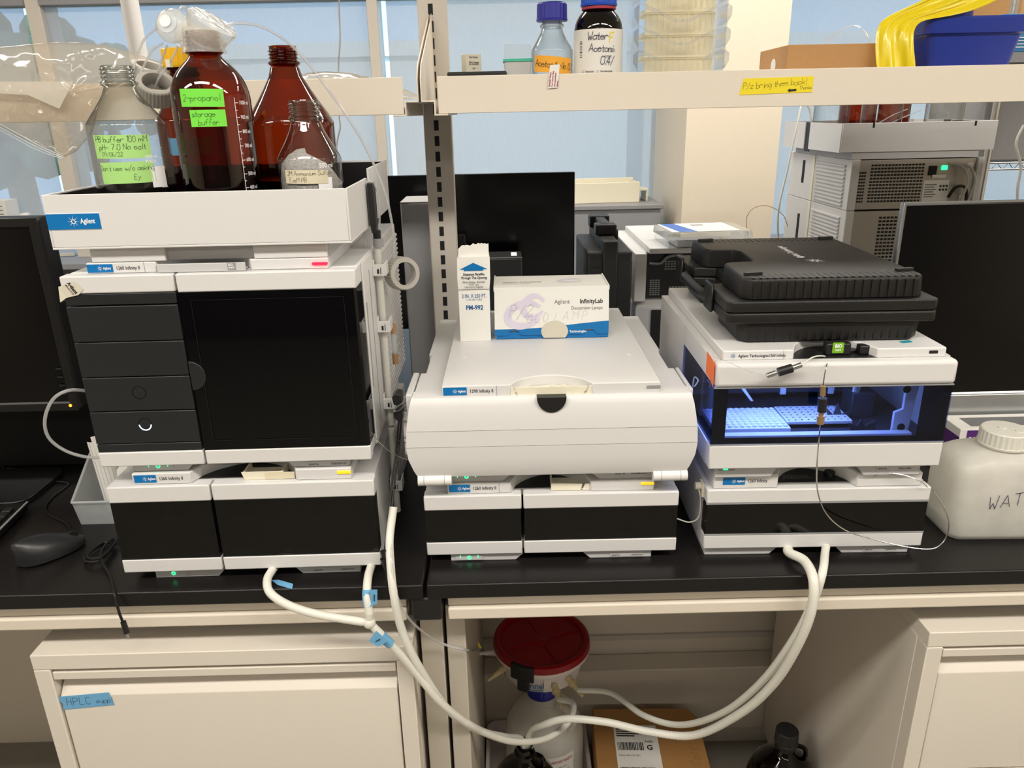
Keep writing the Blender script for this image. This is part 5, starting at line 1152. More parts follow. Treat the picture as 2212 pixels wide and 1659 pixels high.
for i in range(4):
    for j in range(5):
        lc = (-0.008-0.0195*j, 0.004+0.018*i, 0.0142)
        if kk is None: kk = obj('key', B().box(-0.008, 0, 0, 0.008, 0.015, 0.005), 'drawer_black', kb2, bevel=0.0012, loc=lc)
        else:
            c = kk.copy(); COL.objects.link(c); c.location = lc

# ------------------------------------------------------------------ capillaries with connectors on the right stack
cn = thing('capillary_joint', 'white tube with black-gripped steel connector on the right instrument top', 'connector', (0, 0, 0))
obj('tube', B().tube([at(px, py, y=y) for px, py, y in ((1790, 776, 0.075), (1778, 769, 0.06), (1755, 772, 0.04), (1732, 789, 0.022))], 0.0011, 6), 'hose', cn, smooth=True)
obj('tube', B().tube([at(px, py, y=y) for px, py, y in ((1656, 812, 0.022), (1620, 803, 0.024), (1580, 785, 0.028), (1540, 770, 0.05))], 0.0007, 6), 'tubing_clear', cn, smooth=True)
def seg(parent, name, a, b, r, m, n=14): return obj(name, B().cyl(a, b, r, None, n), m, parent, smooth=True)
yq = 0.022; A = lambda px, py: at(px, py, y=yq)
seg(cn, 'nut', A(1656, 812), A(1676, 805), 0.0038, 'steel'); seg(cn, 'stem', A(1676, 805), A(1684, 803), 0.002, 'steel'); seg(cn, 'grip', A(1681, 804), A(1711, 795), 0.0064, 'black_plastic'); seg(cn, 'nut', A(1711, 795), A(1731, 788), 0.0038, 'steel')
cn = thing('capillary_joint', 'grey wire loop with hanging connector in front of the right stack', 'connector', (0, 0, 0))
obj('tube', B().tube([at(px, py, y=y) for px, py, y in ((1789, 777, 0.075), (1786, 788, 0.032), (1781, 810, 0.024), (1778, 836, 0.022))], 0.0009, 6), 'steel', cn, smooth=True)
seg(cn, 'nut', A(1778, 834), A(1777, 854), 0.0040, 'brass'); seg(cn, 'stem', A(1777, 854), A(1777, 860), 0.002, 'steel'); seg(cn, 'grip', A(1777, 860), A(1775, 889), 0.0064, 'black_plastic'); seg(cn, 'nut', A(1775, 889), A(1773, 898), 0.0035, 'brass'); seg(cn, 'nut', A(1773, 898), A(1772, 915), 0.0056, 'brass')
loop = ((1772, 915, 0.022), (1769, 950, 0.020), (1765, 1000, 0.020), (1766, 1060, 0.020), (1785, 1110, 0.022), (1825, 1145, 0.026), (1880, 1163, 0.030), (1950, 1180, 0.032), (2010, 1186, 0.034), (2038, 1170, 0.038), (2049, 1140, 0.042), (2044, 1105, 0.046), (2016, 1060, 0.050))
obj('tube', B().tube([at(*p[:2], y=p[2]) for p in loop], 0.0010, 6), 'steel', cn, smooth=True)
obj('tube', B().tube([at(*p[:2], y=p[2]) for p in ((2003, 1052, 0.044), (1985, 1038, 0.042), (1940, 1024, 0.045), (1895, 1026, 0.055), (1866, 1042, 0.062))], 0.0009, 6), 'steel', cn, smooth=True)
line('capillary', 'pale tube between the middle stack and the right stack near the bench', 'tube', [(1462, 1120, 0.10), (1490, 1128, 0.095), (1510, 1115, 0.09), (1513, 1075, 0.085), (1507, 1050, 0.085)], 0.0012, 'hose', 6)
line('capillary', 'pale tube hooked on the right instrument side window', 'tube', [(1496, 838, 0.12), (1500, 815, 0.115), (1508, 822, 0.11), (1500, 835, 0.105)], 0.0011, 'tubing_clear', 6)
# ------------------------------------------------------------------ things on the shelves
# yellow note on the lip
p0 = at(1598, 186, y=YS); p1 = at(1758, 186, y=YS); zc = at(1678, 186, y=YS).z
yn = thing('tape_note', 'yellow tape note with handwriting on the right shelf lip', 'tape note', ((p0.x+p1.x)/2, YS-0.0003, zc))
obj('tape', B().prism([(-0.066, -0.0135), (-0.060, 0.0135), (0.064, 0.0150), (0.0635, -0.0110)], -0.0006, 0.0, 'y'), 'yellow_tape', yn)
obj('handwriting', hand('P/z bring them back!', 0.0105, 0.11, 0.6, 0.2, 0.1, 6), 'ink', yn, M=FRONT(-0.060, -0.0010, -0.0045, 0, 0.06))
obj('handwriting', hand('Thanks', 0.006, 0.14, 0.5, 0.2, 0.1, 8), 'ink', yn, M=FRONT(0.040, -0.0010, -0.0065, 0, 0.05))
obj('arrow', B().poly([(0.019, -0.0010, -0.0075), (0.024, -0.0010, -0.0040), (0.024, -0.0010, -0.0058), (0.035, -0.0010, -0.0050), (0.035, -0.0010, -0.0088), (0.024, -0.0010, -0.0098), (0.024, -0.0010, -0.0112)]), 'ink', yn)
# clear bottle with blue cap
t = bottle('glass_bottle', 'clear glass bottle with dark blue cap and orange label on the shelf', 'bottle', (1.348, 0.55, ZD), 0.0385, 0.164, 0.0195, 0.092, 0.128)
obj('cap', ribbed_cap(B(), 0.0270, 0.030, 26, 0.143), 'cap_blue', t, smooth=25)
obj('cap_top', B().lathe([(0.0255, 0.1735), (0.022, 0.1745), (0.001, 0.1745)], 30), 'cap_blue', t, smooth=True)
l1 = wtape(t, 'orange_label', 0.080, 0.028, 0.0385, 0.0, 0.068, 'orange_tape', -0.09)
whand(l1, 'Acetonitrile 0.1', 0.0115, 0.0385, 0.0, 0.0675, u0=-0.038, seed=41, sp=0.35, rot=-0.12, wd=0.2)
# amber bottle with bright blue cap
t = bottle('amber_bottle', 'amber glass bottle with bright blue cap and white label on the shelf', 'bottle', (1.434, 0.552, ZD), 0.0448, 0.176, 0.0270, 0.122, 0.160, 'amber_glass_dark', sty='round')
obj('cap', ribbed_cap(B(), 0.0315, 0.030, 40, 0.166), 'cap_blue2', t, smooth=25); obj('cap_ring', B().lathe([(0.029, 0.160), (0.0315, 0.161), (0.0315, 0.165), (0.029, 0.166)], 30), 'print_red', t, smooth=True)
l1 = obj('paper_label', wrap(grid_mesh(0.150, 0.080, 30, 2), 0.0454, -0.10, 0.086), 'paper', t, smooth=True)
for s_, h_, u, z, sd in (('Water', 0.0135, -0.021, 0.108, 51), ('Acetoni', 0.0125, -0.018, 0.088, 52), ('0.1%FA', 0.0055, 0.017, 0.087, 53), ('0.4/', 0.0135, 0.004, 0.066, 54)): whand(l1, s_, h_, 0.0458, -0.10, z, 'ink_blue', u0=u, seed=sd, sp=0.5, wd=0.2)
me = hand('F', 0.016, 0.3, 1, 0.1, 0.1, 1); off(me, 0.020, 0); obj('handwriting', wrap(me, 0.0462, -0.10, 0.104), 'yellow_tape', l1)
wtext(l1, 'Flammable', 0.0045, 0.0456, -0.10, 0.0535, 'print_black', u0=-0.024); wtext(l1, 'Non-flammable', 0.0045, 0.0456, -0.10, 0.0535, 'print_black', u0=0.004)
for u in (-0.029, -0.001):
    b = B()
    for (a, c, e, f) in ((-1, -1, 1, -0.8), (-1, 0.8, 1, 1), (-1, -0.8, -0.8, 0.8), (0.8, -0.8, 1, 0.8)): b.box(a*0.0018, c*0.0018, 0, e*0.0018, f*0.0018, 0.0001)
    me = b.mesh(); off(me, u, 0.0015); obj('tick_box', wrap(me, 0.0456, -0.10, 0.0535), 'print_black', l1)
for k in range(11):
    obj('barcode_bar', wrap(off(grid_mesh(0.006, 0.0008+0.0006*(k % 3 == 0), 1, 1), -0.035, 0), 0.0456, -0.10, 0.080+0.0026*k), 'print_black', l1)
wtext(l1, 'DOOF', 0.0055, 0.0456, -0.10, 0.078, 'print_blue', u0=0.012)
# reminder slip hanging over the lip
p0 = at(1195, 165, y=YS-0.003); sl = thing('paper_slip', 'small white slip with red print hanging over the shelf lip', 'paper slip', (p0.x, YS-0.0028, p0.z))
obj('slip', B().prism([(-0.0095, -0.0195), (0.0075, -0.0185), (0.0115, 0.0195), (-0.0055, 0.0185)], 0, 0.0004, 'y'), 'paper', sl)
for k, s_ in enumerate(('Reminder: Return', 'Free Customer Shop', 'www.thermofisher', 'pipettes')):
    obj('lettering', text_mesh(s_, 0.0042 if k else 0.0046, 0.02, 0.72), 'print_red', sl, M=FRONT(-0.0055+0.0045*k, -0.0004, -0.017, 0, PI/2-0.10))
# clear tip rack tower
tw = thing('rack_tower', 'clear plastic tower with v-shaped fronts holding tip trays', 'rack', (1.582, 0.54, ZD))
X0, X1 = -0.080, 0.080
for x in (X0, X1-0.002): obj('side_wall', B().box(x, -0.02, 0, x+0.002, 0.11, 0.24), 'clear_plastic', tw)
for k, z in enumerate((0.060, 0.098, 0.136, 0.174, 0.212)):
    for s in (-1, 1):
        if z > 0.07:
            obj('front_rail', B().prism([(s*0.080, z+0.034), (s*0.080, z+0.029), (s*0.012, z-0.002), (0.0, z-0.002), (0.0, z+0.003), (s*0.010, z+0.003)], -0.026, -0.020, 'y'), 'clear_plastic', tw)
        else: obj('front_rail', B().prism([(s*0.080, z+0.034), (s*0.080, z+0.028), (s*0.040, z+0.008), (s*0.038, z+0.014)], -0.026, -0.020, 'y'), 'clear_plastic', tw)
    for s in (-1, 1): obj('side_hook', B().prism([(s*0.080, z-0.004), (s*0.088, z+0.008), (s*0.088, z+0.022), (s*0.080, z+0.028)], -0.024, 0.05, 'y'), 'clear_plastic', tw)
    tr = thing('tip_tray', ['lowest', 'second lowest', 'middle', 'second highest', 'topmost'][k]+' translucent tip tray in the clear tower', 'tip tray', (1.582, 0.54, ZD+z-0.058), 0, 'tip trays in the clear tower')
    obj('tray', B().box(-0.064, 0.0, 0.0, 0.064, 0.085, 0.006), 'tip_plastic', tr)
    obj('front_panel', B().box(-0.064, 0.002, 0.0062, 0.064, 0.004, 0.0343), 'tip_plastic', tr)
    f = None
    for q in range(12):
        lc = (-0.060+q*0.0109, 0.006, 0.006)
        if f is None: f = obj('rib', B().box(-0.0022, -0.0056, 0.0, 0.0022, -0.0042, 0.0275), 'tip_plastic', tr, loc=lc)
        else:
            c = f.copy(); COL.objects.link(c); c.location = lc
    obj('lid', B().box(-0.066, -0.001, 0.0345, 0.066, 0.086, 0.0362), 'tip_plastic', tr)
obj('base_tray', B().box(-0.068, -0.012, 0.0, 0.068, 0.10, 0.0015).prism([(-0.068, 0.0015), (0.068, 0.0015), (0.070, 0.045), (-0.070, 0.045)], -0.014, -0.0125, 'y'), 'frosted_plastic', tw)
# teal and grey tip box
tb = thing('tip_box', 'small grey tip box with teal band and clear lid on the shelf', 'tip box', (1.2845, 0.60, ZD))
obj('body', B().loft([sq(0.022, 0.022, 0.003, 0.0), sq(0.026, 0.026, 0.003, 0.078)]), 'grey_plastic', tb); obj('band', B().loft([sq(0.028, 0.028, 0.003, 0.078), sq(0.0275, 0.0275, 0.003, 0.083)]), 'teal', tb); obj('lid', B().loft([sq(0.0265, 0.0265, 0.003, 0.083), sq(0.025, 0.025, 0.003, 0.108)]), 'clear_plastic', tb)
# flat black case with little white box on it
bc = tag(obj('flat_case', B().box(-0.056, 0, 0, 0.056, 0.09, 0.061), 'black_plastic', loc=(1.207, 0.55, ZD), bevel=0.003), 'flat black case on the shelf by the upright', 'case')
wb = thing('small_box', 'small white printed box on the flat black case', 'box', (1.2005, 0.592, ZD+0.0615), 0.35)
obj('carton', B().box(-0.0155, 0, 0, 0.0155, 0.03, 0.032), 'beige_card', wb, bevel=0.0005)
for s_, sz, z in (('Flex Fluidics', 0.0046, 0.025), ('250uL Syringe', 0.0046, 0.016), ('P/N 160-0050-0', 0.0040, 0.0125), ('(pcs)', 0.004, 0.006)): tline(wb, s_, sz, 0, -0.0003, z, 'print_black', 0.02, 0.75)
# cardboard box
cb = thing('cardboard_box', 'brown cardboard box on the right shelf', 'box', (1.885, 0.53, ZD))
a = at(1700, 97, y=0.53)
obj('carton', B().prism([(-0.103, 0.0), (0.115, 0.0), (0.125, 0.165), (-0.100, 0.170)], 0.0, a.z-ZD, 'z'), 'kraft', cb, bevel=0.001)
obj('sticker', B().cyl((-0.1035, 0.075, 0.062), (-0.1022, 0.075, 0.062), 0.013), 'paper', cb)
tag(obj('coiled_tube', B().tube([at(px, py, y=y) for px, py, y in ((1775, 104, 0.70), (1795, 82, 0.70), (1825, 61, 0.70), (1850, 56, 0.69), (1870, 72, 0.68), (1880, 98, 0.68))], 0.0016, 6), 'tubing_clear', smooth=True), 'clear tube arching up behind the cardboard box', 'tube')
p = at(1873, 100, y=0.715); tag(obj('screw_cap', ribbed_cap(B(), 0.013, 0.10, 20), 'cap_grey', loc=(p.x, p.y, ZD), smooth=25), 'grey capped vial behind the cardboard box', 'vial')
# blue tub and yellow bag
bt = thing('blue_tub', 'dark blue plastic tub with rolled rim on the right shelf', 'tub', (2.128, 0.60, ZD))
rg = [sq(0.070, 0.055, 0.012, 0.0), sq(0.088, 0.070, 0.014, 0.105), sq(0.089, 0.071, 0.014, 0.106), sq(0.097, 0.078, 0.016, 0.108), sq(0.1, 0.081, 0.016, 0.132), sq(0.097, 0.078, 0.016, 0.136), sq(0.090, 0.072, 0.014, 0.135), sq(0.068, 0.053, 0.012, 0.004)]
obj('tub', B().loft(rg), 'blue_plastic', bt, smooth=35)
obj('inner_pot', B().cyl((-0.005, 0, 0.004), (-0.005, 0, 0.165), 0.028), 'blue_plastic', bt, smooth=True)
def sheet(path_a, path_b, n=16):
    rnd = random.Random(2); rg = []
    for i in range(len(path_a)):
        A, C_ = Vector(path_a[i]), Vector(path_b[i]); row = []
        for k in range(n+1):
            q = A.lerp(C_, k/n); wv = 0.004*math.sin(k*0.75+i*1.1)+0.002*math.sin(k*1.9-i*0.8)+rnd.uniform(-0.0006, 0.0006); row.append(q+Vector((0.2*wv, wv, 0.35*wv)))
        rg.append(row)
    return B().loft(rg, False, False, closed=False)
q = lambda px, py, y: at(px, py, y=y)
bg = sheet([q(1893, 150, 0.50), q(1890, 100, 0.51), q(1893, 50, 0.52), q(1930, 28, 0.53), q(1975, 8, 0.53), q(2040, -25, 0.53), q(2100, -60, 0.53)],
    [q(1978, 150, 0.492), q(1976, 120, 0.492), q(1972, 70, 0.495), q(1985, 45, 0.51), q(2035, 38, 0.512), q(2110, 22, 0.515), q(2170, -8, 0.52)])
yb_ = tag(obj('yellow_bag', bg, 'yellow_bag', smooth=True), 'shiny yellow plastic bag draped over the blue tub', 'bag')
sm = yb_.modifiers.new('thick', 'SOLIDIFY'); sm.thickness = 0.0008; ss = yb_.modifiers.new('sub', 'SUBSURF'); ss.levels = 1; ss.render_levels = 2
# clear bags on the left shelf
def bag(name, label, outline, y0, bulge, seed, front=0.4, holes=None):
    rnd = random.Random(seed); P = [at(px, py, y=y0) for px, py in outline]
    c = sum(P, Vector())/len(P); Q = []
    for i in range(len(P)):
        for k in range(4): Q.append(P[i].lerp(P[(i+1) % len(P)], k/4))
    b = B(); rings = []
    S = [0.02, 0.2, 0.4, 0.6, 0.8, 0.93, 1.0]
    n = len(Q); ph = [rnd.uniform(0, 6.28) for _ in range(6)]
    def pt(i, s, sg):
        q_ = c+(Q[i]-c)*s; th_ = 2*PI*i/n
        w_ = 0.22*math.sin(3*th_+ph[0]+5*s)+0.18*math.sin(5*th_+ph[1]-7*s)+0.15*math.sin(9*th_+ph[2]+9*s)
        return q_+Vector((0, sg*bulge*(1-s*s)**0.6*(1+0.5*w_)+bulge*0.25*w_*s, 0))
    rings = [[pt(i, s, -front*2) for i in range(n)] for s in S]+[[pt(i, s, 0.8) for i in range(n)] for s in reversed(S[:-1])]
    b.loft(rings)
    t = thing(name, label, 'plastic bag', (0, 0, 0))
    o = obj('film', b, 'bag_film', t, smooth=80); ss = o.modifiers.new('sub', 'SUBSURF'); ss.levels = 1; ss.render_levels = 2
    return t
bagt = bag('plastic_bag', 'large clear crumpled plastic bag hanging over the left shelf lip', [(-60, 105), (40, 95), (139, 87), (228, 95), (300, 115), (350, 132), (330, 165), (235, 195), (215, 230), (200, 290), (165, 330), (137, 344), (60, 308), (-60, 250)], 0.425, 0.016, 4, 0.5)
a = [at(px, py, y=0.428) for px, py in ((-40, 176), (158, 176), (128, 235), (60, 205), (-40, 200))]
obj('paper_sheet', B().poly(a), 'paper', bagt)
for k in range(3):
    obj('zip_ridge', B().tube([at(-60, 240+k*7, y=0.411), at(0, 268+k*7, y=0.411), at(80, 312+k*6, y=0.411), at(137, 338+k*3, y=0.413)], 0.0010, 5), 'frosted_plastic', bagt, smooth=True)
bag('plastic_bag', 'clear plastic bag lying on the left shelf behind the large amber bottle', [(640, 172), (655, 158), (700, 153), (760, 157), (810, 170), (870, 190), (905, 205), (905, 215), (800, 216), (640, 216)], 0.58, 0.05, 9, 0.4)
line('hanging_cable', 'thin grey cable hanging down in front of the window', 'cable', [(733, -30, 1.3), (733, 30, 1.3), (735, 80, 1.3), (731, 150, 1.3), (732, 240, 1.3), (735, 275, 1.3), (728, 310, 1.3), (726, 380, 1.3), (726, 480, 1.3)], 0.0024, 'wire_grey', 6)
# ------------------------------------------------------------------ far bench: things behind the uprights
t = thing('utility_column', 'tall narrow grey metal column behind the upright', 'column', (1.065, 0.80, 0))
obj('column', B().box(-0.0515, 0, 0, 0.050, 0.13, 0.484), 'midgrey', t, bevel=0.004)
obj('column_top', B().box(-0.0515, 0.0, 0.4842, 0.050, 0.13, 0.487), 'grey_plastic', t, bevel=0.001)
fm = thing('monitor', 'black flat monitor seen from behind beyond the lamp box', 'monitor', (1.18, 1.0, 0))
obj('rear_case', B().box(-0.254, 0, 0.13, 0.254, 0.018, 0.531), 'screen', fm, bevel=0.002)
obj('mount', B().box(-0.110, -0.03, 0.22, -0.027, 0.0, 0.385), 'drawer_black', fm, bevel=0.003)
rgl = [(0.026*math.cos(2*PI*i/24), 0.026*math.sin(2*PI*i/24)) for i in range(24)]
obj('maker_ring', B().loft([[(-0.066+x*s, -0.031, 0.345+z*s) for x, z in rgl] for s in (1, 0.9)], False, False), 'black_matte', fm)
obj('neck', B().box(-0.09, -0.03, 0.01, -0.045, -0.004, 0.23), 'black_plastic', fm); obj('stand_base', B().box(-0.17, -0.06, 0, 0.03, 0.12, 0.010), 'black_plastic', fm, bevel=0.003)
pc = thing('desktop_computer', 'small black desktop computer beyond the carton', 'computer', (1.215, 0.82, 0))
obj('case', B().box(-0.075, 0, 0, 0.078, 0.10, 0.348), 'black_plastic', pc, bevel=0.003); obj('top_edge', B().box(-0.075, 0.001, 0.3485, 0.078, 0.004, 0.350), 'silver', pc); obj('label', B().box(0.052, 0.03, 0.3485, 0.066, 0.075, 0.3492), 'paper', pc)
backing = thing('dark_backing', 'black backing box added on the far bench behind the left stack', 'equipment', (0.62, 0.86, 0))  # added to block blue window light, standing in for black clutter behind the stack
obj('housing', B().box(-0.36, 0, 0.0, 0.30, 0.22, 0.40), 'black_matte', backing, bevel=0.004); obj('panel', B().box(-0.34, -0.004, 0.03, 0.28, 0.0, 0.37), 'black_plastic', backing, bevel=0.002)
# black case standing on end
bc = thing('hard_case', 'black plastic case standing upright between far monitor and instruments', 'case', (1.515, 0.90, 0), 0.0)
obj('shell', B().box(-0.058, 0.0, 0.0, -0.001, 0.30, 0.345), 'case_black', bc, bevel=0.006, seg=3); obj('shell', B().box(0.001, 0.0, 0.0, 0.055, 0.30, 0.345), 'case_black', bc, bevel=0.006, seg=3)
obj('rim', B().box(-0.020, -0.008, 0.004, 0.018, 0.308, 0.372), 'case_black', bc, bevel=0.004)
obj('grip', B().box(-0.028, 0.08, 0.372, 0.026, 0.13, 0.400), 'black_plastic', bc, bevel=0.004); obj('grip', B().box(-0.028, 0.22, 0.372, 0.026, 0.27, 0.405), 'black_plastic', bc, bevel=0.004); obj('handle', B().box(-0.014, 0.10, 0.388, 0.012, 0.25, 0.402), 'black_plastic', bc, bevel=0.004)
obj('latch', B().box(0.020, 0.18, 0.335, 0.045, 0.22, 0.372), 'case_black', bc, bevel=0.003)
g = None
for k in range(12):
    lc = (0, -0.001, 0.02+0.026*k)
    if g is None: g = obj('groove', B().box(-0.05, -0.0008, 0, -0.024, 0.0, 0.003), 'slot_dark', bc, loc=lc)
    else:
        c = g.copy(); COL.objects.link(c); c.location = lc
# rear of a far instrument with clear sample case on it
def grille(parent, x0, x1, z0, z1, y, nx, nz, m='slot_dark'):
    dx = (x1-x0)/nx; dz = (z1-z0)/nz; f = None
    me = B().box(0, -0.0004, 0, dx*0.72, 0.0004, dz*0.55).mesh('grille_hole')
    for i in range(nx):
        for j in range(nz):
            lc = (x0+i*dx, y, z0+j*dz)
            if f is None: f = obj('grille_hole', me, m, parent, loc=lc)
            else:
                c = f.copy(); COL.objects.link(c); c.location = lc
Y2 = 1.10; x2 = at(1372, 560, y=Y2).x
mi = thing('far_instrument', 'rear of a white instrument beyond the lamp box, clear case on top', 'lab instrument', (x2+0.1725, Y2, 0.0))
zt = at(1400, 548, y=Y2).z
obj('housing', B().box(-0.1725, 0.0, zt-0.135, -0.140, 0.44, zt).box(0.140, 0.0, zt-0.135, 0.1725, 0.44, zt).box(-0.140, 0.03, zt-0.135, 0.140, 0.44, zt), 'white_plastic', mi, bevel=0.002)
obj('top_cover', B().box(-0.135, -0.01, zt, 0.16, 0.43, zt+0.016), 'white_plastic', mi, bevel=0.002)
obj('rear_panel', B().box(-0.139, 0.022, zt-0.130, 0.139, 0.030, zt-0.006), 'drawer_black', mi)
grille(mi, -0.085, 0.03, zt-0.05, zt-0.022, 0.0215, 14, 4, 'midgrey'); grille(mi, -0.125, -0.095, zt-0.122, zt-0.075, 0.0215, 4, 8, 'midgrey'); grille(mi, -0.07, 0.05, zt-0.122, zt-0.095, 0.0215, 14, 4, 'midgrey')
obj('rear_cable', B().tube([(-0.13, 0.015, zt-0.03), (-0.10, 0.01, zt-0.03), (-0.08, 0.008, zt-0.012), (-0.04, 0.01, zt-0.005)], 0.004, 8), 'midgrey', mi, smooth=True)
slats(mi, -0.1724, 0.05, 0.30, [zt-0.115+0.0105*i for i in range(9)], lean=-0.0055)
obj('lower_housing', B().box(-0.165, 0.012, 0.012, 0.165, 0.43, zt-0.155), 'grey_plastic', mi, bevel=0.002); obj('lower_panel', B().box(-0.12, 0.006, 0.02, 0.14, 0.012, zt-0.162), 'drawer_black', mi); obj('spacer', B().box(-0.16, 0.02, zt-0.155, 0.15, 0.42, zt-0.135), 'grey_plastic', mi)
for s in (-1, 1): obj('runner', B().box(s*0.15-0.012, 0.02, 0, s*0.15+0.012, 0.42, 0.012), 'grey_plastic', mi)
cc = thing('sample_case', 'clear plastic case with blue and white sheet on the far instrument', 'sample case', (at(1500, 500, y=1.17).x+0.02, 1.17, zt+0.0162), 0.06)
obj('shell', B().loft([sq(0.113, 0.085, 0.008, 0.0), sq(0.116, 0.088, 0.008, 0.022)]), 'clear_plastic', cc, smooth=35); obj('lid', B().loft([sq(0.118, 0.090, 0.008, 0.0225), sq(0.115, 0.087, 0.008, 0.042)]), 'clear_plastic', cc, smooth=35)
obj('sheet', B().box(-0.105, -0.078, 0.0425, 0.085, 0.080, 0.0429), 'paper', cc); obj('sheet_print', B().prism([(-0.100, 0.078), (-0.060, 0.078), (-0.035, -0.076), (-0.085, -0.076)], 0.043, 0.0433, 'z'), mat('print_sky', (74, 118, 200), 0.5), cc); obj('photo_print', B().box(-0.02, 0.030, 0.043, 0.015, 0.052, 0.0433), 'midgrey', cc)
obj('divider', B().box(-0.06, -0.084, 0.002, -0.058, 0.084, 0.02), 'frosted_plastic', cc); obj('insert', B().box(-0.09, -0.082, 0.003, 0.03, 0.05, 0.018), 'grey_plastic', cc)
line('thin_wire', 'thin orange wire looping in front of the pillar', 'wire', [(1617, 517, 1.3), (1612, 475, 1.3), (1625, 452, 1.3), (1650, 444, 1.3), (1672, 450, 1.3), (1692, 465, 1.3), (1702, 490, 1.3)], 0.0010, 'peek', 5)
# far stack on the right: solvent tray over two instrument backs
Y3 = 1.0; xa, xb = 2.103, 2.489
ft = thing('solvent_cabinet', 'grey-white solvent tray on the far stack, right of the pillar', 'solvent tray', (xa+0.193, Y3, 0.546))
hw3 = 0.194
obj('tray_wall', B().box(-hw3, 0, 0.017, hw3, 0.003, 0.087), 'white_plastic', ft, bevel=0.001)
for s in (-1, 1):
    obj('tray_wall', B().box(s*hw3-0.0015, 0.003, 0.017, s*hw3+0.0015, 0.21, 0.087), 'white_plastic', ft); obj('tray_wall', B().box(s*hw3-0.0015, 0.245, 0.017, s*hw3+0.0015, 0.41, 0.087), 'white_plastic', ft); obj('tray_joint', B().box(s*(hw3-0.002)-0.001, 0.21, 0.01, s*(hw3-0.002)+0.001, 0.245, 0.087), 'black_plastic', ft)
obj('tray_wall', B().box(-hw3, 0.41, 0.017, hw3, 0.413, 0.087), 'white_plastic', ft); obj('tray_floor', B().box(-hw3+0.003, 0.003, 0.017, hw3-0.003, 0.41, 0.021), 'black_plastic', ft)
obj('liner', B().box(-hw3+0.0016, 0.0032, 0.021, -hw3+0.004, 0.20, 0.085).box(hw3-0.004, 0.0032, 0.021, hw3-0.0016, 0.20, 0.085), 'black_plastic', ft)
obj('neck', B().box(-0.162, 0.004, 0.0, 0.16, 0.39, 0.017), 'grey_plastic', ft)
for x in (-0.12, 0.135): obj('notch', B().box(x, -0.0006, 0.075, x+0.005, 0.0001, 0.0872), 'slot_dark', ft)
for k, (x, y, r, m) in enumerate(((-0.125, 0.25, 0.048, 'clear_glass'), (-0.055, 0.10, 0.05, 'clear_glass'), (-0.03, 0.30, 0.05, 'amber_glass'), (0.06, 0.27, 0.042, 'amber_glass'), (0.115, 0.11, 0.046, 'clear_glass'))):
    bo = bottle('amber_bottle' if 'amber' in m else 'glass_bottle', ['leftmost clear bottle standing in the far tray', 'front clear bottle in the far tray, left of centre', 'larger amber bottle standing in the far tray', 'smaller amber bottle standing in the far tray', 'rightmost clear bottle standing in the far tray'][k], 'bottle', (xa+0.193+x, Y3+y, 0.546+0.0212), r, 0.21, m=m, group='bottles in the far solvent tray')
line('solvent_tube', 'white tube hanging down the left side of the far stack', 'tube', [(1752, 262, 1.26), (1748, 235, 1.26), (1734, 222, 1.25), (1722, 270, 1.23), (1700, 370, 1.22), (1684, 440, 1.20), (1680, 490, 1.20), (1686, 540, 1.22), (1700, 570, 1.25)], 0.0028, 'hose', 8)
line('solvent_tube', 'clear tube slanting between the far bottles, upper', 'tube', [(1960, 236, 1.2), (1930, 248, 1.2), (1895, 268, 1.2)], 0.0016, 'tubing_clear', 6)
line('solvent_tube', 'clear tube slanting between the far bottles, lower', 'tube', [(1990, 238, 1.18), (1950, 254, 1.18), (1920, 268, 1.18)], 0.0016, 'tubing_clear', 6)
def far_module(label, zb_, zt_, x_off, grilles, plate=True):
    t = thing('far_instrument', label, 'lab instrument', (xa+0.193+x_off, Y3, zb_)); h = zt_-zb_
    obj('housing', B().box(-0.172, 0.0, 0.0, -0.150, 0.43, h).box(0.150, 0.0, 0.0, 0.165, 0.43, h).box(-0.150, 0.05, 0.0, 0.150, 0.43, h), 'white_plastic', t, bevel=0.002)
    obj('rear_panel', B().box(-0.149, 0.008, 0.002, 0.149, 0.05, h-0.002), 'panel_steel', t, bevel=0.001)
    for g_ in grilles: grille(t, *g_)
    slats(t, -0.1719, 0.03, 0.22, [0.012+0.0098*i for i in range(int((h-0.015)/0.0098))], lean=-0.0055)
    obj('flank_channel', B().box(-0.1745, 0.235, 0.002, -0.172, 0.25, h-0.002), 'cream_plastic', t)
    obj('flank_slot', B().box(-0.1735, 0.31, h*0.35, -0.1722, 0.325, h*0.85), 'slot_dark', t)
    return t
f1 = far_module('upper rear of the far instrument stack, right of the pillar', 0.418, 0.5455, 0.012, [(-0.118, 0.02, 0.020, 0.118, 0.0075, 16, 12), (-0.146, -0.128, 0.02, 0.10, 0.0075, 3, 10)])
lb = obj('rating_label', B().box(0.022, 0.0068, 0.02, 0.088, 0.008, 0.072), 'paper', f1)
for k in range(6): obj('print_line', B().box(0.026, 0.0064, 0.030+0.006*k, 0.056 if k % 2 else 0.050, 0.0068, 0.0325+0.006*k), 'print_grey', lb)
for k in range(6): obj('print_mark', B().box(0.064+0.008*(k % 3), 0.0064, 0.046+0.009*(k//3), 0.069+0.008*(k % 3), 0.0068, 0.051+0.009*(k//3)), 'print_black', lb)
obj('port', B().box(0.030, 0.0055, 0.085, 0.050, 0.008, 0.108), 'slot_dark', f1); obj('port', B().box(0.040, 0.0045, 0.078, 0.075, 0.008, 0.086), 'silver', f1); obj('link_light', B().box(0.062, 0.0055, 0.098, 0.076, 0.0075, 0.108), 'led_green', f1)
obj('ground_mark', B().box(0.128, 0.0068, 0.095, 0.142, 0.0078, 0.114), 'paper', f1); obj('ground_mark', B().box(0.120, 0.0068, 0.02, 0.140, 0.0078, 0.034), 'paper', f1)
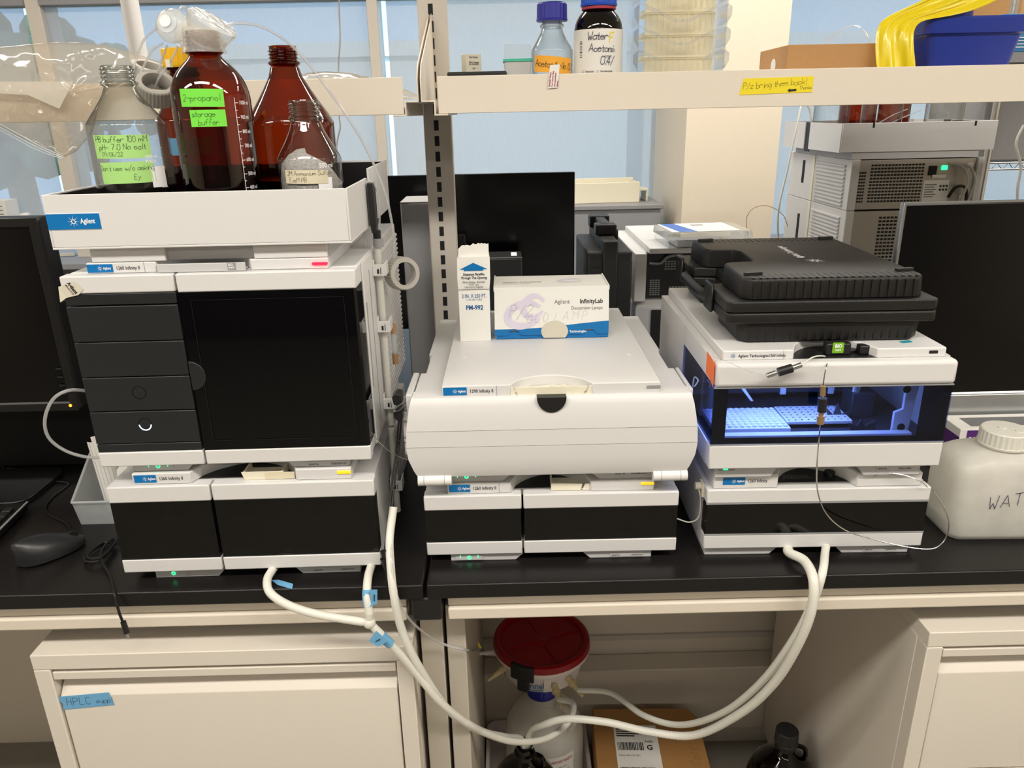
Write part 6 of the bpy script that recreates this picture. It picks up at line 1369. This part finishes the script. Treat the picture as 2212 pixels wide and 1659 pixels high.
for dx in (0, 0.018): obj('data_cable', B().tube([(0.080+dx, 0.002, 0.112), (0.105+dx, -0.01, 0.105), (0.120+dx, -0.018, 0.075), (0.116+dx, -0.015, 0.035), (0.105+dx, -0.012, -0.02), (0.10+dx, -0.010, -0.10)], 0.0034, 8), 'wire_grey', f1, smooth=True)
obj('power_cable', B().tube([(0.085, -0.004, 0.03), (0.095, -0.012, 0.055), (0.118, -0.014, 0.055), (0.128, -0.012, 0.02), (0.126, -0.01, -0.06)], 0.004, 8), 'black_cable', f1, smooth=True)
far_module('lower rear of the far instrument stack, behind the hard case', 0.12, 0.4175, 0.012, [(-0.080, 0.06, 0.08, 0.285, 0.0075, 14, 22)])
pb = thing('far_instrument', 'lowest rear of the far stack, hidden low on the bench', 'lab instrument', (xa+0.205, Y3, 0.0)); obj('housing', B().box(-0.170, 0.0, 0.0, 0.165, 0.43, 0.119), 'white_plastic', pb, bevel=0.002); obj('rear_panel', B().box(-0.149, -0.003, 0.01, 0.149, 0.0, 0.11), 'panel_steel', pb)
# cream tray on the window sill
ca = thing('side_cabinet', 'low grey cabinet by the window under the cream tray', 'cabinet', (1.62, 2.30, ZF)); obj('cabinet_body', B().box(-0.45, 0, 0, 0.30, 0.30, 1.195), 'wall_grey', ca, bevel=0.003); obj('cabinet_top', B().box(-0.46, -0.01, 1.196, 0.31, 0.31, 1.215), 'midgrey', ca, bevel=0.003)
p = at(1315, 440, y=2.45)
ct = thing('cream_tray', 'cream plastic channel tray on the low grey cabinet', 'tray', (p.x, 2.45, ZF+1.2155), 0.08)
obj('tray', B().box(-0.30, -0.07, 0.0, 0.12, -0.064, 0.085).box(-0.30, 0.055, 0.0, 0.12, 0.06, 0.095).box(0.105, -0.064, 0, 0.122, 0.055, 0.085).box(-0.30, -0.064, 0.0, 0.105, 0.055, 0.012), 'cream_plastic', ct, bevel=0.002)
obj('end_tab', B().box(0.122, -0.05, 0.045, 0.162, 0.05, 0.055).box(0.155, -0.05, 0.0, 0.162, 0.05, 0.045), 'cream_plastic', ct, bevel=0.002)
for y in (-0.03, 0.03): obj('screw', B().cyl((0.113, y, 0.084), (0.113, y, 0.0865), 0.006), 'midgrey', ct)
# things on the sill at the far left
p = at(10, 440, y=2.74); o = thing('printed_carton', 'white printed carton on the sill at the left frame edge', 'carton', (p.x-0.02, 2.70, ZS)); obj('carton', B().box(-0.14, 0, 0, 0.045, 0.10, 0.29), 'paper', o, bevel=0.001)
for k in range(5): obj('print_line', B().box(-0.02, -0.0008, 0.19+0.018*k, 0.03, -0.0001, 0.194+0.018*k), 'print_grey', o)
p = at(52, 462, y=2.70); o = thing('foam_block', 'white foam offcut beside the printed carton', 'foam', (p.x, 2.70, ZS)); obj('block', B().box(-0.03, 0, 0, 0.02, 0.05, 0.205), 'paper', o, bevel=0.006); obj('block', B().box(-0.025, 0.0, 0.2055, 0.01, 0.04, 0.23), 'paper', o, bevel=0.008)
# white arm hanging from the ceiling
t = thing('extraction_arm', 'white tubular extraction arm hanging at upper left', 'arm', (at(285, 50, y=1.4).x, 1.4, 0))
z0 = at(300, 118, y=1.4).z; z1 = at(285, -40, y=1.4).z
obj('tube', B().cyl((0.004, 0, z0), (-0.002, 0, ZC), 0.0245, 0.0215, 28), 'white_gloss', t, smooth=True)
obj('nozzle', B().cyl((0.0045, 0, z0-0.12), (0.004, 0, z0), 0.030, 0.0245, 28), 'white_gloss', t, smooth=True)
# wire rack with boxes at the far right
wr = thing('wire_rack', 'chrome wire shelving rack at the right frame edge', 'wire rack', (3.3, 1.95, ZF))
zs_ = [at(2160, 38, y=1.75).z-ZF, at(2160, 352, y=1.75).z-ZF, 0.5]
x0r = at(2117, 355, y=1.75).x-3.3
for z in zs_:
    for yy in (-0.20, 0.20):
        obj('shelf_rail', B().cyl((x0r, yy, z), (0.55, yy, z), 0.003), 'steel', wr, smooth=True); obj('shelf_rail', B().cyl((x0r, yy, z-0.022), (0.55, yy, z-0.022), 0.003), 'steel', wr, smooth=True)
        zz = []
        for k in range(60): zz.append((x0r+k*0.02, yy, z-(0.0 if k % 2 else 0.022)))
        obj('truss_wire', B().tube(zz, 0.0016, 5, 1, False), 'steel', wr)
    f = None
    for k in range(40):
        lc = (x0r+0.01+k*0.028, 0, z)
        if f is None: f = obj('deck_wire', B().cyl((0, -0.2, 0.0), (0, 0.2, 0.0), 0.0016, None, 6), 'steel', wr, loc=lc)
        else:
            c = f.copy(); COL.objects.link(c); c.location = lc
for x in (x0r+0.02, 0.54):
    for yy in (-0.2, 0.2): obj('post', B().cyl((x, yy, 0), (x, yy, 2.3), 0.0125), 'steel', wr, smooth=True)
zt1 = zs_[0]+ZF; zt2 = zs_[1]+ZF
g1 = thing('reagent_box', 'blue printed box with white lettering at the upper right frame edge', 'box', (at(2190, 110, y=1.55).x, 1.55, at(2190, 112, y=1.55).z), 0.0)
hb = at(2190, 30, y=1.55).z-at(2190, 112, y=1.55).z
obj('carton', B().box(-0.05, 0, 0, 0.3, 0.2, hb), mat('box_blue', (50, 130, 190), 0.5, vary=0.25, scale=6), g1, bevel=0.001)
obj('lettering', text_mesh('her', 0.045, 0.01, 0.9), 'print_white', g1, M=FRONT(-0.012, -0.001, hb*0.55))
for k in range(4): obj('print_line', B().box(-0.01, -0.0008, 0.012+0.009*k, 0.05, -0.0001, 0.0145+0.009*k), 'print_white', g1)
obj('grey_sleeve', B().box(-0.07, 0.0, -0.03, 0.3, 0.2, -0.001), 'midgrey', g1)
tag(obj('grey_crate', B().box(x0r+3.3+0.0, 1.78, zt2+0.004, 3.8, 2.12, zt2+0.32), 'midgrey', bevel=0.006), 'large grey crate on the wire rack at the right frame edge', 'crate')
tag(obj('brown_carton', B().box(x0r+3.3+0.07, 1.80, zt1+0.004, 3.75, 2.1, zt1+0.2), 'kraft', bevel=0.004), 'brown carton on top of the wire rack', 'carton')
line('rack_cable', 'grey cable hanging in front of the wire rack', 'cable', [(2212, 270, 1.4), (2195, 310, 1.4), (2205, 360, 1.4), (2198, 410, 1.4), (2200, 470, 1.4)], 0.004, 'wire_grey', 8)

# ------------------------------------------------------------------ under the bench
fx, fy = 1.316, 0.47
ZFL = ZF+0.001
cr_ = thing('carboy', 'translucent waste carboy with white label under the red-lidded funnel', 'carboy', (fx+0.005, fy, ZF+0.0105))
rg = [[(r*math.cos(2*PI*i/40), r*math.sin(2*PI*i/40), z) for i in range(40)] for r, z in ((0.085, 0.0), (0.092, 0.004), (0.094, 0.02), (0.094, 0.165), (0.090, 0.198), (0.075, 0.228), (0.050, 0.248), (0.034, 0.263), (0.030, 0.269), (0.028, 0.288))]
obj('body', B().loft(rg, True, False), 'jug_pe', cr_, smooth=50)
obj('grip', B().tube([(0.055, -0.055, 0.218), (0.066, -0.060, 0.253), (0.050, -0.045, 0.268), (0.03, -0.025, 0.265)], 0.008, 10), 'jug_pe', cr_, smooth=True)
lab = obj('waste_label', wrap(grid_mesh(0.085, 0.12, 12, 2), 0.0948, 0.30, 0.115), 'paper', cr_, smooth=True)
me = text_mesh('HAZARDOUS WASTE', 0.011, 0.02, 0.7, 'CENTER'); obj('lettering', wrap(off(me, 0, 0.042), 0.0953, 0.30, 0.115), 'print_red', lab)
for k in range(7): obj('print_line', wrap(off(grid_mesh(0.065 if k % 3 else 0.05, 0.0016, 8, 1), -0.003, 0.028-0.011*k), 0.0952, 0.30, 0.115), 'print_grey', lab)
ty = thing('spill_tray', 'white shallow spill tray under the bench holding the carboy', 'tray', (1.305, 0.485, ZF))
obj('tray', B().loft([sq(0.118, 0.112, 0.02, 0.0), sq(0.122, 0.117, 0.025, 0.085), sq(0.129, 0.120, 0.028, 0.086), sq(0.129, 0.120, 0.028, 0.080), sq(0.1205, 0.1155, 0.024, 0.080), sq(0.115, 0.109, 0.02, 0.010)]), 'funnel_white', ty, smooth=35)
fn = thing('waste_funnel', 'white waste funnel with red hinged lid and black latch', 'funnel', (fx, fy, ZF+0.301))
zl = -0.479-(ZF+0.301)
obj('bowl', B().lathe([(0.03, 0.015), (0.032, 0.0), (0.034, 0.025), (0.060, zl-0.085), (0.088, zl-0.070), (0.102, zl-0.015), (0.111, zl-0.012), (0.111, zl), (0.098, zl)], 48), 'funnel_white', fn, smooth=35)
obj('collar', ribbed_cap(B(), 0.035, 0.035, 24, -0.004), 'cap_blue', fn, smooth=25)
lid_ = obj('lid', B().lathe([(0.001, zl+0.004), (0.096, zl+0.004), (0.097, zl+0.012), (0.104, zl+0.014), (0.110, zl+0.011), (0.1125, zl-0.002), (0.110, zl-0.006), (0.10, zl-0.004)], 48), 'red_lid', fn, smooth=35)
for k in range(4):
    a = PI/2*k+0.35; d_ = Vector((math.cos(a), math.sin(a), 0)); n_ = Vector((-d_.y, d_.x, 0))*0.0016
    P4 = [d_*0.016, d_*0.093]
    obj('lid_rib', B().prism([tuple((P4[0]+n_).xy), tuple((P4[1]+n_).xy), tuple((P4[1]-n_).xy), tuple((P4[0]-n_).xy)], zl+0.0042, zl+0.0075, 'z'), 'red_lid', lid_)
obj('lid_boss', B().lathe([(0.020, zl+0.004), (0.019, zl+0.0085), (0.001, zl+0.0085)], 28), 'red_lid', lid_, smooth=35)
def on_bowl(th_, r, z): return Vector((r*math.sin(th_), -r*math.cos(th_), z))
def curved(th0, th1, r0, r1, z0, z1, n=6):
    rings = []
    for i in range(n+1):
        a = th0+(th1-th0)*i/n; rings.append([on_bowl(a, r0, z0), on_bowl(a, r1, z0), on_bowl(a, r1, z1), on_bowl(a, r0, z1)])
    return B().loft(rings)
la_ = obj('latch', curved(-0.68, -0.20, 0.108, 0.1180, zl-0.022, zl+0.016), 'black_plastic', fn, bevel=0.002)
obj('latch_tongue', curved(-0.56, -0.32, 0.098, 0.1125, zl-0.055, zl-0.020), 'black_plastic', la_, bevel=0.002)
obj('molded_rib', curved(0.0, 0.16, 0.094, 0.1005, zl-0.050, zl-0.026), 'funnel_white', fn)
me = text_mesh('funnel', 0.022, 0.01, 0.9, 'RIGHT'); wrap(off(me, 0.0, 0), 0.0985, 0.02, zl-0.052); obj('lettering', me, 'print_blue', fn)
for k in range(2): obj('print_line', wrap(grid_mesh(0.036, 0.002, 6, 1), 0.0965, -0.20, zl-0.058-0.004*k), 'print_blue', fn)
ports = {}
for k, (th_, zz) in enumerate(((0.62, zl-0.040), (0.24, zl-0.046), (-1.05, zl-0.030), (-1.45, zl-0.018))):
    p = on_bowl(th_, 0.096, zz); dv = on_bowl(th_, 1, 0); dv = Vector((dv.x, dv.y, -0.35 if k < 3 else 0.02)).normalized()
    mt = 'ivory' if k != 3 else 'funnel_white'
    bb = obj('hose_barb', B().cyl(p, p+dv*0.014, 0.0078).cyl(p+dv*0.014, p+dv*0.018, 0.0095).cyl(p+dv*0.018, p+dv*0.036, 0.0068, 0.005).cyl(p+dv*0.036, p+dv*0.052, 0.0042, 0.0035), mt, fn, smooth=35)
    ports[k] = Vector(fn.location)+p+dv*0.035
# hoses
def hose(name, label, pts, r, m='hose', n=12, group=None, ribs=0.0, sub=8):
    P = [(p if isinstance(p, Vector) else at(p[0], p[1], y=p[2])) for p in pts]
    return tag(obj(name, B().tube(P, r, n, sub, True, ribs), m, smooth=True), label, 'hose', group)
RH = 0.0064
Yc = at(798, 1345, y=-0.035)
hs = thing('hose_tee', 'white plastic y-connector joining the hoses in front of the left bench', 'hose connector', Yc)
obj('hub', B().sphere((0, 0, 0), 0.0095, n=8), 'natural_pe', hs, smooth=True)
for px, py in ((783, 1343), (798, 1325), (812, 1360)):
    e = at(px, py, y=-0.035)-Yc; obj('barb', B().cyl((0, 0, 0), e*1.1, 0.0062), 'natural_pe', hs, smooth=True)
hose('waste_hose', 'cream hose curling from under the left pump to the y-connector', [Vector((0.883, 0.09, 0.0075)), (588, 1232, 0.028), (577, 1255, 0.0), (585, 1282, -0.02), (625, 1308, -0.028), (690, 1328, -0.032), (783, 1343, -0.035)], RH)
h2 = hose('waste_hose', 'short hose with blue tape flag above the y-connector', [Vector((1.032, 0.09, 0.0075)), (800, 1228, 0.025), (794, 1255, -0.008), (793, 1290, -0.028), (798, 1325, -0.035)], RH)
P0 = [ (812, 1360, -0.035), (840, 1388, -0.03), (888, 1440, -0.015), (950, 1515, 0.0), (1000, 1557, 0.028), (1040, 1580, 0.07), (1110, 1602, 0.14), (1180, 1595, 0.22), (1228, 1560, 0.28), (1238, 1520, 0.32)]
hose('waste_hose', 'cream hose from the y-connector sweeping up into the funnel front barb', P0+[ports[1]], RH)
hose('waste_hose', 'cream hose down the left stack flank into the amber jug', [(850, 1095, 0.055), (842, 1160, 0.03), (843, 1210, 0.0), (850, 1280, -0.022), (868, 1360, -0.02), (905, 1440, -0.012), (965, 1530, 0.016), (1012, 1564, 0.036), (1050, 1583, 0.09), (1095, 1592, 0.18), (1128, 1600, 0.265), Vector((at(1131, 1610, y=0.28).x, 0.28, -0.66))], RH)
hose('corrugated_hose', 'corrugated white hose from under the right stack into the amber jug', [Vector((1.720, 0.10, 0.0075)), (1702, 1190, 0.05), (1738, 1212, 0.015), (1757, 1255, -0.022), (1752, 1320, -0.030), (1722, 1395, -0.016), (1672, 1475, 0.02), (1600, 1540, 0.07), (1500, 1588, 0.14), (1400, 1580, 0.18), (1310, 1560, 0.20), (1225, 1553, 0.22), (1175, 1566, 0.24), (1144, 1586, 0.275), Vector((at(1136, 1610, y=0.29).x, 0.29, -0.66))], 0.0072, 'hose', 12, None, 0.07, 26)
hose('waste_hose', 'smooth white hose from under the right stack to the funnel side barb', [Vector((1.775, 0.10, 0.0075)), (1783, 1188, 0.045), (1776, 1240, -0.012), (1752, 1310, -0.010), (1705, 1395, 0.008), (1640, 1478, 0.06), (1560, 1540, 0.13), (1470, 1566, 0.22), (1390, 1545, 0.28), (1320, 1497, 0.34), ports[0]], RH)
line('drain_tube', 'thin clear tube from the left stack to the funnel left barb', 'tube', [(846, 1130, 0.06), (845, 1200, 0.0), (853, 1270, -0.022), (872, 1320, -0.02), (905, 1358, 0.0), (955, 1390, 0.03), (1008, 1404, 0.04), (1025, 1404, 0.18), (1038, 1401, 0.40)], 0.0021, 'tubing_clear', 8)
def flagtape(label, pts, extra):
    t = thing('tape_flag', label, 'tape flag', (0, 0, 0))
    obj('wrap', B().tube([at(*p[:2], y=p[2]) for p in pts], RH+0.0009, 14, 4), 'blue_tape', t, smooth=True)
    P = [at(px, py, y=y) for px, py, y in extra]
    fl_ = B(); fl_.loft([P, [p+Vector((0, 0.0006, 0)) for p in P]]); obj('flag', fl_, 'blue_tape', t)
    c = sum(P, Vector())/len(P)
    obj('pen_mark', B().tube([c+Vector((-0.003, -0.0009, -0.002)), c+Vector((0.004, -0.0009, 0.002))] if 'lower' in label else [c+Vector((0.0, -0.0009, -0.006)), c+Vector((0.001, -0.0009, 0.005))], 0.0007, 5), 'ink', t)
flagtape('blue tape flag with a dash on the upper hose', [(793, 1274, -0.021), (793, 1292, -0.0275), (796, 1310, -0.032)], [(800, 1274, -0.034), (815, 1274, -0.034), (815, 1304, -0.034), (801, 1309, -0.034)])
flagtape('blue tape flag with a dash on the lower hose below the connector', [(822, 1371, -0.034), (832, 1381, -0.032), (843, 1391, -0.0295)], [(813, 1363, -0.042), (838, 1386, -0.042), (815, 1397, -0.042), (797, 1384, -0.042)])
# blue tape scrap on bench edge, yellow tape flag on thin tube
a = [at(px, py, z=0.0007) for px, py in ((587, 1254), (602, 1253), (633, 1262), (631, 1273), (600, 1264))]
tag(obj('tape_scrap', B().loft([a, [p+Vector((0, 0, 0.0006)) for p in a]]), 'blue_tape'), 'torn blue tape scrap on the left bench edge', 'tape scrap')
P = [at(px, py, y=0.415) for px, py in ((1036, 1402), (1027, 1382), (1030, 1381), (1041, 1400))]
tag(obj('tape_flag', B().loft([P, [p+Vector((0, 0.0006, 0)) for p in P]]), 'yellow_tape'), 'yellow tape flag on the thin tube at the funnel', 'tape flag')
# amber jugs on the floor
def jug_(label, x, y, cap):
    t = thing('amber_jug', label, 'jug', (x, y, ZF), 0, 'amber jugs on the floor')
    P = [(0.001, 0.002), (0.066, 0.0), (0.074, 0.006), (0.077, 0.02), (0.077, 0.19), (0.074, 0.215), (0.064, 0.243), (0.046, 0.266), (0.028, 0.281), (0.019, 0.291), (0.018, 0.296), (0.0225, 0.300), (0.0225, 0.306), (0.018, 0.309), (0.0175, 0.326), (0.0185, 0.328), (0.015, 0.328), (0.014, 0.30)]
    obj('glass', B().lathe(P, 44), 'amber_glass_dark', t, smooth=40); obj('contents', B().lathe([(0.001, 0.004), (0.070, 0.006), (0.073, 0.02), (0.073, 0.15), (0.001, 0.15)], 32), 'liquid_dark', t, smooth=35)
    obj('finger_loop', B().tube([(0.020, -0.006, 0.305), (0.036, -0.012, 0.302), (0.040, -0.014, 0.285), (0.036, -0.012, 0.272)], 0.005, 8), 'amber_glass_dark', t, smooth=True)
    if cap: obj('cap', ribbed_cap(B(), 0.0235, 0.034, 30, 0.308), 'black_plastic', t, smooth=25)
    return t
jug_('open amber glass jug under the middle of the bench, hoses in its neck', at(1133, 1610, y=0.285).x, 0.280, False)
jug_('amber glass jug with black screw cap on the floor by the right pedestal', 1.832, 0.285, True)
# shipping carton on the floor
bx = thing('shipping_box', 'brown shipping carton with white barcode label on the floor', 'box', (1.565, 0.425, ZF), -0.05)
hz = 0.17
obj('carton', B().prism([(-0.125, -0.13), (0.135, -0.13), (0.135, 0.09), (0.115, 0.12), (-0.125, 0.115)], 0.0, hz, 'z'), 'kraft_dark', bx, bevel=0.002)
lbx = obj('shipping_label', B().prism([(-0.055, -0.135), (0.048, -0.135), (0.048, 0.048), (-0.055, 0.048)], hz+0.0004, hz+0.001, 'z'), 'paper', bx)
rnd = random.Random(8)
lbx.location = (-0.022, 0.012, 0)
for k in range(5): obj('print_line', B().box(-0.05, 0.040-0.007*k, hz+0.0011, -0.05+rnd.uniform(0.04, 0.08), 0.0435-0.007*k, hz+0.0013), 'print_black', lbx)
x = -0.050
while x < 0.012:
    wdt = rnd.uniform(0.0008, 0.003); obj('barcode_bar', B().box(x, -0.030, hz+0.0011, x+wdt, -0.006, hz+0.0013), 'print_black', lbx); x += wdt+rnd.uniform(0.0008, 0.002)
x = -0.050
while x < 0.030:
    wdt = rnd.uniform(0.0008, 0.003); obj('barcode_bar', B().box(x, -0.13, hz+0.0011, x+wdt, -0.080, hz+0.0013), 'print_black', lbx); x += wdt+rnd.uniform(0.0008, 0.002)
obj('lettering', text_mesh('FedEx', 0.010, 0.02, 0.8), 'print_black', lbx, M=TOP(0.016, -0.006, hz+0.0012)); obj('lettering', text_mesh('G', 0.020, 0.03), 'print_black', lbx, M=TOP(0.018, -0.028, hz+0.0012)); obj('lettering', text_mesh('TRK# 5605 673 5051', 0.0065, 0.01, 0.9), 'print_black', lbx, M=TOP(-0.05, -0.048, hz+0.0012))
obj('handwriting', hand('Col C', 0.020, 0.06, 1.5, 0.2, 0.1, 5), 'ink', bx, M=TOP(0.112, -0.06, hz+0.0012, PI/2-0.1))
